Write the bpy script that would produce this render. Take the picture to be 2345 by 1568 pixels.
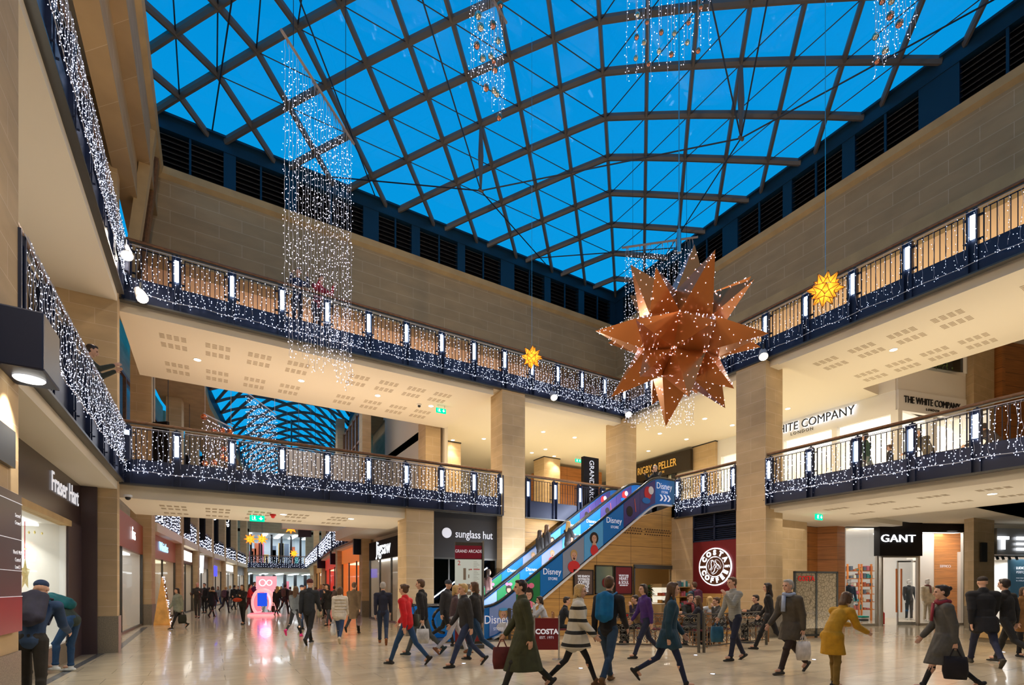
import bpy, bmesh, math, random
from mathutils import Vector, Matrix, noise
random.seed(7)
for o in list(bpy.data.objects): bpy.data.objects.remove(o)
S = bpy.context.scene
COL = S.collection
PI = math.pi

# ---------------------------------------------------------------- camera, sky, exposure
FPX, CX, Y0, CAMH = 1150.0, 1172.5, 1345.0, 1.6
YAW = math.radians(30.9)
FWD = (math.sin(YAW), math.cos(YAW)); RGT = (math.cos(YAW), -math.sin(YAW))
CAM = (-15.21, -16.01)
cd = bpy.data.cameras.new('camera'); cam = bpy.data.objects.new('camera', cd); COL.objects.link(cam)
cam.location = (CAM[0], CAM[1], CAMH); cam.rotation_euler = (PI/2, 0, -YAW)
cd.sensor_width = 36; cd.lens = FPX/2345*36; cd.shift_y = (Y0-784)/2345; cd.clip_start = .05; cd.clip_end = 300
S.camera = cam
S.view_settings.view_transform = 'Standard'; S.view_settings.look = 'None'
S.view_settings.exposure = 0.0; S.view_settings.gamma = 1.0; S.view_settings.use_curve_mapping = False
W = bpy.data.worlds.new('dusk_sky'); S.world = W; W.use_nodes = True
nt = W.node_tree; nt.nodes.clear()
out = nt.nodes.new('ShaderNodeOutputWorld'); bg = nt.nodes.new('ShaderNodeBackground')
tc = nt.nodes.new('ShaderNodeTexCoord'); sp = nt.nodes.new('ShaderNodeSeparateXYZ'); rp = nt.nodes.new('ShaderNodeValToRGB')
nt.links.new(tc.outputs['Generated'], sp.inputs[0]); nt.links.new(sp.outputs['Z'], rp.inputs[0])
rp.color_ramp.elements[0].position = 0.25; rp.color_ramp.elements[0].color = (.004, .40, .86, 1)
rp.color_ramp.elements[1].position = 0.8; rp.color_ramp.elements[1].color = (.0, .27, .70, 1)
nt.links.new(rp.outputs[0], bg.inputs[0]); nt.links.new(bg.outputs[0], out.inputs[0]); bg.inputs[1].default_value = 1.0
cy = S.cycles
cy.max_bounces = 7; cy.diffuse_bounces = 4; cy.glossy_bounces = 3; cy.transmission_bounces = 5; cy.transparent_max_bounces = 12
cy.sample_clamp_indirect = 4.0; cy.caustics_reflective = False; cy.caustics_refractive = False

def light(kind, loc, energy, color=(1, .85, .65), size=.3, rot=(0, 0, 0), spot=None, size_y=None, parent=None, blend=.6, name='lamp_or_fill_light'):
    l = bpy.data.lights.new(name, kind); l.energy = energy; l.color = color
    if kind == 'AREA':
        l.size = size
        if size_y: l.shape = 'RECTANGLE'; l.size_y = size_y
    elif kind == 'SPOT': l.spot_size = math.radians(spot or 90); l.spot_blend = blend; l.shadow_soft_size = size
    else: l.shadow_soft_size = size
    o = bpy.data.objects.new(name, l); COL.objects.link(o); o.location = loc; o.rotation_euler = rot
    if parent:
        o.parent = parent; o.location = Vector(loc) - parent.location
    return o
def aim(frm, to):
    d = Vector(to) - Vector(frm); return d.to_track_quat('-Z', 'Y').to_euler()
WARM = (1, .80, .55); SOFT = (1, .88, .72); COOL = (.82, .9, 1)
# rows of ceiling lamps over the walkways and shops, floodlights on the beams, plus added soffit uplights and wall fill spots
UP = (PI, 0, 0)
PEACH = (1, .74, .52); YEL = (1, .84, .52)
light('AREA', (-3.0, 4.2, 8.85), 110, WARM, 6, size_y=6)
light('AREA', (3.6, -6.5, 8.6), 90, WARM, 5, size_y=12)
light('AREA', (2.4, -7.5, 3.85), 120, SOFT, 4, size_y=10)
light('AREA', (-12, 2.2, 3.85), 100, WARM, 9, size_y=3)
light('AREA', (-12, 2.4, 8.6), 70, WARM, 9, size_y=4)
for loc, e, c, sx_, sy_ in [((-11.6, 2.3, 5.1), 330, PEACH, 9.5, 3.2), ((2.4, -12, 5.0), 260, WARM, 3.2, 9), ((.5, 4.6, 5.0), 360, YEL, 11, 6), ((3.6, -3.8, 5.0), 110, YEL, 5, 4),
                            ((-12.5, 1.8, .3), 190, SOFT, 7, 2.6), ((2.4, -10, .3), 200, SOFT, 3, 8), ((-9, 4.6, 9.8), 170, PEACH, 14, 1.6), ((3.9, -8, 9.8), 210, YEL, 1.8, 14), ((-18.3, -5, 5.0), 60, SOFT, 1.2, 5), ((-18.3, -5, 9.8), 50, WARM, 1.2, 5)]:
    light('AREA', loc, e*.62, c, sx_, UP, size_y=sy_)  # added upward fill that brightens the soffits, not real fittings
for x, y, z, tx, ty, tz, e in [(-6.2, -.6, 9.0, -8, -8, 0, 2300), (-3.5, -.7, 8.9, -5, -7, 0, 2300), (-.5, -.9, 8.9, -3, -9, 0, 2000), (-.6, -6.6, 8.9, -7, -12, 0, 2400),
                               (-17.0, -.6, 9.6, -12, -8, 0, 2200), (-16.9, -.6, 10.0, -12, -6, 0, 1500), (-.6, -13, 8.9, -9, -12, 0, 2400), (-16.6, -12, 9, -10, -9, 0, 2400),
                               (-15.8, -13, 10.2, -6, 2.6, 13.0, 2600), (-16.5, -7, 10.2, 2, -3, 13.0, 2200), (-15.5, -17, 10.2, 2, -10, 13.2, 2000), (-3, -17, 10.2, -12, 2.6, 13, 2200), (-1.5, -15, 9.5, -17, -4, 8, 1500)]:
    light('SPOT', (x, y, z), e*(.42 if tz == 0 else .30), (1, .80, .58), .15, aim((x, y, z), (tx, ty, tz)), spot=115)  # the spots aimed high are added fill to warm the upper walls

# ---------------------------------------------------------------- helpers
def G(px, py, z=0.0):
    """floor (or level z) point that sits under a spot of the photograph"""
    Y = FPX*(z-CAMH)/(Y0-py); X = (px-CX)/FPX*Y
    return (CAM[0]+X*RGT[0]+Y*FWD[0], CAM[1]+X*RGT[1]+Y*FWD[1])
def GD(px, Y):
    X = (px-CX)/FPX*Y
    return (CAM[0]+X*RGT[0]+Y*FWD[0], CAM[1]+X*RGT[1]+Y*FWD[1])
def on_y(px, y):
    k = (px-CX)/FPX; d = (k*RGT[0]+FWD[0], k*RGT[1]+FWD[1]); Y = (y-CAM[1])/d[1]; return CAM[0]+d[0]*Y
def on_x(px, x):
    k = (px-CX)/FPX; d = (k*RGT[0]+FWD[0], k*RGT[1]+FWD[1]); Y = (x-CAM[0])/d[0]; return CAM[1]+d[1]*Y

class MB:
    def __init__(s): s.v = []; s.f = []; s.m = []
    def add(s, vs, fs, mi=0):
        n = len(s.v); s.v += [tuple(v) for v in vs]; s.f += [tuple(i+n for i in f) for f in fs]; s.m += [mi]*len(fs); return s
    def box(s, a, b, mi=0):
        x0, y0, z0 = [min(a[i], b[i]) for i in range(3)]; x1, y1, z1 = [max(a[i], b[i]) for i in range(3)]
        return s.add([(x0,y0,z0),(x1,y0,z0),(x1,y1,z0),(x0,y1,z0),(x0,y0,z1),(x1,y0,z1),(x1,y1,z1),(x0,y1,z1)],
                     [(0,3,2,1),(4,5,6,7),(0,1,5,4),(1,2,6,5),(2,3,7,6),(3,0,4,7)], mi)
    def obox(s, p, q, w, z0, z1, mi=0, off=0.0):
        """box along plan line p->q, thickness w (centred + off to the left), z0..z1"""
        d = Vector((q[0]-p[0], q[1]-p[1])); d.normalize(); n = Vector((-d[1], d[0]))
        a = [(p[0]+n[0]*(off-w/2), p[1]+n[1]*(off-w/2)), (q[0]+n[0]*(off-w/2), q[1]+n[1]*(off-w/2)),
             (q[0]+n[0]*(off+w/2), q[1]+n[1]*(off+w/2)), (p[0]+n[0]*(off+w/2), p[1]+n[1]*(off+w/2))]
        return s.prism(a, z0, z1, mi)
    def prism(s, poly, z0, z1, mi=0):
        n = len(poly)
        vs = [(x, y, z0) for x, y in poly] + [(x, y, z1) for x, y in poly]
        fs = [tuple(range(n-1, -1, -1)), tuple(range(n, 2*n))] + [(i, (i+1) % n, (i+1) % n+n, i+n) for i in range(n)]
        return s.add(vs, fs, mi)
    def plate(s, pts, thick, mi=0):
        """polygon in space given thickness along its normal"""
        P = [Vector(p) for p in pts]; nrm = (P[1]-P[0]).cross(P[2]-P[0]).normalized()*thick; n = len(P)
        vs = [tuple(p) for p in P]+[tuple(p+nrm) for p in P]
        return s.add(vs, [tuple(range(n-1, -1, -1)), tuple(range(n, 2*n))]+[(i, (i+1) % n, (i+1) % n+n, i+n) for i in range(n)], mi)
    def tube(s, pts, r, n=6, mi=0, closed=False, r2=None):
        P = [Vector(p) for p in pts]; rings = []
        k = len(P)
        for i, p in enumerate(P):
            if closed: t = P[(i+1) % k]-P[i-1]
            else: t = P[min(i+1, k-1)]-P[max(i-1, 0)]
            if t.length < 1e-9: t = Vector((0, 0, 1))
            t.normalize(); u = t.cross(Vector((0, 0, 1)))
            if u.length < .05: u = t.cross(Vector((1, 0, 0)))
            u.normalize(); w = t.cross(u)
            rr = r if r2 is None else r+(r2-r)*i/max(1, k-1)
            rings.append([p+(u*math.cos(a)+w*math.sin(a))*rr for a in [2*PI*j/n for j in range(n)]])
        vs = [v for rg in rings for v in rg]; fs = []
        for i in range(k if closed else k-1):
            a = i*n; b = ((i+1) % k)*n
            fs += [(a+j, a+(j+1) % n, b+(j+1) % n, b+j) for j in range(n)]
        if not closed: fs += [tuple(range(n-1, -1, -1)), tuple(range((k-1)*n, k*n))]
        return s.add(vs, fs, mi)
    def lathe(s, prof, c, n=16, mi=0):
        vs = []; fs = []; k = len(prof)
        for r, z in prof: vs += [(c[0]+r*math.cos(2*PI*j/n), c[1]+r*math.sin(2*PI*j/n), c[2]+z) for j in range(n)]
        for i in range(k-1): fs += [(i*n+j, i*n+(j+1) % n, (i+1)*n+(j+1) % n, (i+1)*n+j) for j in range(n)]
        fs += [tuple(range(n-1, -1, -1)), tuple(range((k-1)*n, k*n))]
        return s.add(vs, fs, mi)
    def ball(s, c, r, n=8, mi=0, sc=(1, 1, 1)):
        prof = [(math.sin(PI*i/n)*r, -math.cos(PI*i/n)*r) for i in range(n+1)]
        vs = []; k = len(prof); m = n+2
        for rr, z in prof: vs += [(c[0]+max(rr, 1e-4)*math.cos(2*PI*j/m)*sc[0], c[1]+max(rr, 1e-4)*math.sin(2*PI*j/m)*sc[1], c[2]+z*sc[2]) for j in range(m)]
        fs = []
        for i in range(k-1): fs += [(i*m+j, i*m+(j+1) % m, (i+1)*m+(j+1) % m, (i+1)*m+j) for j in range(m)]
        return s.add(vs, fs, mi)
    def octa(s, c, r, h, mi=0):
        x, y, z = c
        return s.add([(x+r,y,z),(x,y+r,z),(x-r,y,z),(x,y-r,z),(x,y,z+h),(x,y,z-h)], [(0,1,4),(1,2,4),(2,3,4),(3,0,4),(1,0,5),(2,1,5),(3,2,5),(0,3,5)], mi)
    def build(s, name, mats, parent=None, smooth=False, world=True, kind=None, bevel=0):
        me = bpy.data.meshes.new(name)
        off = Vector((0, 0, 0))
        o = bpy.data.objects.new(name, me)
        if parent is not None:
            o.parent = parent
            if world:
                off = world_loc(parent); 
                s.v = [(v[0]-off[0], v[1]-off[1], v[2]-off[2]) for v in s.v]
        me.from_pydata(s.v, [], s.f)
        for m in (mats if isinstance(mats, (list, tuple)) else [mats]): me.materials.append(m)
        for p, mi in zip(me.polygons, s.m): p.material_index = mi; p.use_smooth = smooth
        me.update(); COL.objects.link(o)
        if bevel:
            b = o.modifiers.new('bevel', 'BEVEL'); b.width = bevel; b.segments = 2; b.limit_method = 'ANGLE'
        if kind: o['kind'] = kind
        return o
def world_loc(o):
    v = Vector((0, 0, 0))
    while o is not None: v += o.location; o = o.parent
    return v
def tag(o, label, cat, group=None, kind=None):
    o['label'] = label; o['category'] = cat
    if group: o['group'] = group
    if kind: o['kind'] = kind
    return o
def thing(name, label, cat, loc=(0, 0, 0), rz=0, group=None):
    o = bpy.data.objects.new(name, None); COL.objects.link(o); o.location = loc; o.rotation_euler = (0, 0, rz); o.empty_display_size = .1
    return tag(o, label, cat, group)
def copy_tree(o, parent=None):
    c = o.copy(); COL.objects.link(c); c.parent = parent
    for ch in list(o.children): copy_tree(ch, c)
    return c
def struct(mb, name, mats, smooth=False): return mb.build(name, mats, kind='structure', smooth=smooth)
def text_mesh(txt, size, depth=.01, sx=1.0, spacing=1.0, bold=0.0, align='CENTER'):
    cu = bpy.data.curves.new('lettering', 'FONT'); cu.body = txt; cu.size = size; cu.extrude = depth/2; cu.space_character = spacing
    cu.align_x = align; cu.align_y = 'CENTER'; cu.offset = bold; cu.resolution_u = 3
    o = bpy.data.objects.new('lettering', cu); COL.objects.link(o)
    dg = bpy.context.evaluated_depsgraph_get(); me = bpy.data.meshes.new_from_object(o.evaluated_get(dg))
    bpy.data.objects.remove(o); bpy.data.curves.remove(cu)
    if sx != 1.0:
        for v in me.vertices: v.co.x *= sx
    return me
def text(name, txt, size, origin, right, mat_, parent=None, up=(0, 0, 1), depth=.02, sx=1.0, spacing=1.0, bold=0.0, align='CENTER', label=None):
    me = text_mesh(txt, size, depth, sx, spacing, bold, align); me.materials.clear(); me.materials.append(mat_)
    r = Vector(right).normalized(); u = Vector(up).normalized(); n = r.cross(u)
    M = Matrix.Translation(Vector(origin)) @ Matrix(((r[0],u[0],n[0]),(r[1],u[1],n[1]),(r[2],u[2],n[2]))).to_4x4()
    if parent is not None: M = Matrix.Translation(-world_loc(parent)) @ M
    me.transform(M)
    o = bpy.data.objects.new(name, me); COL.objects.link(o)
    if parent is not None: o.parent = parent
    if label: o['label'] = label
    return o

# ---------------------------------------------------------------- materials
def mat(name, col, rough=.6, metal=0.0, emit=None, es=1.0, noise_amt=0.0, noise_scale=6, bump=0.0, spec=.5, coat=0.0, alpha=None, trans=0.0, ior=1.45, sample=True):
    m = bpy.data.materials.new(name); m.use_nodes = True; t = m.node_tree; b = t.nodes['Principled BSDF']
    b.inputs['Base Color'].default_value = (*col, 1); b.inputs['Roughness'].default_value = rough; b.inputs['Metallic'].default_value = metal
    b.inputs['Specular IOR Level'].default_value = spec; b.inputs['Coat Weight'].default_value = coat; b.inputs['IOR'].default_value = ior
    if trans: b.inputs['Transmission Weight'].default_value = trans
    if emit: b.inputs['Emission Color'].default_value = (*emit, 1); b.inputs['Emission Strength'].default_value = es
    if noise_amt or bump:
        c = t.nodes.new('ShaderNodeTexCoord'); n = t.nodes.new('ShaderNodeTexNoise'); n.inputs['Scale'].default_value = noise_scale; n.inputs['Detail'].default_value = 4
        t.links.new(c.outputs['Object'], n.inputs['Vector'])
        if noise_amt:
            mx = t.nodes.new('ShaderNodeMix'); mx.data_type = 'RGBA'; mx.blend_type = 'MULTIPLY'; mx.inputs['Factor'].default_value = 1
            r = t.nodes.new('ShaderNodeMapRange'); r.inputs['From Min'].default_value = .3; r.inputs['From Max'].default_value = .7
            r.inputs['To Min'].default_value = 1-noise_amt; r.inputs['To Max'].default_value = 1+noise_amt*.4
            t.links.new(n.outputs['Fac'], r.inputs['Value']); mx.inputs['A'].default_value = (*col, 1); t.links.new(r.outputs[0], mx.inputs['B']); t.links.new(mx.outputs['Result'], b.inputs['Base Color'])
        if bump:
            bp = t.nodes.new('ShaderNodeBump'); bp.inputs['Strength'].default_value = bump; bp.inputs['Distance'].default_value = .02
            t.links.new(n.outputs['Fac'], bp.inputs['Height']); t.links.new(bp.outputs[0], b.inputs['Normal'])
    if not sample:
        try: m.cycles.emission_sampling = 'NONE'
        except Exception: pass
    return m
def emat(name, col, st, sample=True):
    m = bpy.data.materials.new(name); m.use_nodes = True; t = m.node_tree; t.nodes.clear()
    o = t.nodes.new('ShaderNodeOutputMaterial'); e = t.nodes.new('ShaderNodeEmission'); e.inputs[0].default_value = (*col, 1); e.inputs[1].default_value = st
    t.links.new(e.outputs[0], o.inputs[0])
    if not sample:
        try: m.cycles.emission_sampling = 'NONE'
        except Exception: pass
    return m
def coursed(name, c1, c2, mortar, bw, bh, ms=.008, rough=.75, offset=.5, grain=.35, flat=False, msm=.1, coat=0.0, vary=.5, bump=.15, wood=False):
    """ashlar, panels or floor tiles from the brick texture in world metres"""
    m = bpy.data.materials.new(name); m.use_nodes = True; t = m.node_tree; b = t.nodes['Principled BSDF']
    L = t.links.new; N = t.nodes.new
    c = N('ShaderNodeTexCoord'); s = N('ShaderNodeSeparateXYZ'); L(c.outputs['Object'], s.inputs[0]); cm = N('ShaderNodeCombineXYZ')
    if flat: L(s.outputs['X'], cm.inputs[0]); L(s.outputs['Y'], cm.inputs[1])
    else:
        a = N('ShaderNodeMath'); a.operation = 'ADD'; L(s.outputs['X'], a.inputs[0]); L(s.outputs['Y'], a.inputs[1]); L(a.outputs[0], cm.inputs[0]); L(s.outputs['Z'], cm.inputs[1])
    br = N('ShaderNodeTexBrick'); L(cm.outputs[0], br.inputs['Vector']); br.inputs['Scale'].default_value = 1
    br.inputs['Brick Width'].default_value = bw; br.inputs['Row Height'].default_value = bh; br.inputs['Mortar Size'].default_value = ms; br.inputs['Mortar Smooth'].default_value = msm
    br.offset = offset; br.inputs['Color1'].default_value = (*c1, 1); br.inputs['Color2'].default_value = (*c2, 1); br.inputs['Mortar'].default_value = (*mortar, 1)
    n = N('ShaderNodeTexNoise'); n.inputs['Scale'].default_value = 2.2; n.inputs['Detail'].default_value = 5
    mp = N('ShaderNodeMapping'); L(c.outputs['Object'], mp.inputs[0]); L(mp.outputs[0], n.inputs['Vector'])
    mp.inputs['Scale'].default_value = (.6, .6, 9 if wood else 1.6) if not flat else (1, 1.6, 1)
    mx = N('ShaderNodeMix'); mx.data_type = 'RGBA'; mx.blend_type = 'MULTIPLY'; mx.inputs['Factor'].default_value = 1
    r = N('ShaderNodeMapRange'); r.inputs['From Min'].default_value = .3; r.inputs['From Max'].default_value = .7; r.inputs['To Min'].default_value = 1-grain; r.inputs['To Max'].default_value = 1+grain*.25
    L(n.outputs['Fac'], r.inputs['Value']); L(br.outputs['Color'], mx.inputs['A']); L(r.outputs[0], mx.inputs['B']); L(mx.outputs['Result'], b.inputs['Base Color'])
    b.inputs['Roughness'].default_value = rough; b.inputs['Coat Weight'].default_value = coat
    if bump:
        bp = N('ShaderNodeBump'); bp.inputs['Strength'].default_value = bump; bp.inputs['Distance'].default_value = .01; bp.invert = True
        L(br.outputs['Fac'], bp.inputs['Height']); L(bp.outputs[0], b.inputs['Normal'])
    return m
M = {}
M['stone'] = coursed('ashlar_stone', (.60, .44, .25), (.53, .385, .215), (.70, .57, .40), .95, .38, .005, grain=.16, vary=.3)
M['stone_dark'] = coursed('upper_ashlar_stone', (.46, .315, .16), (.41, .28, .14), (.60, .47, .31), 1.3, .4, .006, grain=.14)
M['coping'] = mat('stone_coping', (.52, .36, .17), .7, noise_amt=.15, noise_scale=2)
M['granite'] = mat('granite', (.27, .23, .17), .35, noise_amt=.5, noise_scale=60)
M['floor'] = coursed('polished_limestone_tiles', (.66, .56, .40), (.60, .50, .35), (.36, .30, .21), 1.2, .6, .005, rough=.17, flat=True, grain=.14, coat=.2, bump=0)
M['floor_strip'] = mat('dark_floor_strip', (.12, .13, .14), .2)
M['plaster'] = mat('cream_plaster', (.78, .72, .60), .85)
M['plaster_peach'] = mat('peach_plaster', (.80, .56, .38), .85)
M['plaster_white'] = mat('white_plaster', (.80, .78, .73), .8)
M['slot'] = mat('ceiling_slot', (.42, .34, .24), .9)
M['navy'] = mat('navy_painted_steel', (.014, .022, .055), .38, .2)
M['navy_dark'] = mat('dark_navy_steel', (.008, .012, .03), .35, .3)
M['timber'] = mat('timber_handrail', (.22, .10, .04), .4, noise_amt=.3, noise_scale=12)
M['wood'] = coursed('honey_timber_panels', (.62, .36, .11), (.56, .32, .095), (.10, .05, .02), 1.6, .62, .008, rough=.45, offset=0, grain=.25, wood=True)
M['wood_red'] = coursed('cherry_timber_panels', (.48, .19, .055), (.42, .165, .045), (.10, .04, .02), 1.2, .55, .008, rough=.45, offset=0, grain=.3, wood=True)
M['roof_steel'] = mat('taupe_roof_steel', (.13, .11, .095), .5, .2)
M['cable'] = mat('dark_steel_cable', (.03, .035, .05), .5, .5)
M['louvre'] = mat('black_louvre', (.006, .007, .012), .5)
M['louvre_frame'] = mat('blue_black_cladding', (.006, .035, .075), .45)
M['black'] = mat('black', (.012, .012, .014), .45)
M['fascia_brown'] = mat('dark_brown_fascia', (.045, .028, .028), .3)
M['steel'] = mat('brushed_steel', (.55, .55, .55), .25, 1)
M['dark_steel'] = mat('dark_grey_steel', (.09, .09, .085), .35, .6)
M['rubber'] = mat('black_rubber_handrail', (.012, .012, .014), .25)
M['led'] = emat('cool_white_led', (.70, .76, 1.0), 7, sample=False)
M['led_strip'] = emat('led_strip', (.66, .82, 1.0), 7)
M['led_star'] = emat('star_led', (.84, .78, 1.0), 7, sample=False)
M['wire'] = mat('clear_wire', (.55, .57, .66), .4)
M['down'] = emat('downlight_lens', (1, .9, .7), 12)
M['white_e'] = emat('lit_white_letters', (.92, .95, 1), 2.2)
M['warm_e'] = emat('lit_warm_white', (1, .93, .8), 3)
M['shop_white'] = emat('shop_interior_white', (1, .98, .93), 2.0)
M['shop_warm'] = emat('shop_interior_warm', (1, .80, .50), 1.5)
M['white'] = mat('white_paint', (.85, .85, .84), .5)
M['offwhite'] = mat('faint_glow_white_letters', (.75, .76, .82), .5, emit=(.75, .76, .85), es=.35)  # slight glow of its own added to plain white lettering
M['red'] = mat('red_plastic', (.6, .02, .02), .4)
M['maroon'] = mat('maroon_panel', (.16, .008, .012), .4)
M['green_e'] = emat('exit_sign_green', (.0, .75, .35), 1.6)
M['gold'] = mat('gold_letters', (.75, .42, .08), .35, .7, emit=(.8, .45, .1), es=.4)
def glass(name, tint=(1, 1, 1), gloss=.08):
    m = bpy.data.materials.new(name); m.use_nodes = True; t = m.node_tree; t.nodes.clear()
    o = t.nodes.new('ShaderNodeOutputMaterial'); a = t.nodes.new('ShaderNodeBsdfTransparent'); g = t.nodes.new('ShaderNodeBsdfGlossy'); x = t.nodes.new('ShaderNodeMixShader')
    a.inputs[0].default_value = (*tint, 1); g.inputs['Roughness'].default_value = .03; x.inputs[0].default_value = gloss
    t.links.new(a.outputs[0], x.inputs[1]); t.links.new(g.outputs[0], x.inputs[2]); t.links.new(x.outputs[0], o.inputs[0]); return m
M['glass'] = glass('clear_glass'); M['roof_glass'] = glass('roof_glass', (.97, .99, 1), .02)
# ---------------------------------------------------------------- floor and large structure
b = MB(); b.box((-32, -22, -.3), (32, 90, 0)); struct(b, 'floor', M['floor'])
b = MB(); b.obox((-17.72, -9.5), (-17.5, -.42), .14, .001, .004); b.obox((-17.3, 0), (-17.5, 9.0), .16, .001, .004); struct(b, 'trim_1', M['floor_strip'])
# slabs ----------------------------------------------------------
b = MB(); b.box((-17.25, .12, 8.65), (-6.35, 4.6, 9.36)); struct(b, 'ceiling_bridge_upper', M['plaster'])
b = MB(); b.box((-6.35, .12, 8.95), (8.2, 13.5, 9.36)); b.box((.12, -6.75, 8.95), (8.2, .12, 9.36)); b.box((-6.05, .12, 8.66), (-.1, .55, 8.95)); b.box((.12, -6.75, 8.66), (.6, .0, 8.95)); struct(b, 'ceiling_lobby', M['plaster'])
b = MB(); b.box((.12, -24, 8.62), (4.5, -6.75, 9.36)); struct(b, 'ceiling_right_upper', M['plaster'])
b = MB(); b.box((-17.25, .12, 3.9), (-9.2, 3.55, 4.72)); struct(b, 'ceiling_bridge_lower', M['plaster'])
b = MB(); b.box((-9.2, .12, 4.25), (9, 13.5, 4.75)); b.box((.12, -2.75, 4.25), (9, .12, 4.75)); struct(b, 'ceiling_lobby_lower', M['plaster'])
b = MB(); b.box((.12, -24, 4.0), (4.4, -6.6, 4.72)); b.box((.12, -6.6, 4.12), (9, -2.75, 4.74)); b.box((4.4, -24, 4.3), (20, -6.6, 4.72)); struct(b, 'ceiling_right_lower', M['plaster'])
b = MB(); b.box((-20, -24, 8.65), (-17.2, -.42, 9.36)); struct(b, 'ceiling_left_upper', M['plaster'])
b = MB(); b.box((-20, -24, 4.02), (-17.2, -.42, 4.72)); struct(b, 'ceiling_left_lower', M['plaster'])
b = MB(); b.box((-17.2, 3.25, 11.7), (9.5, 9, 11.9)); b.box((2.55, -24, 11.7), (9.5, 3.25, 11.9)); struct(b, 'ceiling_top_walkway', M['plaster_peach'])
# upper stone walls, copings, louvred clerestory -------------------
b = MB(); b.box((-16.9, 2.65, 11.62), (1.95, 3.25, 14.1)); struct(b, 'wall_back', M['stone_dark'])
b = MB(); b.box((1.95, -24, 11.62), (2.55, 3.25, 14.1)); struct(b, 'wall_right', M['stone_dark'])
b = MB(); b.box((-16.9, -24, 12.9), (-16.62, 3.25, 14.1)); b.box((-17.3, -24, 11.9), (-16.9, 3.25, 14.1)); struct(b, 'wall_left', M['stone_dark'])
def coping(name, pts):
    mb = MB(); prof = [(0, 0), (-.12, .1), (-.16, .3), (.35, .3), (.35, 0)]
    (p, q, n) = pts
    vs = []
    for base in (p, q): vs += [(base[0]-n[0]*a, base[1]-n[1]*a, 14.1+z) for a, z in prof]
    k = len(prof); mb.add(vs, [(i, (i+1) % k, (i+1) % k+k, i+k) for i in range(k)]+[tuple(range(k)), tuple(range(2*k-1, k-1, -1))]); return struct(mb, name, M['coping'])
coping('trim_2', ((-16.62, 2.65), (1.95, 2.65), (0, -1)))
coping('trim_3', ((1.95, 2.65), (1.95, -24), (-1, 0)))
coping('trim_4', ((-16.62, -24), (-16.62, 2.65), (1, 0)))
# thin band low on the stone walls
b = MB(); b.box((-16.6, 2.56, 11.62), (-8.6, 2.65, 11.95)); b.box((-7.6, 2.56, 11.62), (1.86, 2.65, 11.95)); b.box((1.86, -24, 11.62), (1.95, 2.56, 11.95)); struct(b, 'trim_5', M['coping'])
def louvre_run(name, label, along, fixed, a0, a1, panels):
    t = thing(name, label, 'louvre', (0, 0, 14.4))
    def P(s, d, z): return (s, fixed+d, z) if along == 'x' else (fixed+d, s, z)
    f = MB(); f.box(P(a0, .25, 14.4), P(a1, .3, 16.1)); f.build('backing', M['louvre'], t)
    f = MB(); f.box(P(a0, -.02, 15.75), P(a1, .25, 16.15)); f.box(P(a0, -.12, 16.15), P(a1, .3, 16.22)); f.build('top_band', M['louvre_frame'], t)
    for (u, v) in panels:
        f = MB(); f.box(P(u, 0, 14.4), P(v, .25, 15.78)); f.build('cladding_panel', M['louvre_frame'], t)
    edges = sorted([e for p in panels for e in p]); f = MB(); g = MB()
    spans = []; cur = a0
    for (u, v) in sorted(panels):
        if u-cur > .4: spans.append((cur, u))
        cur = max(cur, v)
    if a1-cur > .4: spans.append((cur, a1))
    for (u, v) in spans:
        m = MB()
        for k in range(8):
            z = 14.45+k*.165
            a_, b_ = P(u, 0, 0), P(v, 0, 0)
            pts = [P(u, .04, z), P(v, .04, z), P(v, .22, z+.11), P(u, .22, z+.11)]
            m.plate(pts, .02)
        m.build('louvre_blades', M['louvre'], t)
        mid = (u+v)/2; f = MB(); f.box(P(mid-.03, 0, 14.4), P(mid+.03, .06, 15.75)); f.build('mullion', M['louvre_frame'], t)
louvre_run('louvre_screen', 'black louvred clerestory band with blue-black cladding over the bridge, under the glass roof', 'x', 2.8, -16.95, 2.05,
           [(-16.95, -16.7), (-14.87, -14.52), (-13.04, -12.66), (-10.38, -9.8), (-8.51, -8.17), (-6.55, -6.21), (-4.51, -3.83), (-2.23, -1.89), (-.27, .07), (1.72, 2.05)])
louvre_run('louvre_screen', 'black louvred clerestory band above the stone wall on the right', 'y', 2.05, -24, 2.8,
           [(2.3, 2.8), (.1, .45), (-1.83, -1.16), (-3.96, -3.3), (-6.05, -5.73), (-8.04, -7.67), (-10.6, -9.69), (-13.2, -12.5)])
# left upper facade: stone piers, timber frames ---------------------
b = MB(); b.box((-19.2, -.42, 0), (-17.57, .15, 14.1)); b.box((-17.57, -.42, 0), (-17.2, -.05, 14.1)); b.box((-17.75, -.05, 4.6), (-17.3, .35, 12)); b.box((-19.2, .15, 8.5), (-17.6, 2.5, 14.0)); struct(b, 'wall_left_pilaster', M['stone'])
b = MB(); b.box((-17.62, -.45, 0), (-17.17, -.02, .9)); b.build('trim_6', M['granite'], kind='structure')
b = MB(); b.box((-21, -24, 0), (-17.1, -8.2, 14.1)); struct(b, 'wall_left_pier', M['stone'])
b = MB(); b.box((-21, -24, 0), (-17.08, -8.18, .88)); struct(b, 'trim_7', M['granite'])
b = MB(); b.box((-20.2, -8.2, 4.7), (-20, -.42, 14.1)); b.box((-18.9, -3.2, 9.3), (-18.3, -2.2, 14.1)); b.box((-18.9, -6.6, 9.3), (-18.3, -5.8, 14.1)); struct(b, 'wall_left_inner', M['stone'])
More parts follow.
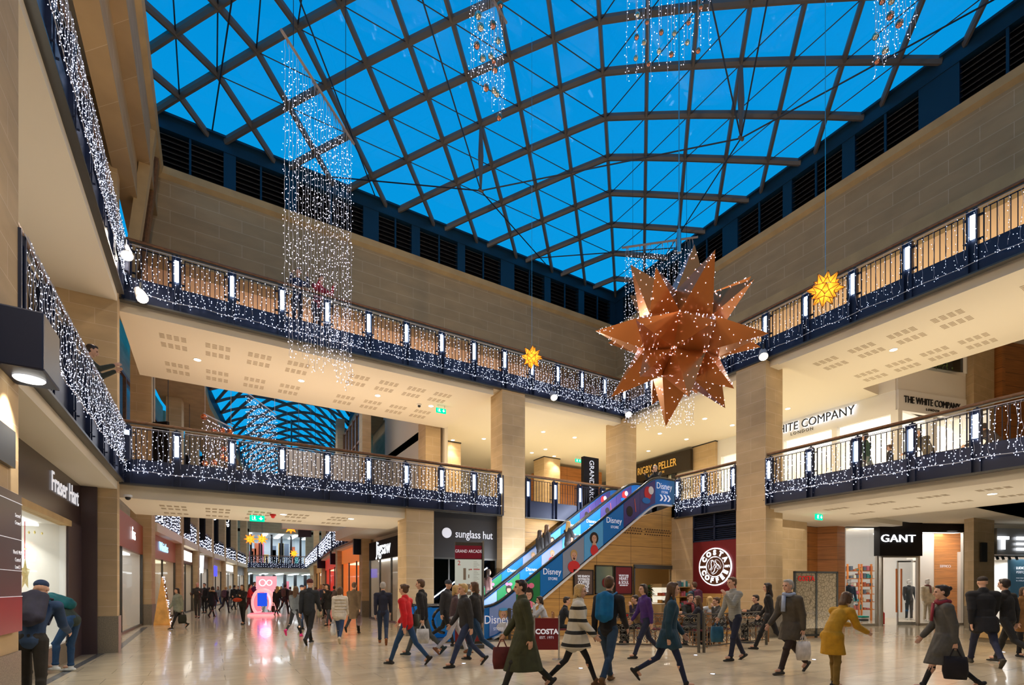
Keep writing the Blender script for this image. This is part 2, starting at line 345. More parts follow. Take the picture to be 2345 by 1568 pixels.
for i, (y0_, y1_) in enumerate([(-2.2, -.6), (-5.8, -3.2), (-8.2, -6.6)]):
    w = thing('window_%d' % (i+1), 'tall timber framed window high on the left wall', 'window', (-18.5, (y0_+y1_)/2, 9.3)); w['kind'] = 'structure'; del w['category']; del w['label']
    f = MB()
    for yy in (y0_, y1_-.22, (y0_+y1_)/2-.1): f.box((-18.65, yy, 9.4), (-18.15, yy+.22, 14.0))
    for zz in (11.6, 13.6): f.box((-18.75, y0_, zz), (-18.05, y1_, zz+.3))
    f.build('window_frame', M['timber'], w)
    g = MB(); g.box((-18.5, y0_+.2, 9.4), (-18.46, y1_-.2, 14)); g.build('window_pane', mat('dusk_pane', (.02, .05, .12), .15, spec=.8), w)
# timber and render brackets above the far end of the left wall
for i, (yy, zz) in enumerate([(.5, 10.9), (1.5, 11.3)]):
    t = MB(); t.plate([(-17.25, yy, 9.5), (-17.25, yy+.35, 9.5), (-16.75, yy+.35, 13.9), (-16.75, yy, 13.9)], .25, 0)
    struct(t, 'trim_%d' % (12+i), M['timber'] if i else M['coping'])

# pillars --------------------------------------------------------------
def pillar(x0, x1, y0_, y1_, z0, z1, label, base=True, cap=False, m='stone'):
    t = thing('stone_pillar', label, 'pillar', ((x0+x1)/2, (y0_+y1_)/2, z0))
    f = MB(); f.box((x0, y0_, z0), (x1, y1_, z1)); f.build('shaft', M[m], t)
    if base:
        f = MB(); f.box((x0-.015, y0_-.015, z0), (x1+.015, y1_+.015, z0+.88)); f.build('plinth', M['granite'], t)
    if cap:
        f = MB(); f.box((x0-.02, y0_-.02, z1-.05), (x1+.02, y1_+.02, z1)); f.build('shadow_gap', M['black'], t)
    return t
pillar(-6.1, -5.12, -.1, .78, 0, 8.84, 'tall stone pillar between the sunglasses shop and the escalators')
pillar(-.08, .63, -.06, 1.09, 4.78, 8.84, 'stone pillar under the inner corner of the upper balconies', base=False)
pillar(-.1, .82, -6.46, -5.41, 0, 8.84, 'tall stone pillar right of the round coffee sign')
pillar(-9.7, -8.73, -.02, .86, 0, 4.28, 'stone pillar left of the sunglasses shop front')
pillar(-.06, .4, -3.59, -2.5, 0, 4.28, 'short stone pillar left of the red coffee sign wall', base=False)
pillar(.75, 1.85, 7.16, 8.2, 4.78, 8.95, 'spotlit stone pillar on the first floor behind the short balcony', base=False, cap=True)
pillar(-5.4, -4.35, 7.2, 8.2, 4.78, 8.95, 'spotlit stone pillar on the first floor behind the lit bridge end', base=False, cap=True)
pillar(6.38, 6.9, .3, 1.65, 4.78, 8.95, 'stone pillar between the gold lettered shop and the white shop', base=False, cap=True)
pillar(-7.2, -6.5, 4.7, 5.6, 4.78, 8.95, 'stone pillar at the right end of the upper bridge', base=False)
# downlights that graze the two spotlit pillars
light('SPOT', (1.55, 6.85, 8.85), 160, WARM, .05, aim((1.55, 6.85, 8.85), (1.5, 7.25, 6)), spot=75)
light('SPOT', (-4.9, 6.85, 8.85), 160, WARM, .05, aim((-4.9, 6.85, 8.85), (-4.9, 7.25, 6)), spot=75)
# first floor lobby back walls
b = MB(); b.box((-12, 13, 4.75), (9.5, 13.4, 8.95)); struct(b, 'wall_lobby_back', M['plaster_white'])
b = MB(); b.box((2.2, 7.9, 4.75), (5.6, 8.1, 8.75)); b.box((1.2, 9, 4.75), (2.2, 9.2, 8.4)); tag(b.build('timber_wall_panelling', M['wood_red']), 'cherry timber panelled wall on the first floor right of the spotlit pillar', 'wall panelling')
# ground floor: timber wall below the short balcony and under the escalator
b = MB(); b.box((-5.2, .2, 0), (.1, .3, 4.25)); struct(b, 'wall_timber_back', M['wood'])
# coffee shop recess and its timber front (in the plane of the escalator side)
xa, xb = on_y(1452, -2.6), on_y(1548, -2.6)
b = MB(); b.box((-9.2, .05, 0), (-9.1, .1, .1))
def esc_z(x): return 5.75 - .69*(-1.0-x) if x < -1.0 else 5.75          # handrail height above the escalator line
SK = .98
b = MB()
xs = [-6.2, -5, -4, -3, -2, -1.0, -.06]
low = [(x, -2.62, 0) for x in xs]; top = [(x, -2.62, max(.02, esc_z(x)-SK+.02)) for x in xs]
def wallpiece(mb, x0, x1, z0, top_f=True):
    zt0, zt1 = esc_z(x0)-SK+.02, esc_z(x1)-SK+.02
    if zt0 <= z0: zt0 = z0+.01
    mb.add([(x0, -2.62, z0), (x1, -2.62, z0), (x1, -2.62, zt1), (x0, -2.62, zt0), (x0, -2.52, z0), (x1, -2.52, z0), (x1, -2.52, zt1), (x0, -2.52, zt0)],
           [(0, 1, 2, 3), (5, 4, 7, 6), (4, 0, 3, 7), (1, 5, 6, 2), (3, 2, 6, 7), (0, 4, 5, 1)])
wallpiece(b, -7.6, xa, 0.0); wallpiece(b, xa, xb, 2.36); wallpiece(b, xb, -.06, 0)
if xa < -1.0: pass
struct(b, 'wall_timber_front', M['wood'])
# perforation rows in the timber wall
b = MB()
for r in range(3):
    x = -3.75+r*.0
    while x < -.15:
        z = 3.55+r*.1
        if abs((x+.02) % 1.6-.8) < .72: b.box((x+(r % 2)*.06, -2.632, z), (x+.07+(r % 2)*.06, -2.621, z+.03))
        x += .125
tag(b.build('perforation_rows', M['fascia_brown']), 'rows of small dark slots cut into the timber wall below the escalator top', 'wall vents', kind='stuff')
b = MB(); b.box((xa-.05, -2.66, 2.3), (xb+.06, -2.5, 2.44)); b.box((xb, -2.66, 0), (xb+.07, -2.5, 2.36)); b.box((xa-.06, -2.66, 0), (xa, -2.5, 2.36)); struct(b, 'trim_8', M['dark_steel'])
b = MB(); b.box((-4.2, -.35, 0), (3.6, -.25, 2.9)); b.box((-4.3, -2.5, 0), (-4.2, -.25, 2.9)); b.box((3.5, -4.4, 0), (3.6, -.25, 2.9)); struct(b, 'wall_coffee_recess', mat('cream_recess_wall', (.62, .47, .26), .8))
b = MB(); b.box((-4.3, -2.5, 2.9), (3.6, -.25, 3.0)); struct(b, 'ceiling_coffee_recess', M['plaster'])
light('AREA', (-2.0, -1.5, 2.85), 35, WARM, 1.5, size_y=1.0)
# red sign wall with grille
b = MB(); b.box((-.02, -5.42, 1.39), (.1, -3.58, 3.25)); struct(b, 'wall_red', M['maroon'])
b = MB(); b.box((-.02, -5.42, 0), (.1, -3.58, 1.39)); struct(b, 'wall_timber_low', M['wood'])
t = thing('ventilation_grille', 'dark slatted ventilation grille above the red coffee sign wall', 'grille', (0, -4.5, 3.25))
f = MB(); f.box((.06, -5.42, 3.25), (.12, -3.58, 4.3)); f.build('backing', M['black'], t)
f = MB()
for k in range(14): f.plate([(.0, -5.42, 3.28+k*.07), (.0, -3.58, 3.28+k*.07), (.06, -3.58, 3.33+k*.07), (.06, -5.42, 3.33+k*.07)], .012)
f.build('slats', M['navy'], t)
f = MB()
for yy in (-5.42, -4.53, -3.64): f.box((-.03, yy, 3.25), (.06, yy+.06, 4.3))
for zz in (3.25, 3.72, 4.25): f.box((-.03, -5.42, zz), (.06, -3.58, zz+.05))
f.build('frame', M['navy'], t)

# right wing ground floor ------------------------------------------------
yy = -4.6; x13, x72 = on_y(1813, yy), on_y(1872, yy)
b = MB(); b.box((.8, -5.2, 0), (x13, yy+.3, 4.15)); b.box((x13-.02, yy, 0), (x13, yy+.3, 4.1)); struct(b, 'wall_stone_recess', M['stone'])
g1 = GD(1917, 20.55); g2 = GD(1935, 20.8)
b = MB(); b.box((x13, yy+.0, 0), (x72, yy+.3, 4.1)); b.prism([(x72, yy), (x72, yy+.3), (g2[0]+.2, g2[1]+1), g2, g1], 0, 4.3); struct(b, 'wall_cherry_timber', M['wood_red'])

# outer walls of the building that close the view behind shops and walkways
b = MB(); b.box((12.5, -24, 0), (12.8, -14, 12)); b.box((20, -24, 0), (20.3, 14, 12)); b.box((-6.3, 13.45, 0), (20.3, 13.7, 12)); b.box((9.4, -4, 4.75), (9.6, 13.4, 9)); b.box((7.2, -3.6, 0), (7.4, 13.4, 4.2)); b.box((-7.6, .7, 0), (7.2, .95, 4.25)); struct(b, 'wall_outer_right', M['plaster'])
b = MB(); b.box((-21.3, -24.3, 0), (-21, 12, 16)); b.box((-18.8, .15, 4.7), (-18.6, 9.0, 16)); b.box((-19.4, 9, 4.7), (-19.2, 30, 16)); b.box((-19.6, .1, 0), (-17.65, .34, 4.2)); struct(b, 'wall_outer_left', M['stone'])
b = MB(); b.box((-21, -24.3, 0), (20, -24, 16.2)); struct(b, 'wall_behind', M['stone'])
b = MB(); b.box((9.5, -24, 11.7), (20.3, 14, 11.9)); b.box((-6.3, 9, 11.7), (9.5, 14, 11.9)); b.box((4.5, -24, 4.3), (20, -9.5, 4.7)); b.box((-21, -24, 13.9), (-17.3, .15, 14.1)); struct(b, 'ceiling_outer', M['plaster'])
b = MB(); b.box((-6.35, 4.6, 4.75), (-6.2, 13.5, 11.7)); b.box((-7.6, .95, 0), (-7.45, 13.4, 4.25)); struct(b, 'wall_lobby_side', M['plaster'])
# ---------------------------------------------------------------- glass roof over the atrium
XR, YB, XL, SP = 2.05, 2.8, -16.97, 1.93
GT = [(0, 0), (.8, .30), (1.77, .63), (2.73, .96), (3.7, 1.27), (4.66, 1.54), (5.62, 1.80), (6.59, 2.0), (7.55, 2.16), (9.6, 2.32)]
def groof(d):
    d = max(0, d)
    for (a, za), (c, zc) in zip(GT, GT[1:]):
        if d <= c: return za+(zc-za)*(d-a)/(c-a)
    return GT[-1][1]
def zr(x, y): return 16.2+groof(min(XR-x, YB-y, x-XL))
YF = -19.5
roof = thing('glass_roof', 'big curved diagrid glass roof over the atrium under a blue dusk sky', 'roof', (-7.5, -8, 16.2))
def inside(x, y): return XL-1e-6 <= x <= XR+1e-6 and YF <= y <= YB+1e-6
def node(i, j):
    # P lines x-y = c1+SP*i ; Q lines x+y = c2-SP*j
    p = (XR-YB)+SP*i; q = (.62+YB)-SP*j
    return ((p+q)/2, (q-p)/2)
# members are split into runs so each crossing pair is its own part
def clipseg(a, b_):
    pts = []
    n = 24
    for k in range(n+1):
        t = k/n; x = a[0]+(b_[0]-a[0])*t; y = a[1]+(b_[1]-a[1])*t
        if inside(x, y): pts.append((x, y))
    return pts
def beam(mb, pts, w, h_):
    """shallow box section following pts, hung below the roof surface"""
    vs = []; fs = []
    for i, p in enumerate(pts):
        a = pts[max(i-1, 0)]; c = pts[min(i+1, len(pts)-1)]
        d = Vector((c[0]-a[0], c[1]-a[1], 0)).normalized(); n = Vector((-d[1], d[0], 0))
        for s_, dz in ((-1, 0), (1, 0), (1, -h_*.55), (.45, -h_), (-.45, -h_), (-1, -h_*.55)): vs.append((p[0]+n[0]*w/2*s_, p[1]+n[1]*w/2*s_, p[2]+dz))
    k = 6
    for i in range(len(pts)-1): fs += [(i*k+j, i*k+(j+1) % k, (i+1)*k+(j+1) % k, (i+1)*k+j) for j in range(k)]
    mb.add(vs, fs)
lines = []
for i in range(-14, 16):
    for fam in (0, 1):
        pts = []
        for j in range(-2, 40):
            if fam == 0: x, y = node(i, j)
            else: x, y = node(j-24, i+14)
            pts.append((x, y))
        run = []
        for (a, c) in zip(pts, pts[1:]):
            ia, ic = inside(*a), inside(*c)
            if ia and not run: run = [a]
            if ia and ic: run.append(c)
            elif ia != ic:
                lo, hi = (a, c) if ia else (c, a)
                t0, t1 = 0.0, 1.0
                for _ in range(24):
                    tm = (t0+t1)/2; x = lo[0]+(hi[0]-lo[0])*tm; y = lo[1]+(hi[1]-lo[1])*tm
                    if inside(x, y): t0 = tm
                    else: t1 = tm
                e = (lo[0]+(hi[0]-lo[0])*t0, lo[1]+(hi[1]-lo[1])*t0)
                if ia: run.append(e)
                else: run = [e, c]
        if len(run) > 1: lines.append((fam, [(x, y, zr(x, y)) for x, y in run]))
for fam, pts in lines:
    mb = MB(); beam(mb, pts, .15 if fam else .13, .2); mb.build('roof_rib', M['roof_steel'], roof)
# glazing channel (thin dark strip above) and bracing cables along the walls' directions
mb = MB(); nodes = []
for i in range(-14, 16):
    for j in range(0, 34):
        x, y = node(i, j)
        if inside(x, y): nodes.append((i, j, x, y))
for i, j, x, y in nodes:
    # one diagonal per cell, parallel to the nearest wall
    cells = [(i, j, i+1, j+1), (i+1, j, i, j+1)]
    c = node(i+.5, j+.5); dx, dy = min(XR-c[0], c[0]-XL), YB-c[1]
    a1, b1, a2, b2 = cells[1] if dx < dy else cells[0]
    if dx < dy: p, q = node(i, j), node(i+1, j+1)
    else: p, q = node(i+1, j), node(i, j+1)
    # the pair whose line runs parallel to the nearest wall
    cand = [(node(i, j), node(i+1, j+1)), (node(i+1, j), node(i, j+1))]
    want = 1 if dx < dy else 0                       # 1: along y, 0: along x
    for p, q in cand:
        along_y = abs(p[1]-q[1]) > abs(p[0]-q[0])
        if along_y == bool(want) and inside(*p) and inside(*q):
            mb.tube([(p[0], p[1], zr(*p)-.12), (q[0], q[1], zr(*q)-.12)], .019, 4)
mb.build('bracing_cables', M['cable'], roof)
# glass panes follow the same surface
mb = MB(); n = 22; m_ = 26
vs = []
for a in range(n+1):
    for c in range(m_+1):
        x = XL+(XR-XL)*a/n; y = YF+(YB-YF)*c/m_; vs.append((x, y, zr(x, y)+.05))
mb.add(vs, [(a*(m_+1)+c, (a+1)*(m_+1)+c, (a+1)*(m_+1)+c+1, a*(m_+1)+c+1) for a in range(n) for c in range(m_)])
mb.build('glazing', M['roof_glass'], roof)
# king posts and tie cables
def nearest(px, py):
    best = None
    for i, j, x, y in nodes:
        dx, dy = x-CAM[0], y-CAM[1]; X = dx*RGT[0]+dy*RGT[1]; Y = dx*FWD[0]+dy*FWD[1]
        if Y < 2: continue
        u = CX+FPX*X/Y; v = Y0-FPX*(zr(x, y)-CAMH)/Y; d = (u-px)**2+(v-py)**2
        if best is None or d < best[0]: best = (d, x, y)
    return best[1:]
kp = [nearest(1103, 270), nearest(1722, 115)]
ends = []
for k, (x, y) in enumerate(kp):
    z = zr(x, y); zb = z-2.35; ends.append((x, y, zb))
    s = MB(); s.tube([(x, y, z-.1), (x, y, z-1.2)], .05, 8, r2=.10); s.tube([(x, y, z-1.2), (x, y, zb)], .10, 8, r2=.03); s.tube([(x-.09, y, zb), (x+.09, y, zb)], .05, 6)
    s.build('king_post', M['roof_steel'], roof)
mb = MB()
def tie(a, c): mb.tube([a, c], .022, 5)
(x1, y1, z1), (x2, y2, z2) = ends
tie(ends[0], (x1-4.3*SP/1.93*1.0, YB, 16.3)); tie(ends[0], (min(x1+5.2, 1.9), YB, 16.3)); tie(ends[0], ends[1]); tie(ends[0], (x1-6.5, y1-6.5, zr(x1-6.5, y1-6.5)-.1))
tie(ends[1], (XR, min(y2+6.2, 2.5), 16.3)); tie(ends[1], (XR, y2-6.2, 16.3)); tie(ends[1], (x2-5.5, y2-6, zr(x2-5.5, y2-6)-.1)); tie(ends[1], (x2-7.5, y2-3, zr(x2-7.5, y2-3)-.1))
tie((-3.2, YB, 16.2), (XR, -1.2, 16.2))
# left side post bottoms seen as crossing rods
tie((-15.2, YB, 16.2), (-14.2, -6.5, 17.2)); tie((-9.9, YB, 16.2), (-15.5, -5.5, 16.9))
mb.build('tie_cables', M['cable'], roof)
# ---------------------------------------------------------------- balustrades
def balustrade(label, posts, zr_, n, p0=None, p1=None, timber='timber', ledn=True, rail_ext=(0, 0)):
    """posts: plan points in order; n: outward unit normal (towards the atrium); zr_: top of the rail"""
    c = posts[len(posts)//2]
    t = thing('balustrade', label, 'balustrade', (c[0], c[1], zr_-1.1))
    d = Vector((posts[-1][0]-posts[0][0], posts[-1][1]-posts[0][1])).normalized()
    a = p0 or posts[0]; e = p1 or posts[-1]
    def at_(p, s, o, z): return (p[0]+d[0]*s+n[0]*o, p[1]+d[1]*s+n[1]*o, z)
    f = MB(); f.obox((a[0]+n[0]*.02, a[1]+n[1]*.02), (e[0]+n[0]*.02, e[1]+n[1]*.02), .09, zr_-.07, zr_); f.build('handrail', M[timber], t, bevel=.02)
    f = MB(); f.obox((a[0]+n[0]*.02, a[1]+n[1]*.02), (e[0]+n[0]*.02, e[1]+n[1]*.02), .03, zr_-.1, zr_-.07)
    f.obox(at_(a, 0, .06, 0)[:2], at_(e, 0, .06, 0)[:2], .16, zr_-1.66, zr_-1.62); f.build('rail_bracket', M['dark_steel'], t)
    for p in posts:
        f = MB()
        for s in (-.085, .085): f.obox(at_(p, s-.02, .06, 0)[:2], at_(p, s+.02, .06, 0)[:2], .14, zr_-1.64, zr_-.17)
        f.obox(at_(p, -.07, .0, 0)[:2], at_(p, .07, .0, 0)[:2], .03, zr_-1.64, zr_-.12)
        f.tube([at_(p, 0, 0, zr_-.14), at_(p, 0, 0, zr_-.05)], .025, 6)
        for s in (-.14, .14): f.box([v-.012 for v in at_(p, s, .13, zr_-1.5)], [v+.012 for v in at_(p, s, .15, zr_-1.5)])
        po = f.build('post', M['navy'], t)
        if ledn:
            f = MB(); f.obox(at_(p, -.045, .07, 0)[:2], at_(p, .045, .07, 0)[:2], .05, zr_-.82, zr_-.28); f.build('light_strip', M['led_strip'], po)
    for p, q in zip(posts, posts[1:]):
        L = math.dist(p, q)
        if L < .5: continue
        f = MB()
        k = max(3, int(round((L-.4)/.115)))
        for z in (zr_-.2, zr_-.99): f.obox(at_(p, .18, 0, 0)[:2], at_(q, -.18, 0, 0)[:2], .02, z, z+.02)
        for i in range(k+1):
            s = .18+(L-.36)*i/k; v = at_(p, s, 0, 0); w_ = .012 if i in (0, k) else .008
            f.box((v[0]-w_, v[1]-w_, zr_-.99), (v[0]+w_, v[1]+w_, zr_-.18))
        for s in (.13, L-.15):
            for z in (zr_-.3, zr_-.85): 
                v = at_(p, s, 0, z); f.box((v[0]-.04, v[1]-.04, z-.01), (v[0]+.04, v[1]+.04, z+.01))
        f.build('baluster_panel', M['navy_dark'], t)
        f = MB(); f.obox(at_(p, .1, .05, 0)[:2], at_(q, -.1, .05, 0)[:2], .03, zr_-1.62, zr_-1.0); f.build('fascia_panel', M['navy'], t)
    return t
xs_all = [-17.05, -16.0, -14.72, -13.45, -12.2, -10.95, -9.72, -8.48, -7.25]
L2x = xs_all+[-6.0, -4.8, -3.6, -2.4, -1.2, -.12]
balustrade('upper balustrade of the bridge along the back, navy steel with a timber rail', [(x, 0) for x in L2x], 10.5, (0, -1), (-17.2, 0), (.03, 0))
balustrade('upper balustrade along the right side over the white shop', [(0, -.12-1.265*k) for k in range(17)], 10.5, (-1, 0), (0, .03), (0, -21))
balustrade('first floor balustrade of the bridge between the left pilaster and the tall pillar', [(x, 0) for x in xs_all+[-6.16]], 5.87, (0, -1), (-17.2, 0), (-6.08, 0))
balustrade('short first floor balustrade without fairy lights behind the escalator', [(-4.98, 0), (-3.72, 0), (-2.5, 0), (-1.3, 0)], 5.87, (0, -1), (-5.12, 0), (-.1, 0))
balustrade('short first floor balustrade with fairy lights above the coffee sign', [(0, -2.93), (0, -4.1), (0, -5.3)], 5.87, (-1, 0), (0, -2.8), (0, -5.4))
balustrade('first floor balustrade along the right side in front of the white shop', [(0, -6.56-1.25*k) for k in range(12)], 5.87, (-1, 0), (0, -6.47), (0, -21))
balustrade('upper left balustrade seen from below beside the top of the picture', [(-17.2, -.5-1.27*k) for k in range(7)], 10.5, (1, 0), (-17.2, -.43), (-17.2, -8.18), ledn=False)
balustrade('first floor left balustrade above the jeweller shop front', [(-17.2, -.5-1.27*k) for k in range(7)], 5.87, (1, 0), (-17.2, -.43), (-17.2, -8.18), ledn=False)

# ---------------------------------------------------------------- curtains of fairy lights
def light_curtain(name, label, p, q, ztop, drop, n, cat='string lights', step=.1, spacing=.11, br=.0125, bottom_cord=True, wob=.03, swag=.12, group=None, led='led', skip=(), dense=1.0, low=1.0):
    br *= .74
    rnd = random.Random(sum(ord(c)*(i+3) for i, c in enumerate(label)))
    L = math.dist(p, q); d = Vector((q[0]-p[0], q[1]-p[1])).normalized(); c = ((p[0]+q[0])/2, (p[1]+q[1])/2)
    t = thing(name, label, cat, (c[0], c[1], ztop), group=group)
    wmb, bmb = MB(), MB(); s = 0.0; bots = []
    def P(s_, o, z): return (p[0]+d[0]*s_+n[0]*o, p[1]+d[1]*s_+n[1]*o, z)
    while s <= L:
        if any(a <= s <= e for a, e in skip): s += spacing; continue
        dz = drop*(1-rnd.random()*swag) if callable(drop) is False else drop(s/L)
        pts = []; z = 0.0; o = 0.0; x = 0.0; bots.append((s, dz))
        while z < dz:
            pts.append(P(s+x, .15+o, ztop-z))
            x += rnd.uniform(-wob, wob); x *= .85; o = rnd.uniform(0, wob)
            st = step*rnd.uniform(.75, 1.25)
            z += st
            if rnd.random() < .93*dense:
                bx = x+rnd.uniform(-.045, .045); bmb.octa(P(s+bx, .15+o, ztop-z+rnd.uniform(-.02, .02)), br*rnd.uniform(.75, 1.2), br*1.5)
                if low > 1 and z > dz*.68 and rnd.random() < low-1: bmb.octa(P(s+rnd.uniform(-.09, .09), .16+o, ztop-z+rnd.uniform(-.06, .06)), br, br*1.5)
        if len(pts) > 1: wmb.tube(pts, .0035, 3)
        s += spacing*rnd.uniform(.7, 1.3)
    wmb.tube([P(0, .13, ztop), P(L, .13, ztop)], .009, 4)
    if bottom_cord and len(bots) > 2:
        md = drop
        cord = [P(s_, .17, ztop-md*.99+.02*math.sin(s_*5)) for s_ in [L*i/max(4, int(L*3)) for i in range(max(4, int(L*3))+1)] if not any(a <= s_ <= e for a, e in skip)]
        wmb.tube(cord, .008, 4)
        for c_ in cord:
            for k in range(3): bmb.octa((c_[0]+d[0]*rnd.uniform(-.15, .15), c_[1]+d[1]*rnd.uniform(-.15, .15), c_[2]+rnd.uniform(-.02, .02)), br, br*1.4)
    wmb.build('wire', M['wire'], t)
    b_ = bmb.build('bulbs', M[led], t); b_['kind'] = 'stuff'
    return t
gr = 'fairy light curtains hung on the balustrades'
light_curtain('fairy_light_curtain', 'fairy lights on the upper balustrade along the back, left of the tall pillar', (-17.0, 0), (-6.2, 0), 10.3, 1.24, (0, -1), group=gr, spacing=.15, low=1.6)
light_curtain('fairy_light_curtain', 'fairy lights on the upper balustrade from the tall pillar to the far corner', (-6.1, 0), (-.1, 0), 10.3, 1.24, (0, -1.0), group=gr, spacing=.105, low=1.7)
light_curtain('fairy_light_curtain', 'sparse curtain of fairy lights on the upper right balustrade', (0, -.2), (0, -20), 10.3, 1.24, (-1.0, 0), group=gr, spacing=.17, dense=.62, low=1.5, br=.008)
light_curtain('fairy_light_curtain', 'curtain of white fairy lights on the first floor balustrade of the bridge', (-16.95, 0), (-6.3, 0), 5.68, 1.14, (0, -1.0), group=gr, spacing=.12, low=1.6)
light_curtain('fairy_light_curtain', 'short curtain of white fairy lights above the coffee sign', (0, -2.9), (0, -5.38), 5.68, 1.14, (-1.0, 0), group=gr, spacing=.1, low=2)
light_curtain('fairy_light_curtain', 'curtain of fairy lights on the first floor balustrade in front of the white shop', (0, -6.5), (0, -20), 5.68, 1.14, (-1.0, 0), group=gr, spacing=.14, low=1.7)
light_curtain('fairy_light_curtain', 'dense curtain of fairy lights on the upper left balustrade', (-17.2, -.4), (-17.2, -8.1), 10.35, 1.1, (1, 0), group=gr, spacing=.085, step=.085, low=1.5, br=.008)
light_curtain('fairy_light_curtain', 'dense curtain of fairy lights on the first floor left balustrade above the jeweller', (-17.2, -.4), (-17.2, -8.1), 5.7, 1.1, (1, 0), group=gr, spacing=.09, step=.085, low=1.5, br=.0075)

# hanging light curtains with a rod in the middle of the atrium
def hanging(label, p, q, zt, zb, baubles=0, seed=1, strands=20, cat='light curtain', br=.012, var=.4, wires=True, bsize=.1, tilt=0.0):
    br *= .72; rnd = random.Random(seed); L = math.dist(p, q); d = Vector((q[0]-p[0], q[1]-p[1])).normalized()
    t = thing('hanging_light_curtain', label, cat, ((p[0]+q[0])/2, (p[1]+q[1])/2, zt))
    wmb, bmb = MB(), MB()
    f = MB(); f.tube([(p[0]-d[0]*.15, p[1]-d[1]*.15, zt), (q[0]+d[0]*.15, q[1]+d[1]*.15, zt)], .035, 6)
    for i in range(34):
        s = L*rnd.random(); f.tube([(p[0]+d[0]*s, p[1]+d[1]*s, zt), (p[0]+d[0]*s+.03, p[1]+d[1]*s, zt-rnd.uniform(.05, .25))], .018, 4, r2=.003)
    f.build('rod', mat('rod_taupe', (.30, .24, .22), .6), t)
    for i in range(strands):
        s = L*i/(strands-1)+rnd.uniform(-.03, .03); x, y = p[0]+d[0]*s, p[1]+d[1]*s; z = zt-.1; ze = zb+rnd.random()*var
        pts = [(x, y, z)]
        while z > ze:
            z -= rnd.uniform(.085, .16); pts.append((x+rnd.uniform(-.012, .012), y+rnd.uniform(-.012, .012), z))
            if zt-z > .35: 
                for q_ in range(2 if rnd.random() < .3 else 1): bmb.octa((x+rnd.uniform(-.06, .06), y+rnd.uniform(-.05, .05), z+rnd.uniform(-.03, .03)), br*rnd.uniform(.7, 1.15), br*1.4)
        wmb.tube(pts, .004, 3)
    wmb.build('wire', M['wire'], t); o = bmb.build('bulbs', M['led_star'], t); o['kind'] = 'stuff'
    if wires:
        f = MB()
        for s in (.1, .9): x, y = p[0]+d[0]*L*s, p[1]+d[1]*L*s; f.tube([(x, y, zt), (x, y, zr(x, y)-.1)], .008, 4)
        f.build('suspension_wire', M['cable'], t)
    return t, rnd, d, L
A1, B1 = GD(654, 11.31), GD(804, 13.9)
hanging('tall hanging curtain of fairy lights falling from a slanting looking rod to the upper bridge', A1, B1, 14.0, 6.9, seed=3, strands=24, var=.8)
A1, B1 = GD(1434, 18.3), GD(1588, 17.8)
hanging('hanging curtain of fairy lights behind the big copper star', A1, B1, 14.0, 7.35, seed=5, strands=24, br=.013)
M['copper'] = mat('copper_mirror', (.50, .17, .045), .24, .62)
M['bauble_c'] = mat('copper_bauble', (.80, .32, .20), .1, 1.0)
M['bauble_s'] = mat('champagne_bauble', (.75, .68, .52), .1, 1.0)
def bauble_curtain(label, p, q, zb0, n, seed, where, spots):
    zt = 16.8
    t, rnd, d, L = hanging(label, p, q, zt, zb0, seed=seed, strands=11, br=.012, var=.5, wires=False)
    g = 'glass baubles on the hanging light curtains'
    for k, (px, py, r, m) in enumerate(spots):
        s = (px-spots[0][0]); 
        # depth follows the curtain line
        u = where(px); x, y = p[0]+d[0]*L*u, p[1]+d[1]*L*u
        dx, dy = x-CAM[0], y-CAM[1]; Y = dx*FWD[0]+dy*FWD[1]; z = CAMH+(Y0-py)/FPX*Y
        rr = r/FPX*Y*.8
        f = MB(); f.ball((x, y, z), rr, 12); o = f.build('bauble', M['bauble_c' if m else 'bauble_s'], smooth=True)
        f = MB(); f.tube([(x, y, z+rr*.9), (x, y, z+rr*1.25)], rr*.22, 8); f.build('cap', M['gold'], o)
        f = MB(); f.tube([(x, y, z+rr), (x, y, zt)], .004, 3); f.build('thread', M['wire'], o)
        tag(o, '', 'bauble', g)
        o['label'] = '%s bauble %s in the %s' % ('copper' if m else 'champagne', ['at the bottom', 'second from the bottom', 'third from the bottom', 'fourth from the bottom', 'fifth from the bottom', 'sixth from the bottom', 'seventh from the bottom', 'eighth from the bottom', 'ninth from the bottom', 'tenth from the bottom', 'eleventh from the bottom', 'twelfth from the bottom', 'thirteenth from the bottom', 'near the top'][min(k, 13)], label.split(' with')[0])
def lin(a, c): return lambda px: (px-a)/(c-a)
bauble_curtain('left bauble light curtain with copper and champagne balls', GD(1078, 12.2), GD(1153, 13.4), 14.0, 10, 11, lin(1078, 1153),
    [(1142, 268, 9, 1), (1137, 215, 8, 0), (1130, 207, 8, 0), (1111, 201, 9, 1), (1132, 159, 9, 1), (1129, 139, 8, 1), (1104, 133, 9, 0), (1122, 128, 8, 0), (1091, 104, 9, 1), (1140, 93, 8, 0), (1099, 62, 10, 0), (1127, 57, 10, 1), (1094, 35, 10, 0), (1145, 12, 9, 1)])
bauble_curtain('middle bauble light curtain with copper and champagne balls', GD(1438, 12.4), GD(1622, 11.7), 13.9, 10, 12, lin(1438, 1622),
    [(1487, 146, 7, 1), (1457, 133, 7, 0), (1540, 125, 7, 1), (1512, 117, 7, 0), (1600, 116, 7, 1), (1576, 97, 7, 0), (1477, 97, 7, 0), (1459, 85, 7, 1), (1547, 76, 7, 0), (1517, 74, 7, 1), (1579, 51, 7, 1), (1484, 50, 7, 1), (1461, 34, 7, 0), (1606, 16, 7, 1)])
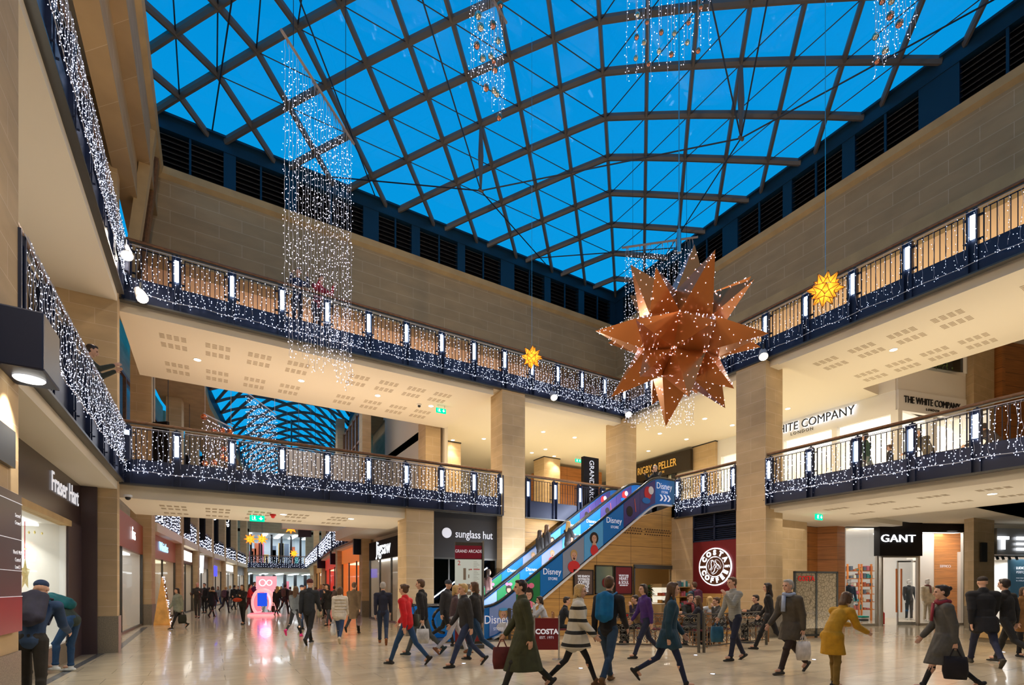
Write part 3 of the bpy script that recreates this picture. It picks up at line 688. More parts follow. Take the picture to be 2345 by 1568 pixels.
bauble_curtain('right bauble light curtain with copper and champagne balls', GD(2004, 12.2), GD(2096, 11.1), 13.9, 10, 13, lin(2004, 2096),
    [(2009, 139, 9, 1), (2029, 115, 9, 0), (2005, 83, 9, 0), (2062, 54, 10, 1), (2041, 36, 10, 1), (2044, 2, 9, 0), (2022, 2, 9, 1)])

# ---------------------------------------------------------------- stars
def spike_star(mbs, c, R, r0, rnd, rot, mi=0):
    """spiked star on a rhombicuboctahedron-like core: list of (verts, faces) pyramids"""
    bm = bmesh.new(); bmesh.ops.create_icosphere(bm, subdivisions=1, radius=r0)
    out = []
    for f in bm.faces:
        n = f.normal.copy(); vs = [v.co.copy() for v in f.verts]; tip = n*R*(1+rnd.uniform(-.12, .08))
        out.append((vs, tip))
    bm.free(); return out
def rhombi_faces(a):
    k = 1+math.sqrt(2); pts = set()
    for s1 in (-1, 1):
        for s2 in (-1, 1):
            for s3 in (-1, 1):
                pts |= {(s1, s2, s3*k), (s1, s2*k, s3), (s1*k, s2, s3)}
    dirs = [Vector(v) for v in [(1,0,0),(-1,0,0),(0,1,0),(0,-1,0),(0,0,1),(0,0,-1)]]
    dirs += [Vector(v).normalized() for v in [(x,y,0) for x in (-1,1) for y in (-1,1)]+[(x,0,y) for x in (-1,1) for y in (-1,1)]+[(0,x,y) for x in (-1,1) for y in (-1,1)]]
    dirs += [Vector((x,y,z)).normalized() for x in (-1,1) for y in (-1,1) for z in (-1,1)]
    P = [Vector(p)*(a/2) for p in pts]; out = []
    for d in dirs:
        mx = max(p.dot(d) for p in P); f = [p for p in P if p.dot(d) > mx-1e-4]
        c = sum(f, Vector())/len(f); u = (f[0]-c).normalized(); w = d.cross(u)
        f.sort(key=lambda p: math.atan2((p-c).dot(w), (p-c).dot(u))); out.append((d, f))
    return out
def big_star():
    Y = 12.0; c = GD(1555, Y); z = CAMH+(Y0-775)/FPX*Y
    rnd = random.Random(4)
    t = thing('copper_star', 'big many pointed copper star with fairy lights hanging at the far corner of the atrium', 'star decoration', (c[0], c[1], z))
    Rm = Matrix.Rotation(-YAW, 3, 'Z') @ Matrix.Rotation(.09, 3, 'Y') @ Matrix.Rotation(math.radians(17), 3, 'X') @ Matrix.Rotation(.06, 3, 'Z'); dots = MB(); C0 = Vector((c[0], c[1], z))
    for d, f in rhombi_faces(.74):
        L = {4: 1.0, 3: .93}[len(f)]*2.02
        if abs(d.z) > .9: L = 1.98
        tip = d*L+Vector((rnd.uniform(-.03, .03), rnd.uniform(-.03, .03), rnd.uniform(-.03, .03)))
        V = [Rm @ p for p in f]; T = Rm @ tip; n = len(V); mb = MB()
        mb.add([tuple(C0+v) for v in V]+[tuple(C0+T)], [(i, (i+1) % n, n) for i in range(n)]); mb.build('star_spike', M['copper'], t)
        for i in range(n):
            A_, B_ = V[i], V[(i+1) % n]; nn = (B_-A_).cross(T-A_).normalized()
            for k in range(9):
                u = rnd.random()**1.4*.92; w = rnd.random(); p = (A_*(1-w)+B_*w)*(1-u)+T*u+nn*.012
                dots.octa(tuple(C0+p), .009, .010)
            for k in range(6):
                p = A_*(1-k/6)+T*(k/6); 
                if rnd.random() < .35: dots.octa(tuple(C0+p+nn*.015), .009, .01)
    o = dots.build('star_bulbs', M['led_star'], t); o['kind'] = 'stuff'
    f = MB(); top = C0+Vector((0, 0, 2.05)); f.tube([tuple(top), (c[0], c[1], zr(*c)-.1)], .014, 4); f.tube([tuple(top+Vector((0, 0, 0))), tuple(top+Vector((0, 0, .55)))], .05, 6); f.build('suspension_cable', M['steel'], t)
big_star()
def amber():
    m = bpy.data.materials.new('amber_paper'); m.use_nodes = True; t = m.node_tree; t.nodes.clear()
    o = t.nodes.new('ShaderNodeOutputMaterial'); e = t.nodes.new('ShaderNodeEmission'); e.inputs[0].default_value = (1, .34, .03, 1); e.inputs[1].default_value = .45
    tr = t.nodes.new('ShaderNodeBsdfTranslucent'); tr.inputs[0].default_value = (1, .55, .12, 1); ad = t.nodes.new('ShaderNodeAddShader')
    t.links.new(e.outputs[0], ad.inputs[0]); t.links.new(tr.outputs[0], ad.inputs[1]); t.links.new(ad.outputs[0], o.inputs[0]); return m
M['amber'] = amber(); M['edge'] = mat('star_edge', (.08, .04, .01), .5)
def small_star(label, px, py, Y, dia, ztop=None, detail=True, group=None):
    c = GD(px, Y); z = CAMH+(Y0-py)/FPX*Y; R = dia/2
    t = thing('paper_star_lantern', label, 'star lantern', (c[0], c[1], z), group=group)
    Rm = Matrix.Rotation(-YAW+.3, 3, 'Z') @ Matrix.Rotation(.2, 3, 'X'); C0 = Vector((c[0], c[1], z)); e = MB(); mb = MB()
    for d, f in rhombi_faces(R*.36):
        T = Rm @ (d*R*(1.0 if len(f) == 4 else .8)); V = [Rm @ p for p in f]; n = len(V)
        mb.add([tuple(C0+v) for v in V]+[tuple(C0+T)], [(i, (i+1) % n, n) for i in range(n)])
        if detail:
            for v in V: e.tube([tuple(C0+v), tuple(C0+T)], R*.02, 3)
    mb.build('paper_shade', M['amber'], t)
    if detail: e.build('edge_wires', M['edge'], t)
    f = MB(); f.tube([tuple(C0+Vector((0, 0, R*.9))), (c[0], c[1], ztop or zr(*c)-.1)], .006 if detail else .01, 4); f.build('hanging_cord', M['steel'], t)
    light('POINT', tuple(C0), 7*dia, (1, .6, .2), .04, parent=t, name='lantern_bulb')
small_star('glowing paper star lantern hanging left of the big copper star', 1218, 818, 15.0, .70)
small_star('glowing paper star lantern hanging right of the big copper star', 1890, 662, 10.2, .70)

# ---------------------------------------------------------------- escalators
E_COL = dict(blue=mat('poster_blue', (.004, .17, .58), .35), sky=mat('poster_sky_blue', (.10, .42, .85), .35), green=mat('poster_green', (.02, .22, .07), .35), violet=mat('poster_violet', (.07, .05, .20), .35), grey=mat('poster_grey_blue', (.25, .30, .42), .35), ice=mat('poster_ice_blue', (.25, .38, .80), .35))
M['skin'] = mat('skin', (.62, .36, .25), .55); M['skin_dark'] = mat('skin_dark', (.22, .11, .06), .55)
M['hair_d'] = mat('dark_hair', (.025, .014, .01), .5, noise_amt=.4, noise_scale=80); M['hair_b'] = mat('brown_hair', (.10, .05, .022), .5, noise_amt=.4, noise_scale=80); M['hair_y'] = mat('blonde_hair', (.55, .36, .14), .5, noise_amt=.4, noise_scale=80); M['hair_g'] = mat('grey_hair', (.35, .33, .31), .6)
M['pink'] = mat('pink_cloth', (.85, .20, .38), .7); M['redcloth'] = mat('red_cloth', (.62, .03, .035), .7); M['whitecloth'] = mat('white_cloth', (.8, .8, .82), .7)
SLOPE = .69
def hz(x, y=None):
    """handrail height over the escalator"""
    if x > -1.0: return 5.74
    if x < -7.9: return 1.02
    z = 5.74-SLOPE*(-1.0-x)
    return max(1.02, z)
def hz_s(x):  # softened ends
    return sum(hz(x+k*.12) for k in range(-3, 4))/7
def balustrade_side(t, y, faces, name='balustrade_panel', skirt=.98):
    xs = [-9.45+.15*i for i in range(64)]; xs = [x for x in xs if x < .15]+[.15]
    pts = [(x, y, hz_s(x)) for x in xs]
    # handrail with rounded newel ends
    r = .36; low = [(-9.45-r*math.sin(a), y, 1.02-r+r*math.cos(a)) for a in [PI*i/10 for i in range(11)]]
    top = [(.15+r*math.sin(a), y, 5.74-r+r*math.cos(a)) for a in [PI*i/10 for i in range(11)]]
    f = MB(); f.tube(list(reversed(low))+pts+top, .045, 8); f.build('rubber_handrail', M['rubber'], t, smooth=True)
    return xs
def panel_quad(mb, x0, x1, y, zoff0, zoff1, mi=0, nrm=-1, th=.012):
    n = max(1, int((x1-x0)/.15)); 
    for i in range(n):
        a, c = x0+(x1-x0)*i/n, x0+(x1-x0)*(i+1)/n
        pa = [(a, y, hz_s(a)+zoff0), (c, y, hz_s(c)+zoff0), (c, y, hz_s(c)+zoff1), (a, y, hz_s(a)+zoff1)]
        if nrm > 0: pa.reverse()
        mb.plate(pa, th)
SEQ = [('ice', -8.0, -7.05, 'kid_crown'), ('green', -7.05, -6.15, 'girl_bow'), ('blue', -6.15, -5.25, 'logo'), ('grey', -5.25, -4.35, 'boy_red'), ('sky', -4.35, -3.5, 'girl_red'), ('blue', -3.5, -2.55, 'logo'), ('violet', -2.55, -1.75, 'plain'), ('violet', -1.75, -.95, 'swirl')]
def esc_graphics(t, y, inner, h0, h1, nr):
    """wrap of printed panels; y: plane, nr: -1 faces the camera side"""
    for col, a, c, kind in SEQ:
        f = MB(); panel_quad(f, a, c-.012, y, h0, h1); f.build('printed_panel', E_COL[col], t)
        m = (a+c)/2; zc = hz_s(m)+(h0+h1)/2; yy = y-.02; k = (h1-h0)/.9
        g = MB()
        def disc(cx_, cz_, rx, rz, mi, d=0): 
            n = 14; g.plate([(m+cx_*k+rx*k*math.cos(2*PI*j/n), yy-d*.006, zc+cz_*k+rz*k*math.sin(2*PI*j/n)) for j in range(n)], .005, mi)
        if kind == 'logo':
            text('printed_lettering', 'Disney', .30*k, (m, yy-.012, zc+.12*k), (1, 0, 0), M['offwhite'], t, depth=.004, sx=.92)
            text('printed_lettering', 'STORE', .13*k, (m+.03, yy-.012, zc-.12*k), (1, 0, 0), M['offwhite'], t, depth=.004)
            continue
        if kind == 'plain': g.plate([(m+.18*k, yy, zc-.1*k), (m+.21*k, yy, zc-.1*k), (m+.14*k, yy, zc+.4*k), (m+.11*k, yy, zc+.4*k)], .004, 2); mats = [M['hair_d'], M['skin'], mat('poster_glow_red', (.8, .15, .08), .4), M['hair_d']]; disc(-.12, -.1, .16, .2, 0)
        elif kind == 'swirl': mats = [M['redcloth'], M['whitecloth'], E_COL['blue'], M['hair_d']]; disc(.0, .1, .2, .26, 0); disc(.16, .22, .14, .16, 1, 1); disc(-.1, -.2, .22, .12, 2, 1)
        elif kind == 'kid_crown': mats = [M['hair_y'], M['skin'], M['whitecloth'], E_COL['sky']]; disc(0, .06, .17, .19, 0); disc(0, .0, .12, .16, 1, 1); disc(0, -.36, .26, .16, 2, 1); disc(0, .2, .16, .05, 3, 2)
        elif kind == 'girl_bow': mats = [M['hair_d'], M['skin'], M['pink'], M['hair_d']]; disc(0, .02, .19, .24, 0); disc(0, -.02, .12, .15, 1, 1); disc(0, -.36, .24, .16, 2, 1); disc(-.12, .3, .11, .09, 2, 2); disc(.1, .3, .11, .09, 2, 2); disc(0, .12, .13, .05, 3, 2)
        elif kind == 'boy_red': mats = [M['hair_y'], M['skin'], M['redcloth'], M['hair_d']]; disc(0, .1, .15, .17, 0); disc(0, .02, .12, .16, 1, 1); disc(0, -.34, .27, .22, 2, 1); disc(0, -.04, .04, .05, 3, 2)
        else: mats = [M['hair_d'], M['skin'], M['redcloth'], M['hair_d']]; disc(0, .08, .2, .22, 0); disc(0, .06, .11, .14, 1, 1); disc(0, -.16, .1, .1, 1, 1); disc(0, -.36, .18, .2, 2, 2)
        if kind in ('kid_crown', 'girl_bow', 'boy_red', 'girl_red'):
            zf = {'kid_crown': .02, 'girl_bow': .0, 'boy_red': .05, 'girl_red': .09}[kind]
            for sx in (-.045, .045): disc(sx, zf, .012, .014, 4, 3)
            disc(0, zf-.07, .035, .012, 5, 3); disc(0, zf-.066, .026, .006, 6, 4); disc(0, zf-.03, .010, .016, 7, 3)
        g.build('printed_portrait', mats+[M['black'], M['redcloth'], M['whitecloth'], mat('skin_shadow', (.50, .26, .17), .6)], t)
esc = [(-2.6, -1.36), (-1.24, -.12)]
for k, (yn, yf) in enumerate(esc):
    t = thing('escalator', ['near escalator with bright blue printed sides rising to the first floor', 'far escalator with blue printed sides, next to the bridge'][k], 'escalator', (-4.5, (yn+yf)/2, 0))
    for y in (yn, yf):
        balustrade_side(t, y, None)
    # balustrade bodies: near side skirt deep outside, far side inner face
    for y, side in ((yn, 'near'), (yf, 'far')):
        f = MB(); xs = [-9.35+.15*i for i in range(64)]; xs = [x for x in xs if x < .12]+[.12]
        off = .0
        for a, c in zip(xs, xs[1:]):
            zb_a, zb_c = max(.02, hz_s(a)-.98), max(.02, hz_s(c)-.98)
            f.add([(a, y-.02, zb_a), (c, y-.02, zb_c), (c, y-.02, hz_s(c)-.05), (a, y-.02, hz_s(a)-.05), (a, y+.02, zb_a), (c, y+.02, zb_c), (c, y+.02, hz_s(c)-.05), (a, y+.02, hz_s(a)-.05)],
                  [(0, 1, 2, 3), (5, 4, 7, 6), (3, 2, 6, 7), (0, 4, 5, 1)])
        n = 12; f.plate([(-9.35, y-.02, .28), (-9.35, y-.02, .98)]+[(-9.4-.33*math.sin(a), y-.02, .66+.33*math.cos(a)) for a in [PI*i/n for i in range(n+1)]], .04)
        f.build('balustrade_panel', E_COL['blue'], t)
    esc_graphics(t, yn-.03, False, -.93, -.07, -1)
    esc_graphics(t, yf-.03, True, -.62, -.07, -1)
    # steps
    f = MB(); x = -8.0
    while x < -1.0:
        z = max(0, hz(x)-1.02-.15); f.box((x, yn+.08, max(0, z-.35)), (x+.29, yf-.08, z+.12)); x += .29
    f.box((-9.4, yn+.08, 0), (-8.0, yf-.08, .03)); f.box((-1.0, yn+.08, 4.3), (.1, yf-.08, 4.76)); f.build('steps', M['dark_steel'], t)
    # soffit edge trim
    if k == 0:
        f = MB()
        for a, c in [(-7.9+.2*i, -7.7+.2*i) for i in range(40)]:
            if c > .1: break
            za, zc_ = max(.03, hz_s(a)-1.02), max(.03, hz_s(c)-1.02)
            f.add([(a, -2.70, za-.03), (c, -2.70, zc_-.03), (c, -2.70, zc_+.03), (a, -2.70, za+.03), (a, -2.6, za-.03), (c, -2.6, zc_-.03), (c, -2.6, zc_+.03), (a, -2.6, za+.03)], [(0, 1, 2, 3), (3, 2, 6, 7), (4, 5, 1, 0), (5, 4, 7, 6)])
        f.build('white_edge_trim', M['white'], t)
        text('printed_lettering', 'Disney', .34, (-.5, -2.66, 5.42), (1, 0, 0), M['offwhite'], t, depth=.004, sx=.9)
        text('printed_lettering', 'STORE', .12, (-.48, -2.66, 5.2), (1, 0, 0), M['offwhite'], t, depth=.004)
        text('printed_lettering', 'Disney', .36, (-7.75, -2.66, .62), (1, 0, 0), M['offwhite'], t, depth=.004, sx=.9)
        text('printed_lettering', 'STORE', .12, (-7.7, -2.66, .34), (1, 0, 0), M['offwhite'], t, depth=.004)
        g = MB()
        for i in range(3):
            x = -.75+i*.2; g.plate([(x, -2.66, 4.86), (x+.09, -2.66, 4.86), (x+.2, -2.66, 4.98), (x+.09, -2.66, 5.1), (x, -2.66, 5.1), (x+.11, -2.66, 4.98)], .005)
        g.build('printed_chevrons', M['offwhite'], t)
# blue head panel of the near escalator at the top landing

for k, (yn, yf) in enumerate(esc):
    for yl, w_ in ((yn+.07, 46), ):
        for q in range(3):
            xm = -6.6+q*2.1; zm = hz(xm)-.12
            o = light('AREA', (xm, yl, zm), w_, (.92, .95, 1), 2.3, size_y=.06, name='handrail_light')
            X = Vector((math.cos(math.atan(SLOPE)), 0, math.sin(math.atan(SLOPE)))); Z = Vector((0, -.94, .34)).normalized(); Y_ = Z.cross(X).normalized(); Z = X.cross(Y_)
            o.matrix_world = Matrix.Translation((xm, yl, zm)) @ Matrix(((X.x, Y_.x, Z.x), (X.y, Y_.y, Z.y), (X.z, Y_.z, Z.z))).to_4x4()
# ---------------------------------------------------------------- concourse beyond the bridge
LP = [(-17.65, 3.6), (-17.55, 9.1), (-16.75, 17.5), (-16.0, 24.8), (-15.2, 32), (-14.1, 38.9), (-12.9, 46.5), (-11.7, 53.6), (-11.0, 57.5), (-9.6, 64)]
RP = [(-8.35, 3.0), (-8.25, 10.6), (-7.8, 19.9), (-6.45, 32.2), (-5.2, 45), (-3.9, 57.5)]
def ray_hit(px, poly):
    k = (px-CX)/FPX; d = Vector((k*RGT[0]+FWD[0], k*RGT[1]+FWD[1])); best = None
    for a, c in zip(poly, poly[1:]):
        e = Vector((c[0]-a[0], c[1]-a[1])); w = Vector((a[0]-CAM[0], a[1]-CAM[1])); den = d.x*e.y-d.y*e.x
        if abs(den) < 1e-9: continue
        t = (w.x*e.y-w.y*e.x)/den; u = (w.x*d.y-w.y*d.x)/den
        if -.001 <= u <= 1.001 and t > 0: return Vector((CAM[0]+d.x*t, CAM[1]+d.y*t)), e.normalized()
    return None, None
M['hall_dark'] = mat('dark_signage', (.015, .013, .014), .75, spec=.15)
LEFT_SHOPS = [  # px of pier front right edge, next shop look
    (347, 'sandstone pier next to the triangle tree', (.50, .22, .15), 'shop_warm', 'boutique', (.25, .55, .9)),
    (416, 'second sandstone pier of the left shop row', (.10, .035, .02), 'shop_warm', '', None),
    (453, 'third sandstone pier of the left shop row', (.35, .33, .31), 'shop_white', '', None),
    (486, 'fourth sandstone pier of the left shop row', (.75, .62, .4), 'shop_warm', 'SALE', (.05, .05, .9)),
    (515, 'fifth sandstone pier of the left shop row', (.8, .82, .8), 'shop_white', '', None),
    (542, 'sixth sandstone pier of the left shop row', (.3, .3, .32), 'shop_white', '', None),
    (565, 'far end pier of the left shop row', (.2, .2, .2), 'shop_white', '', None)]
LABN = ['left shop row, nearest, with a terracotta fascia and wooden shelves', 'left shop row, dark timber fascia with a lit white sign', 'left shop row, grey fascia and glass entrance with a tall lit sign', 'left shop row, cream slatted front with a blue lit sign',
        'left shop row, white lit fascia, fifth along', 'left shop row, small grey front near the end', 'left shop row, last front before the far bridge']
LINTEL = 4.2
def offset(p, n, d): return (p[0]+n.x*d, p[1]+n.y*d)
prev = None
piers = []
for k, (px, lab, *_r) in enumerate(LEFT_SHOPS):
    h_, e = ray_hit(px, LP); n = Vector((-e.y, e.x))      # n points left, away from the aisle
    if n.x > 0: n = -n
    a = h_; c = h_+e*.75
    t = thing('shop_pier', lab, 'pier', (a.x, a.y, 0))
    f = MB(); f.prism([tuple(a), tuple(c), offset(c, n, .75), offset(a, n, .75)], .0, 13.2); f.build('shaft', M['stone'], t)
    f = MB(); f.prism([offset(a-e*.02, n, -.02), offset(c+e*.02, n, -.02), offset(c, n, .77), offset(a-e*.02, n, .77)], 0, .88); f.build('plinth', M['granite'], t)
    piers.append((a, c, e, n))
segs = []
start = Vector((-17.6, .35)), Vector((-17.6, .4)), Vector((0, 1)), Vector((-1, 0))
allp = [start]+piers
for k in range(len(allp)-1): segs.append((allp[k][1], allp[k+1][0]))
segs.append((piers[-1][1], piers[-1][1]+piers[-1][2]*3))
def ribbon(mb, a, c, n, d0, d1, z0, z1, mi=0):
    mb.prism([offset(a, n, d0), offset(c, n, d0), offset(c, n, d1), offset(a, n, d1)], z0, z1, mi)
def shop_front(name, label, a, c, n, fascia, inside_m, depth=3.2, back=None, zt=3.2, sign=None, sign_col='white_e', slat=False, mull=2, door=False, ztop=LINTEL, glassy=True):
    """recessed shop front along plan line a->c (n points into the shop)"""
    t = thing(name, label, 'shop front', ((a[0]+c[0])/2, (a[1]+c[1])/2, 0))
    a = Vector(a); c = Vector(c)
    f = MB(); ribbon(f, a, c, n, .3, .45, zt, ztop); f.build('fascia', fascia, t)
    f = MB(); ribbon(f, a, c, n, depth, depth+.05, 0, ztop); ribbon(f, a, a+(c-a).normalized()*.05, n, .4, depth, 0, ztop); ribbon(f, c-(c-a).normalized()*.05, c, n, .4, depth, 0, ztop)
    ribbon(f, a, c, n, .4, depth, zt+.02, zt+.1); f.build('interior', back or M['plaster_white'], t)
    L = (c-a).length; d = (c-a).normalized()
    f = MB()
    for i in range(mull+1):
        p = a+d*(L-.06)*i/mull; ribbon(f, p, p+d*.06, n, .3, .38, 0, zt)
    ribbon(f, a, c, n, .3, .38, 0, .08); f.build('window_frame', M['dark_steel'], t)
    if glassy:
        f = MB(); ribbon(f, a+d*.05, c-d*.05, n, .335, .345, .08, zt); f.build('glass', M['glass'], t)
    f = MB(); ribbon(f, a+d*.3, c-d*.3, n, .7, depth-.6, zt-.06, zt); f.build('ceiling_light', M[inside_m], t)
    return t, a, c, d, L
fl_count = 0
SHELF = [mat('display_'+nm, c_, .7) for nm, c_ in (('ochre', (.6, .35, .1)), ('rust', (.5, .12, .05)), ('slate', (.12, .15, .2)), ('cream', (.8, .75, .6)), ('teal', (.05, .3, .3)), ('rose', (.6, .15, .2)))]
def shelves(t, a, d, n, L, depth, rnd, rows=4, zt=2.6):
    f = MB(); mats = [M['wood_red'], M['plaster_white']]+SHELF
    for r in range(rows):
        z = .4+r*(zt-.4)/rows; ribbon(f, a+d*.3, a+d*(L-.3), n, depth-.4, depth-.02, z, z+.03, 0)
        s = .4
        while s < L-.5:
            w_ = rnd.uniform(.12, .3); hh = rnd.uniform(.1, .38); ribbon(f, a+d*s, a+d*(s+w_), n, depth-.36, depth-.1, z+.03, z+.03+hh, rnd.randint(2, 7)); s += w_+rnd.uniform(.03, .2)
    f.build('stocked_shelves', mats, t); 
for k, (a, c) in enumerate(segs):
    if k >= 7: break
    e = (c-a).normalized(); n = Vector((-e.y, e.x)); n = n if n.x < 0 else -n
    if k == 0: fc, im, sg, sc = (.32, .07, .03), 'shop_white', '', None
    else: _, _, fc, im, sg, sc = LEFT_SHOPS[k-1]
    lab = (['glass shop front just behind the left pilaster with an orange brown sign']+LABN)[k]
    t, A_, C_, d, L = shop_front('shop', lab, a, c, n, mat('shop_fascia', fc, .4), im, zt=3.1 if k > 1 else 3.0, depth=2.6)
    rnd = random.Random(k+40); shelves(t, A_, d, n, L, 2.6, rnd)
    mid = (A_+C_)/2; pz = offset(mid, n, .28)
    if k == 0: text('sign_lettering', 'fins', .7, (*offset(A_+d*(L*.72), n, .26), 3.62), (d.x, d.y, 0), M['white_e'], t, sx=.9, bold=-.012)
    if k == 1: text('sign_lettering', 'Whistles', .62, (*offset(A_+d*(L*.5), n, .26), 3.6), (d.x, d.y, 0), emat('sign_blue_glow', (.25, .6, 1), 3), t)
    if k in (2, 5): f = MB(); ribbon(f, A_+d*.5, A_+d*(L-.8), n, .24, .3, 3.3, 3.9); f.build('lit_sign_panel', M['warm_e'], t)
    if k == 3: f = MB(); f.tube([(*offset(A_+d*L*.4, n, .22), 2.7), (*offset(A_+d*L*.4, n, .22), 4.0)], .11, 8, r2=.16); f.build('lit_sign_panel', M['white_e'], t)
    if k == 4:
        f = MB()
        for i in range(5): ribbon(f, A_+d*(L*.25+i*.35), A_+d*(L*.25+i*.35+.22), n, .22, .3, 2.6, 3.5)
        f.build('sign_lettering', emat('sign_blue', (.05, .05, 1), 3), t)
    # upper: balcony with dense fairy lights, upper back wall, window
    nn = (-n.x, -n.y)
    posts = [tuple(A_+d*(L*i/3)) for i in range(4)]
    if k > 0: posts = [offset(p, Vector(nn), -.22) for p in posts]
    if k > 0:
        balustrade('balcony balustrade over the %s' % ['', 'terracotta shop front', 'dark timber shop front', 'grey shop front with the tall lit sign', 'cream slatted shop front', 'fifth left shop front', 'sixth left shop front'][k], posts, 5.87, nn, ledn=False)
        light_curtain('fairy_light_curtain', 'fairy light curtain on the balcony over the %s' % ['', 'terracotta shop front', 'dark timber shop front', 'grey shop front with the tall lit sign', 'cream slatted shop front', 'fifth left shop front', 'sixth left shop front'][k],
                      posts[0], posts[-1], 5.7, 1.15, nn, group=gr, spacing=.17+.045*k, step=.14+.035*k, br=.021+.004*k, bottom_cord=False)
        f = MB(); ribbon(f, A_+d*.12, C_-d*.12, n, -.05, 2.6, 4.1, 4.5); struct(f, 'ceiling_balcony_%d' % k, M['plaster'])
    f = MB(); ribbon(f, A_, C_, n, 2.0, 2.2, 4.5, 13.7); struct(f, 'wall_left_hall_%d' % k, M['stone'])
    if k > 0:
        w = bpy.data.objects.new('window_hall', None); COL.objects.link(w); w.location = (*offset(mid, n, 1.9), 7); w['kind'] = 'structure'; w.name = 'window_%d' % (10+k)
        f = MB(); 
        for i in range(3): p = A_+d*(.4+(L-.9)*i/2); ribbon(f, p, p+d*.12, n, 1.8, 2.0, 6.2, 12)
        for z in (6.2, 8.6, 11.9): ribbon(f, A_+d*.4, C_-d*.4, n, 1.8, 2.0, z, z+.14)
        f.build('window_frame', M['timber'], w)
        f = MB(); ribbon(f, A_+d*.4, C_-d*.4, n, 1.94, 1.97, 6.2, 12); f.build('window_pane', mat('evening_window', (.04, .07, .10), .15, spec=.8, emit=(.01, .10, .2), es=.3), w)
# vertical black banners
def banner(px0, px1, depth_off, z0, z1, label, txt, poly=LP, col='hall_dark', tz=None, size=.6):
    if depth_off > 3: Y = depth_off
    else: h0, e = ray_hit((px0+px1)/2, poly); Y = ((h0.x-CAM[0])*FWD[0]+(h0.y-CAM[1])*FWD[1])*depth_off
    p, q = GD(px0, Y), GD(px1, Y*.995); t = thing('hanging_banner', label, 'banner', ((p[0]+q[0])/2, (p[1]+q[1])/2, z0))
    f = MB(); f.obox(p, q, .12, z0, z1); f.build('panel', M[col], t)
    r = Vector((q[0]-p[0], q[1]-p[1], 0)).normalized(); nn = Vector((r.y, -r.x, 0))
    m = ((p[0]+q[0])/2+nn.x*.07, (p[1]+q[1])/2+nn.y*.07, tz or (z0+z1)/2)
    f = MB()
    for c_ in (p, q): f.tube([(*c_, z1), (*c_, 13.75)], .012, 4)
    if z1 < 9.5 and Y > 19: f.build('suspension_wire', M['cable'], t)
    if txt: text('lettering', txt, size, m, (0, 0, -1), M['white_e'], t, up=(r.x, r.y, 0), depth=.02)
    return t
banner(352, 385, .93, 4.9, 8.75, 'tall black vertical shop banner lettered L.K.BENNETT behind the bridge railing', 'L.K.BENNETT', tz=5.45, size=.36)
banner(414, 434, 1.0, 4.8, 9.4, 'plain black vertical banner, leftmost over the left shop row', '', size=.5)
banner(453.5, 469, 1.0, 5.0, 11, 'black vertical banner lettered STORE over the left shop row', 'STORE', tz=8.3, size=.62)
banner(487, 499, 1.0, 5.3, 11.4, 'black vertical banner lettered CLINKARD over the left shop row', 'CLINKARD', tz=8.9, size=.66)
banner(515.5, 527, 1.0, 5.5, 11.8, 'black vertical banner lettered TOPSHOP over the left shop row', 'TOPSHOP', tz=9.1, size=.72)
# near left far corner: shop under the bridge already built; stone above
# ---- right side of the concourse
RS = [(829, 846, 'sandstone pier at the right mouth of the concourse, next to a white lettered shop'), (772, 786, 'tall sandstone pier on the right of the concourse behind the couple'), (737, 757, 'second tall sandstone pier on the right of the concourse'), (718, 728, 'third sandstone pier on the right of the concourse')]
rp = []
for k, (p0_, p1_, lab) in enumerate(RS):
    h0, e = ray_hit(p0_+.5, RP); Y = (h0.x-CAM[0])*FWD[0]+(h0.y-CAM[1])*FWD[1]
    n = Vector((e.y, -e.x)); n = n if n.x > 0 else -n
    a = h0; c = h0+e*.8
    t = thing('shop_pier', lab, 'pier', (a.x, a.y, 0)); wd = (p1_-p0_)/FPX*Y/math.cos(math.radians(30.9))*1.0
    f = MB(); f.prism([tuple(a), tuple(c), offset(c, n, wd), offset(a, n, wd)], 0, 13.2); f.build('shaft', M['stone'], t)
    f = MB(); f.prism([offset(a-e*.02, n, -.02), offset(c+e*.02, n, -.02), offset(c+e*.02, n, wd+.02), offset(a-e*.02, n, wd+.02)], 0, .88); f.build('plinth', M['granite'], t)
    rp.append((a, c, e, n, wd))
RF = ['right concourse shop front glowing orange, nearest the pier at the mouth', 'right concourse shop front with a red lit entrance', 'right concourse shop front with a small projecting white sign', 'right concourse shop front, farthest']
rends = [x[0] for x in rp[1:]]+[Vector(RP[-1])]
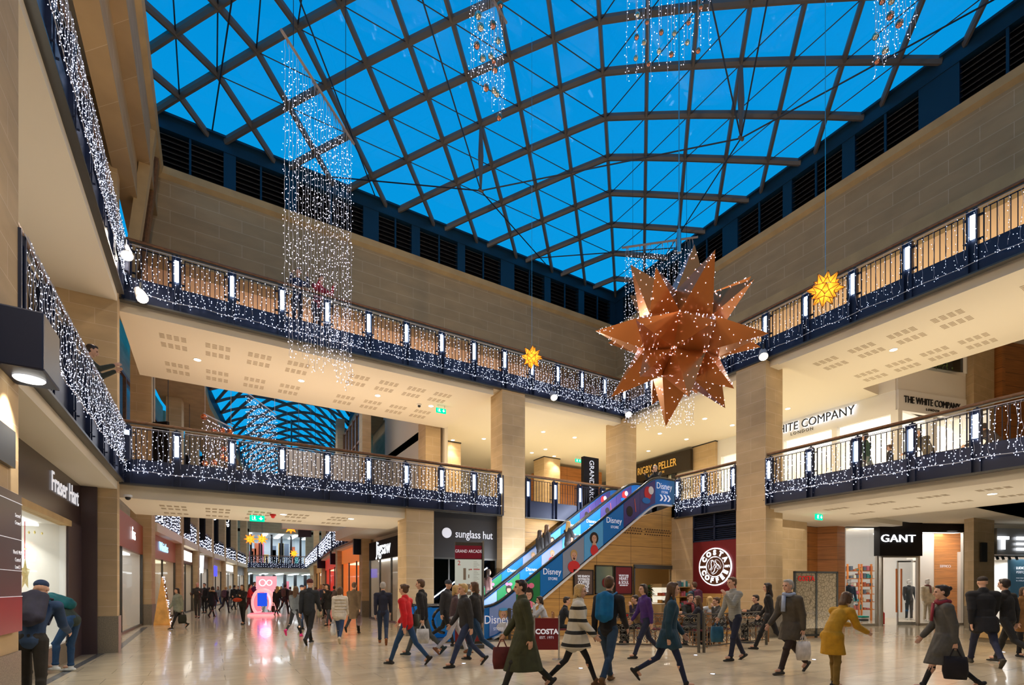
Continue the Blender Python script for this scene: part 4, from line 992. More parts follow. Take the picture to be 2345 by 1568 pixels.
for k in range(4):
    a, c = rp[k][1], rends[k]; e = (c-a).normalized(); n = Vector((e.y, -e.x)); n = n if n.x > 0 else -n
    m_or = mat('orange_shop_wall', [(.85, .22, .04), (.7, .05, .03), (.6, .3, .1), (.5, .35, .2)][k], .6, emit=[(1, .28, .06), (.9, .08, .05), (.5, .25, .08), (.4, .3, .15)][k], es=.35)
    t, A_, C_, d, L = shop_front('shop', RF[k], a, c, n, m_or, 'shop_warm', back=m_or, depth=2.4, mull=3, zt=3.2, ztop=4.2)
    shelves(t, A_, d, n, L, 2.4, random.Random(70+k), rows=3)
    nn = (-n.x, -n.y); ps = [offset(A_+d*(L*i/6), Vector(nn), .15) for i in range(7)]
    f = MB(); ribbon(f, A_+d*.12, C_-d*.12, n, -.1, 3, 4.1, 4.5); struct(f, 'ceiling_right_balcony_%d' % (k+1), M['plaster'])
    balustrade('right concourse balcony balustrade, %s' % ['nearest of four', 'second of four', 'third of four', 'farthest of four'][k], ps, 5.87, nn, ledn=False)
    light_curtain('fairy_light_curtain', 'fairy light curtain on the right concourse balcony, %s' % ['nearest of four', 'second of four', 'third of four', 'farthest of four'][k], ps[0], ps[-1], 5.7, 1.15, nn, group=gr, spacing=.22+.06*k, step=.18+.04*k, br=.022+.005*k, bottom_cord=False)
    f = MB(); ribbon(f, A_, C_, n, 2.4, 2.6, 4.5, 13.7); struct(f, 'wall_right_hall_%d' % (k+1), M['stone'])
    if k < 2:
        w = bpy.data.objects.new('window_%d' % (20+k), None); COL.objects.link(w); w.location = (*offset((A_+C_)/2, n, .3), 7); w['kind'] = 'structure'
        f = MB(); N_ = 6
        for i in range(N_+1): p = A_+d*(.4+(L-.9)*i/N_); ribbon(f, p, p+d*.14, n, .3, .55, 6.2, 12)
        for z in (6.2, 8.2, 10.2, 11.9): ribbon(f, A_+d*.4, C_-d*.4, n, .35, .5, z, z+.12)
        f.build('window_frame', M['timber'], w)
        f = MB(); ribbon(f, A_+d*.4, C_-d*.4, n, .45, .47, 6.2, 12); f.build('window_pane', mat('evening_window', (.03, .05, .08), .12, spec=.8, emit=(.01, .12, .25), es=.5), w)
# steeply hung dark brackets under the right balconies
for k, (px, z0_) in enumerate([(825, 3.4), (768, 3.3), (736, 3.4)]):
    Yb = [30.5, 41, 52][k]*.9; p = GD(px, Yb); f = MB(); f.prism([(p[0]-.35, p[1]), (p[0]+.35, p[1]), (p[0]+.35, p[1]+.2), (p[0]-.35, p[1]+.2)], z0_, 5.5)
    tag(f.build('balcony_bracket', M['navy_dark']), ['dark bracket under the right concourse balcony, nearest', 'dark bracket under the right concourse balcony, middle', 'dark bracket under the right concourse balcony, farthest'][k], 'bracket')
# first floor right side seen between the bridges: stone wall with windows next to the lobby
b = MB(); b.box((-8.2, 4.65, 4.75), (-7.3, 4.9, 4.76)); b.box((-7.75, 5.6, 4.2), (-7.5, 10.2, 8.6)); 
# shop at the right mouth (white lettering) -----------------------------
t, A_, C_, d, L = shop_front('shop', 'narrow shop front with white lit script sign at the right mouth of the concourse', Vector((-8.45, 10.3)), Vector((-8.5, .95)), Vector((1, 0)), M['hall_dark'], 'shop_white', depth=2.2, mull=5, zt=3.0, ztop=3.9)
text('sign_lettering', 'Jigsaw', .95, (-8.18, on_x(876, -8.2), 3.5), (0, -1, 0), M['white_e'], t, sx=1.0); shelves(t, A_, d, Vector((1, 0)), L, 2.2, random.Random(5))
# far bridge and end of the hall ---------------------------------------
fb0, fb1 = Vector((-11.6, 58)), Vector((-3.6, 57.6))
balustrade('far bridge balustrade closing the view down the concourse', [tuple(fb0+(fb1-fb0)*i/6) for i in range(7)], 5.87, (0, -1), ledn=False)
light_curtain('fairy_light_curtain', 'fairy light curtain on the far bridge down the concourse', tuple(fb0), tuple(fb1), 5.7, 1.3, (0, -1), group=gr, spacing=.25, step=.22, br=.03, bottom_cord=False)
b = MB(); b.box((-13, 58.1, 3.7), (-2, 61, 4.6)); struct(b, 'ceiling_far_bridge', M['plaster_white'])
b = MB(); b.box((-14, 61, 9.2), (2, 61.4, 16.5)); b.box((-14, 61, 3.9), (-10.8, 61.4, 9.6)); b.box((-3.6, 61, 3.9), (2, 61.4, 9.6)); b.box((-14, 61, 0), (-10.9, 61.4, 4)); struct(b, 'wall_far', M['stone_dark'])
t = thing('far_shop', 'bright two storey shop interior beyond the far bridge', 'shop front', (-7, 66, 0))
f = MB(); f.box((-12, 70, 0), (0, 70.2, 10)); f.build('back_wall', mat('bright_shop_wall', (.7, .75, .78), .7), t)
f = MB(); f.box((-12, 61.4, 9.2), (0, 70, 9.4)); f.box((-12, 61.4, 3.6), (0, 70, 3.8)); f.build('ceilings', M['plaster_white'], t)
ms_ = emat('far_strip', (.85, .95, 1), 5)
for i in range(5):
    for z_ in (9.1, 3.5): f = MB(); f.box((-11+i*2, 62, z_), (-10.4+i*2, 69, z_+.08)); f.build('ceiling_strip', ms_, t)
f = MB()
for i in range(6): f.box((-10.6+i*1.35, 63+i*.4, 3.9), (-10.35+i*1.35, 63.3+i*.4, 9.2)); f.box((-10.6+i*1.5, 63+i*.6, 0), (-10.2+i*1.5, 63.4+i*.6, 3.5))
f.build('dark_columns', M['black'], t)
f = MB()
rnd = random.Random(9)
for i in range(14):
    f = MB(); x = -11+rnd.random()*9; f.box((x, 67, .2), (x+.6, 67.3, 1+rnd.random()*2)); f.build('display_panel', SHELF[i % 6], t); f = MB(); x = -11+rnd.random()*9; f.box((x, 67, 5), (x+.7, 67.3, 6+rnd.random()*2.5)); f.build('display_panel', SHELF[(i*5+1) % 6], t)
# hall roof: shallow diagrid vault
hall = thing('concourse_roof', 'blue lit diagrid vault over the concourse beyond the bridge', 'roof', (-10, 35, 14))
HC = [(-16.3, -8.1, 4.7), (-15.3, -7.1, 19.2), (-14.3, -5.8, 26), (-12.9, -4.3, 35), (-10.9, -2.5, 48), (-9.5, -1.2, 61)]
def hcx(y):
    for (a0, a1, ya), (b0, b1, yb) in zip(HC, HC[1:]):
        if y <= yb: t = (y-ya)/(yb-ya); return a0+(b0-a0)*t, a1+(b1-a1)*t
    return HC[-1][:2]
def hz_(u): return 13.7+2.1*(1-(2*u-1)**2)
def hp(u, y, dz=0): x0, x1 = hcx(y); return (x0+(x1-x0)*u, y, hz_(u)+dz)
f = MB(); NU = 8; stp = 1.05
for fam in (1, -1):
    y = 4.0
    while y < 70:
        pts = []
        for i in range(NU*2+1):
            yy_ = y+fam*i*stp*.55
            if 6.5 <= yy_ <= 60.5: pts.append(hp(i/(NU*2), yy_))
        if len(pts) > 1:
            g_ = MB(); f_ = []; 
            beam(f, pts, .14, .2)
        y += stp*2.1
f.build('vault_ribs', M['roof_steel'], hall)
f = MB(); vs = []; ny = 30
for j in range(ny+1):
    for i in range(13): vs.append(hp(i/12, 6.5+54*j/ny, .05))
f.add(vs, [(j*13+i, j*13+i+1, (j+1)*13+i+1, (j+1)*13+i) for j in range(ny) for i in range(12)]); f.build('glazing', M['roof_glass'], hall)
for side, nm in ((0, 'left'), (1, 'right')):
    f = MB(); g_ = MB()
    for (a0, a1, ya), (b0, b1, yb) in zip(HC, HC[1:]):
        x0, x1 = (a0, b0) if side == 0 else (a1, b1); s_ = -1 if side == 0 else 1
        f.prism(sorted_poly([(x0, ya), (x1, yb), (x1+s_*.6, yb), (x0+s_*.6, ya)]) if False else [(x0, ya), (x1, yb), (x1+s_*2.4, yb), (x0+s_*2.4, ya)], 12.4, 12.9)
        g_.prism([(x0+s_*.05, ya), (x1+s_*.05, yb), (x1+s_*.3, yb), (x0+s_*.3, ya)], 12.9, 13.75)
    struct(f, 'trim_%d' % (9+side), M['coping']); tag(g_.build('vault_edge_louvre', M['louvre_frame']), 'dark louvred band along the %s edge of the concourse vault' % nm, 'louvre')
f = MB(); q_ = hp(.5, 30); f.tube([q_, (q_[0], q_[1], 13.2)], .07, 6); 
for u, yv in ((0, 26), (1, 26), (0, 34), (1, 34)): f.tube([(q_[0], q_[1], 13.2), hp(u, yv)], .03, 4)
f.build('king_post', M['roof_steel'], hall)
# light curtains and stars inside the hall
A1 = GD(470, 22); B1 = GD(528, 21.4); 
def hall_curtain(label, px0, px1, Y0_, Y1_, z1, z0_, seed, n_, bb=0):
    p, q = GD(px0, Y0_), GD(px1, Y1_); rnd = random.Random(seed); t = thing('hanging_light_curtain', label, 'light curtain', ((p[0]+q[0])/2, (p[1]+q[1])/2, z1))
    w, bl, ba = MB(), MB(), MB(); w.tube([(*p, z1), (*q, z1)], .03, 4)
    for s in (.05, .95): x = p[0]+(q[0]-p[0])*s; y = p[1]+(q[1]-p[1])*s; w.tube([(x, y, z1), (x, y, 14.5)], .01, 3)
    for i in range(n_):
        u = i/(n_-1); x = p[0]+(q[0]-p[0])*u; y = p[1]+(q[1]-p[1])*u; w.tube([(x, y, z1), (x, y, z0_)], .004, 3); z = z1-.2
        while z > z0_: bl.octa((x+rnd.uniform(-.06, .06), y, z), .013, .017); z -= rnd.uniform(.14, .3)
    for i in range(bb): u = rnd.random(); ba = MB(); ba.ball((p[0]+(q[0]-p[0])*u, p[1]+(q[1]-p[1])*u, z0_+(z1-z0_)*rnd.random()), .12, 6); ba.build('bauble', M['bauble_c'], t)
    w.build('wire', M['wire'], t); o = bl.build('bulbs', M['led_star'], t); o['kind'] = 'stuff'
hall_curtain('light curtain with copper baubles seen through the bridge railing against the left hall wall', 466, 532, 20.2, 22, 8.6, 4.9, 31, 22, 16)
hall_curtain('dense light curtain seen through the bridge railing under the blue vault', 566, 632, 24, 27, 10.9, 5.8, 32, 26)
hall_curtain('small light curtain behind the star high in the concourse, above the banner', 656, 686, 36, 37, 8.2, 6.4, 33, 16)
for px, py, Yd, di, lb in [(573, 1234, 40, .95, 'small glowing star in the concourse, leftmost of three in a row'), (600, 1234, 40, .9, 'small glowing star in the concourse, right beside the leftmost one'), (666, 1208, 36, .95, 'small glowing star in front of the small light curtain up the concourse'), (673, 1267, 50, .85, 'lowest small glowing star, in front of the far bridge')]:
    small_star(lb, px, py, Yd, di, ztop=13.9, detail=False)
banner(684, 712, 30, 4.6, 9.0, 'wide dark brown hanging banner over the right side of the concourse', '', poly=RP, col='fascia_brown')
banner(722, 758, 27, 5.1, 7.2, 'dusky pink hanging banner with a red shape near the bridge soffit', '', poly=RP, col='maroon')
# hall lighting: area lights in a row under the vault and in the far shop
for y_, e_ in ((8, 120), (18, 170), (29, 200), (41, 220), (52, 220)):
    x0, x1 = hcx(max(9, y_)); light('AREA', ((x0+x1)/2, y_, 12.6), e_*1.6, SOFT, 3, size_y=6)
light('AREA', (-7, 65, 3.4), 200, COOL, 6, size_y=4); light('AREA', (-7, 65, 9), 220, COOL, 6, size_y=4)
# triangle tree
p, q = G(356, 1431), G(393, 1431)
t = thing('triangular_tree', 'tall narrow triangular timber tree edged with fairy lights by the left shops', 'christmas tree', ((p[0]+q[0])/2, (p[1]+q[1])/2, 0))
ap = ((p[0]+q[0])/2, (p[1]+q[1])/2, 2.05)
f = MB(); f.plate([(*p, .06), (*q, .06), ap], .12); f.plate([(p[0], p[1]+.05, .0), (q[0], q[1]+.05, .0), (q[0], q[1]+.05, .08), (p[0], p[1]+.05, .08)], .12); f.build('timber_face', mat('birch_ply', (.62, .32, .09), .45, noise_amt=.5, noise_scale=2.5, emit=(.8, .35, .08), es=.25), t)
f = MB(); f.tube([(*p, .0), ap], .04, 4); f.tube([(*q, .0), ap], .04, 4); f.tube([(*p, .05), (*q, .05)], .04, 4); f.build('timber_edge', M['timber'], t)
f = MB(); rnd = random.Random(2)
for i in range(60):
    u = rnd.random(); 
    for s_ in (p, q): f.octa((s_[0]+(ap[0]-s_[0])*u+rnd.uniform(-.05, .05), s_[1]+(ap[1]-s_[1])*u-.06, ap[2]*u), .014, .02)
o = f.build('tree_bulbs', M['led'], t); o['kind'] = 'stuff'
# pink kiosk
kx, ky = G(605, 1409)
t = thing('promotion_kiosk', 'glowing pink curved kiosk with a blue screen in the middle of the concourse', 'kiosk', (kx, ky, 0), -YAW)
P_ = emat('glowing_pink', (1, .16, .2), 1.6); P2 = mat('white_gloss', (.9, .75, .75), .3, emit=(1, .5, .5), es=.6)
def arc_band(mb, r0, r1, a0, a1, cx_, cz_, y0_, y1_, n=18, sx=1):
    vs = []
    for i in range(n+1):
        a = a0+(a1-a0)*i/n
        for r, y_ in ((r0, y0_), (r1, y0_), (r1, y1_), (r0, y1_)): vs.append((cx_+r*sx*math.cos(a), y_, cz_+r*math.sin(a)))
    mb.add(vs, [(i*4+j, i*4+(j+1) % 4, (i+1)*4+(j+1) % 4, (i+1)*4+j) for i in range(n) for j in range(4)]+[(0, 1, 2, 3), (n*4+3, n*4+2, n*4+1, n*4)])
f = MB(); arc_band(f, .62, .80, -.6, PI+.9, 0, .75, -.35, .35, sx=.72); f.build('curved_shell', P2, t, world=False)
f = MB(); arc_band(f, .52, .60, -.7, PI+1.0, 0, .75, -.33, .1, sx=.72); arc_band(f, .40, .46, .5, PI+.9, 0, .75, -.3, .1, sx=.72); f.box((-.62, -.4, .1), (.62, .4, .16)); f.build('neon_bands', P_, t, world=False)
f = MB(); f.box((-.18, -.42, .55), (.34, -.36, 1.3)); f.build('screen', emat('screen_blue', (.02, .08, .7), 1.2), t, world=False)
f = MB(); f.box((-.7, -.5, 0), (.75, .5, .1)); f.build('plinth', P2, t, world=False)
f = MB(); f.box((-.52, .1, 1.5), (.62, .2, 2.25)); f.box((-.4, .12, 1.2), (.5, .18, 1.5)); f.build('header_board', emat('pink_board', (1, .35, .4), 1.2), t, world=False)
f = MB(); arc_band(f, .16, .2, 0, 2*PI, -.14, 1.88, .07, .1, n=20); arc_band(f, .13, .17, 0, 2*PI, .25, 1.88, .07, .1, n=20); f.build('infinity_mark', M['white_e'], t, world=False)
light('POINT', (kx, ky-.9, .9), 60, (1, .1, .15), .3, parent=None)

# upper balcony of the concourse seen between the two bridge levels
ua, ub = G(931, 1040, 8.86), G(996, 1003, 8.86)
ud = Vector((ub[0]-ua[0], ub[1]-ua[1])).normalized(); un = (ud.y, -ud.x) if ud.y < 0 else (-ud.y, ud.x)
if un[0] > 0: un = (-un[0], -un[1])
uL = math.dist(ua, ub); ups = [(ua[0]+ud.x*uL*i/3, ua[1]+ud.y*uL*i/3) for i in range(4)]
balustrade('upper concourse balustrade glimpsed between the two bridge levels', ups, 10.5, un, ledn=False)
light_curtain('fairy_light_curtain', 'fairy lights on the upper concourse balustrade glimpsed between the bridge levels', ups[0], ups[-1], 10.35, 1.3, un, group=gr, spacing=.13, step=.11, br=.016, bottom_cord=True)
# ---------------------------------------------------------------- jeweller shop front on the left
t = thing('shop', 'jeweller shop front with white serif lettering and a starry lit window on the left', 'shop front', (-17.9, -4, 0))
f = MB(); f.box((-18.05, -8.2, 3.05), (-17.88, -.42, 4.02)); f.build('fascia', M['fascia_brown'], t)
f = MB(); f.box((-18.0, -8.2, 2.93), (-17.82, -1.7, 3.05)); f.build('fascia_soffit_strip', M['coping'], t)  # plain strip under the fascia in the coping colour
f = MB(); f.box((-18.1, -1.75, 0), (-17.86, -.42, 3.05)); f.box((-17.95, -.5, 0), (-17.575, -.43, 4.02)); f.build('fascia_panel', mat('brown_shop_panel', (.075, .05, .055), .35), t)
f = MB(); f.box((-18.15, -8.2, 0), (-17.88, -1.75, .42)); f.build('stall_riser', M['granite'], t)
f = MB(); f.box((-17.95, -8.2, .45), (-17.935, -1.75, 2.93)); f.build('glass', M['glass'], t)
f = MB(); f.box((-18.0, -1.82, .42), (-17.9, -1.75, 2.93)); f.box((-18.0, -8.2, .42), (-17.9, -1.75, .46)); f.build('window_frame', M['white'], t)
f = MB(); f.box((-20.0, -8.2, 0), (-19.9, -1.75, 3.0)); f.box((-20, -1.8, 0), (-18, -1.76, 3.0)); f.box((-20, -8.2, 2.95), (-18.05, -1.75, 3.0)); f.box((-19.2, -8.2, .4), (-18.05, -1.75, .45)); f.build('interior', M['plaster_white'], t)
f = MB(); f.box((-19.8, -8, 2.88), (-18.3, -1.95, 2.93)); f.build('ceiling_light', emat('jeweller_light', (1, 1, .93), 2.6), t)
f = MB(); f.box((-19.3, -3.1, .45), (-19.2, -2.0, 2.4)); f.box((-19.3, -6.6, .45), (-19.2, -3.8, 2.4)); f.build('display_backing', mat('olive_grey_display', (.16, .17, .11), .6), t)
text('sign_lettering', 'Fraser Hart', .56, (-17.865, -1.95, 3.66), (0, 1, 0), mat('sign_white_soft', (.8, .8, .85), .5, emit=(.9, .92, 1), es=.55), t, sx=.84, spacing=1.04, depth=.012, bold=0)
def flat_star(mb, c, r, right=(0, 1, 0), k=.42, th=.02):
    R_ = Vector(right); pts = []
    for i in range(10):
        a = PI/2+PI*i/5; rr = r if i % 2 == 0 else r*k; p = Vector(c)+R_*math.cos(a)*rr+Vector((0, 0, 1))*math.sin(a)*rr; pts.append(p)
    c0 = Vector(c); nrm = R_.cross(Vector((0, 0, 1)))*th; n0 = len(mb.v)
    vs = [tuple(c0-nrm), tuple(c0+nrm)]+[tuple(p) for p in pts]; fs = []
    for i in range(10): fs += [(0, 2+i, 2+(i+1) % 10), (1, 2+(i+1) % 10, 2+i)]
    mb.add(vs, fs)
M['glitter'] = mat('gold_glitter', (.75, .62, .22), .3, .6, emit=(.8, .7, .3), es=.25, noise_amt=.5, noise_scale=60)
d_ = thing('hanging_star_ornament', 'big gold glitter star hanging by a red ribbon in the jeweller window', 'ornament', (-18.3, -2.9, 1.75))
f = MB(); flat_star(f, (-18.3, -2.85, 1.85), .33, k=.5, th=.04); f.build('star_body', M['glitter'], d_)
f = MB(); f.box((-18.31, -2.86, 2.15), (-18.3, -2.84, 2.9)); f.build('ribbon', M['red'], d_)
rnd = random.Random(8); f = MB(); g = MB()
for i in range(46):
    y_, z_ = rnd.uniform(-7.9, -1.95), rnd.uniform(2.2, 2.88); flat_star(f, (-18.5+rnd.uniform(-.3, .3), y_, z_), rnd.uniform(.02, .045)); g.box((-18.5, y_-.002, z_), (-18.498, y_+.002, 2.9))
o = f.build('little_stars', M['glitter'], None); tag(o, 'many tiny gold stars dangling along the top of the jeweller window', 'ornaments', kind='stuff'); 
g.build('star_threads', M['wire'], o, world=False)
f = MB(); 
for i in range(420): f.octa((-18.15-rnd.random()*.9, rnd.uniform(-7.9, -1.9), .46+rnd.random()*.06), rnd.uniform(.02, .05), .03)
tag(f.build('sparkling_gravel', mat('silver_crystals', (.7, .78, .8), .15, .7)), 'silver and crystal trinkets strewn over the floor of the jeweller window', 'window display', kind='stuff')
for k, (y_, z0_, h_) in enumerate([(-4.2, .45, .95), (-3.35, .45, .8), (-2.35, .45, .7)]):
    t2 = thing('display_case', ['tall glass display case at the left in the jeweller window', 'middle glass display case in the jeweller window', 'short glass display case at the right in the jeweller window'][k], 'display case', (-18.7, y_, z0_))
    f = MB(); 
    for sx in (-.2, .2):
        for sy in (-.25, .25): f.box((-18.7+sx-.01, y_+sy-.01, z0_), (-18.7+sx+.01, y_+sy+.01, z0_+h_))
    f.build('frame', M['steel'], t2)
    f = MB(); f.box((-18.9, y_-.25, z0_+h_), (-18.5, y_+.25, z0_+h_+.03)); f.box((-18.9, y_-.25, z0_+h_*.5), (-18.5, y_+.25, z0_+h_*.5+.02)); f.build('shelf', M['white'], t2)
light('AREA', (-18.8, -4.5, 2.8), 130, (1, 1, .92), 1.4, (0, math.radians(35), 0), size_y=5)
# wall lamp box on the near pier and its beam
def wall_lamp(label, x0, x1, y0_, y1_, z0, z1, on=True, e=60):
    t = thing('wall_lamp', label, 'wall lamp', ((x0+x1)/2, (y0_+y1_)/2, z0))
    f = MB(); f.box((x0, y0_, z0), (x1, y1_, z1)); f.build('housing', M['navy'], t, bevel=.02)
    c = ((x0+x1)/2, (y0_+y1_)/2); r = min(abs(x1-x0), abs(y1_-y0_))*.36
    f = MB(); f.lathe([(r, -.012), (r*.9, -.03)], (*c, z0), 16); f.build('lens', M['warm_e'] if on else M['steel'], t)
    if on: light('SPOT', (c[0], c[1], z0-.05), e, SOFT, .05, (0, 0, 0), spot=95, parent=t)
    return t
wall_lamp('navy wall lamp box shining down on the near left pier', -17.1, -16.72, -8.95, -8.3, 3.88, 4.5, e=200)
wall_lamp('navy wall lamp box at the left end of the upper bridge balustrade', -17.18, -16.95, -.62, -.42, 9.35, 10.15, on=False)
wall_lamp('navy wall lamp box at the left end of the first floor bridge balustrade', -17.18, -16.93, -.62, -.42, 4.75, 5.35, on=False)
t = thing('directory_board', 'narrow brown and red directory board on the near left pier', 'sign', (-17.06, -8.8, 1.1))
f = MB(); f.box((-17.09, -9.4, 1.12), (-17.03, -8.38, 2.62)); f.build('panel', mat('brown_board', (.06, .035, .035), .35), t)
f = MB(); f.box((-17.03, -9.4, 1.12), (-17.025, -8.38, 1.5)); f.build('red_section', mat('red_board', (.28, .01, .01), .35), t)
for k, (z_, tx) in enumerate([(2.38, 'Second'), (2.3, 'Ground'), (1.98, 'North Walk'), (1.9, 'Central'), (1.82, 'Level 2')]): text('lettering', tx, .06, (-17.02, -8.55, z_), (0, 1, 0), M['offwhite'], t, depth=.002)
f = MB(); 
for z_ in (1.5, 1.78, 2.12, 2.52): f.box((-17.03, -9.4, z_), (-17.022, -8.38, z_+.006))
f.build('divider_lines', M['offwhite'], t)
f = MB(); f.box((-17.1, -9.3, 2.9), (-17.05, -8.5, 3.3)); tag(f.build('loudspeaker_grille', M['dark_steel']), 'dark perforated grille set in the near left pier', 'grille')
# -------------------------------------------------------------- floodlights and fittings
def flood(label, x, y, z, to):
    t = thing('floodlight', label, 'floodlight', (x, y, z)); d = (Vector(to)-Vector((x, y, z))).normalized()
    c = Vector((x, y, z)); f = MB(); f.tube([tuple(c-d*.18), tuple(c-d*.02), tuple(c+d*.16)], .10, 12, r2=.14); f.build('housing', M['white'] if False else mat('grey_lamp_body', (.35, .35, .37), .5), t, smooth=False)
    f = MB(); f.tube([tuple(c+d*.16), tuple(c+d*.175)], .12, 12); f.build('lens', M['down'], t)
    f = MB(); f.box((x-.02, y-.02, z), (x+.02, y+.02, z+.3)); f.build('bracket', M['dark_steel'], t)
flood('grey floodlight at the far end of the upper left balustrade', -17.0, -.75, 9.75, (-14, -6, 0))
flood('grey floodlight on the left end of the upper bridge beam', -16.75, -.3, 9.0, (-13, -7, 0))
flood('grey floodlight on the upper beam above the short balcony', -4.0, -.35, 8.95, (-6, -7, 0))
flood('grey floodlight below the inner corner of the upper balcony', -.3, -.5, 8.9, (-4, -8, 0))
flood('grey floodlight on the upper beam above the tall right pillar', -.3, -6.5, 8.95, (-6, -11, 0))
def downlight(label, x, y, z, r=.09, e=0, col=WARM):
    t = thing('downlight', label, 'downlight', (x, y, z), group='recessed ceiling downlights')
    f = MB(); f.lathe([(r*1.25, 0), (r*1.25, -.012), (r, -.012)], (x, y, z), 14); f.build('rim', M['white'], t)
    f = MB(); f.lathe([(r, -.008), (r, -.016)], (x, y, z), 14); f.build('lens', M['down'], t)
    if e: light('SPOT', (x, y, z-.03), e, col, .06, (0, 0, 0), spot=120, parent=t)
DL = [((452, 823), 8.65, 'upper bridge soffit, leftmost'), ((690, 871), 8.65, 'upper bridge soffit, second from the left'), ((865, 905), 8.65, 'upper bridge soffit, third from the left'), ((987, 929), 8.65, 'upper bridge soffit, beside the green exit sign'),
      ((1108, 1004), 8.95, 'lobby ceiling left of the tall pillar'), ((1037, 1007), 8.95, 'lobby ceiling above the spotlit pillar behind the bridge end'), ((1244, 988), 8.95, 'lobby ceiling right of the tall pillar, nearest'), ((1316, 1001), 8.95, 'lobby ceiling left of the corner pillar, nearest'),
      ((1249, 1028), 8.95, 'lobby ceiling right of the tall pillar, second'), ((1218, 1036), 8.95, 'lobby ceiling close to the tall pillar, farthest'), ((1269, 1044), 8.95, 'lobby ceiling in front of the spotlit pillar'), ((1485, 1032), 8.95, 'lobby ceiling above the gold lettered shop'),
      ((1572, 1005), 8.95, 'lobby ceiling right of the gold lettering'), ((1511, 992), 8.95, 'lobby ceiling right of the corner pillar'), ((1614, 958), 8.95, 'lobby ceiling below the copper star'), ((1677, 973), 8.95, 'lobby ceiling just left of the tall right pillar'),
      ((1804, 935), 8.95, 'ceiling right of the tall right pillar, upper'), ((1676, 974), 8.9, '')]
for (px, py), z, lab in DL[:-1]:
    x, y = G(px, py, z); downlight('small round downlight in the '+lab, x, y, z, e=55)
x, y = G(2046, 800, 8.62); downlight('small round downlight in the upper right soffit', x, y, 8.62, e=60)
x, y = G(2272, 1130, 4.0); downlight('small round downlight in the first floor right soffit', x, y, 4.0, e=60)
x, y = G(649, 1177, 3.9); downlight('small round downlight in the lower bridge soffit, left', x, y, 3.9, e=60)
x, y = G(804, 1187, 3.9); downlight('small round downlight in the lower bridge soffit, right', x, y, 3.9, e=60)
# slotted vents in the soffits
def vent_group(f, x, y, z, ux, uy):
    for a in range(4):
        for b_ in range(4):
            cx_, cy_ = x+ux[0]*a*.17+uy[0]*b_*.085, y+ux[1]*a*.17+uy[1]*b_*.085
            f.box((cx_-.06*abs(ux[0])-.02*abs(ux[1]), cy_-.06*abs(ux[1])-.02*abs(ux[0]), z-.004), (cx_+.06*abs(ux[0])+.02*abs(ux[1]), cy_+.06*abs(ux[1])+.02*abs(ux[0]), z-.001))
vi = 0
def vents(label, z, pts, alongx=True):
    t = thing('slotted_ceiling_vents', label, 'ceiling vent', (pts[0][0], pts[0][1], z))
    for x, y in pts:
        f = MB(); vent_group(f, x, y, z, (1, 0) if alongx else (0, 1), (0, 1) if alongx else (1, 0)); f.build('slot_group', M['slot'], t)
vents('slotted vents in the upper bridge soffit, row nearest the balustrade', 8.65, [(x+k*.0, y) for x in (-16.4, -15.3, -14.2, -13.1, -11.2, -10.2, -9.2, -8.2) for y in (.95, 1.55)])
vents('slotted vents in the upper bridge soffit, far row', 8.65, [(x, y) for x in (-16.4, -15.3, -14.2, -13.1, -11.2, -10.2, -9.2, -8.2) for y in (3.0, 3.6)])
vents('slotted vents in the lower bridge soffit', 3.9, [(x, y) for x in (-16.4, -15.3, -14.2, -13.1, -11.8) for y in (1.0, 1.6, 2.6)])
vents('slotted vents in the upper right soffit, row nearest the balustrade', 8.62, [(x, y) for y in (-7.9, -8.9, -9.9, -10.9, -12.6, -13.6, -14.6) for x in (1.0, 1.6)], False)
vents('slotted vents in the upper right soffit, far row', 8.62, [(x, y) for y in (-8.1, -9.0, -9.9, -10.8, -12.4, -13.4) for x in (3.1, 3.7)], False)
vents('slotted vents in the first floor right soffit', 4.0, [(x, y) for y in (-8.2, -9.4, -10.6, -11.8, -13) for x in (1.0, 2.6)], False)
def exit_sign(label, px, py, z):
    x, y = G(px, py-12, z); t = thing('exit_sign', label, 'exit sign', (x, y, z-.35)); 
    f = MB(); f.box((x-.2, y-.02, z-.3), (x+.2, y+.02, z-.12)); f.build('panel', M['green_e'], t)
    f = MB(); f.box((x-.15, y-.02, z-.12), (x-.13, y+.02, z)); f.box((x+.13, y-.02, z-.12), (x+.15, y+.02, z)); f.build('hanger', M['white'], t)
    g = MB(); g.plate([(x+.04, y-.025, z-.2), (x+.1, y-.025, z-.26), (x+.16, y-.025, z-.2)], .004); g.box((x+.085, y-.028, z-.2), (x+.115, y-.024, z-.15))
    g.box((x-.14, y-.028, z-.26), (x-.02, y-.024, z-.25)); g.box((x-.14, y-.028, z-.26), (x-.13, y-.024, z-.15)); g.box((x-.09, y-.028, z-.23), (x-.05, y-.024, z-.17)); g.ball((x-.07, y-.03, z-.155), .014, 6); g.build('pictogram', M['white_e'], t)
exit_sign('green exit sign under the lower bridge soffit', 589, 1183, 3.9)
exit_sign('green exit sign under the right end of the upper bridge soffit', 1010, 940, 8.65)
exit_sign('green exit sign under the first floor right soffit by the cherry timber wall', 1875, 1181, 4.1)
exit_sign('small green exit sign on the first floor by the black vertical banner', 1324, 1058, 8.9)
def dome(label, px, py, z, m='white'):
    x, y = G(px, py, z); t = thing('ceiling_dome', label, 'security camera', (x, y, z)); f = MB(); f.lathe([(.09, 0), (.09, -.05), (.02, -.06)], (x, y, z), 12); f.build('base', M[m], t); f = MB(); f.ball((x, y, z-.07), .06, 8); f.build('dome', M['black'] if m == 'white' else M[m], t)
dome('white dome camera in the left corner of the lower bridge soffit', 293, 1133, 3.9); dome('dome camera in the upper bridge soffit left of the exit sign', 960, 925, 8.65)
dome('red fire alarm dome on the lower bridge soffit', 625, 1177, 3.9, 'red')
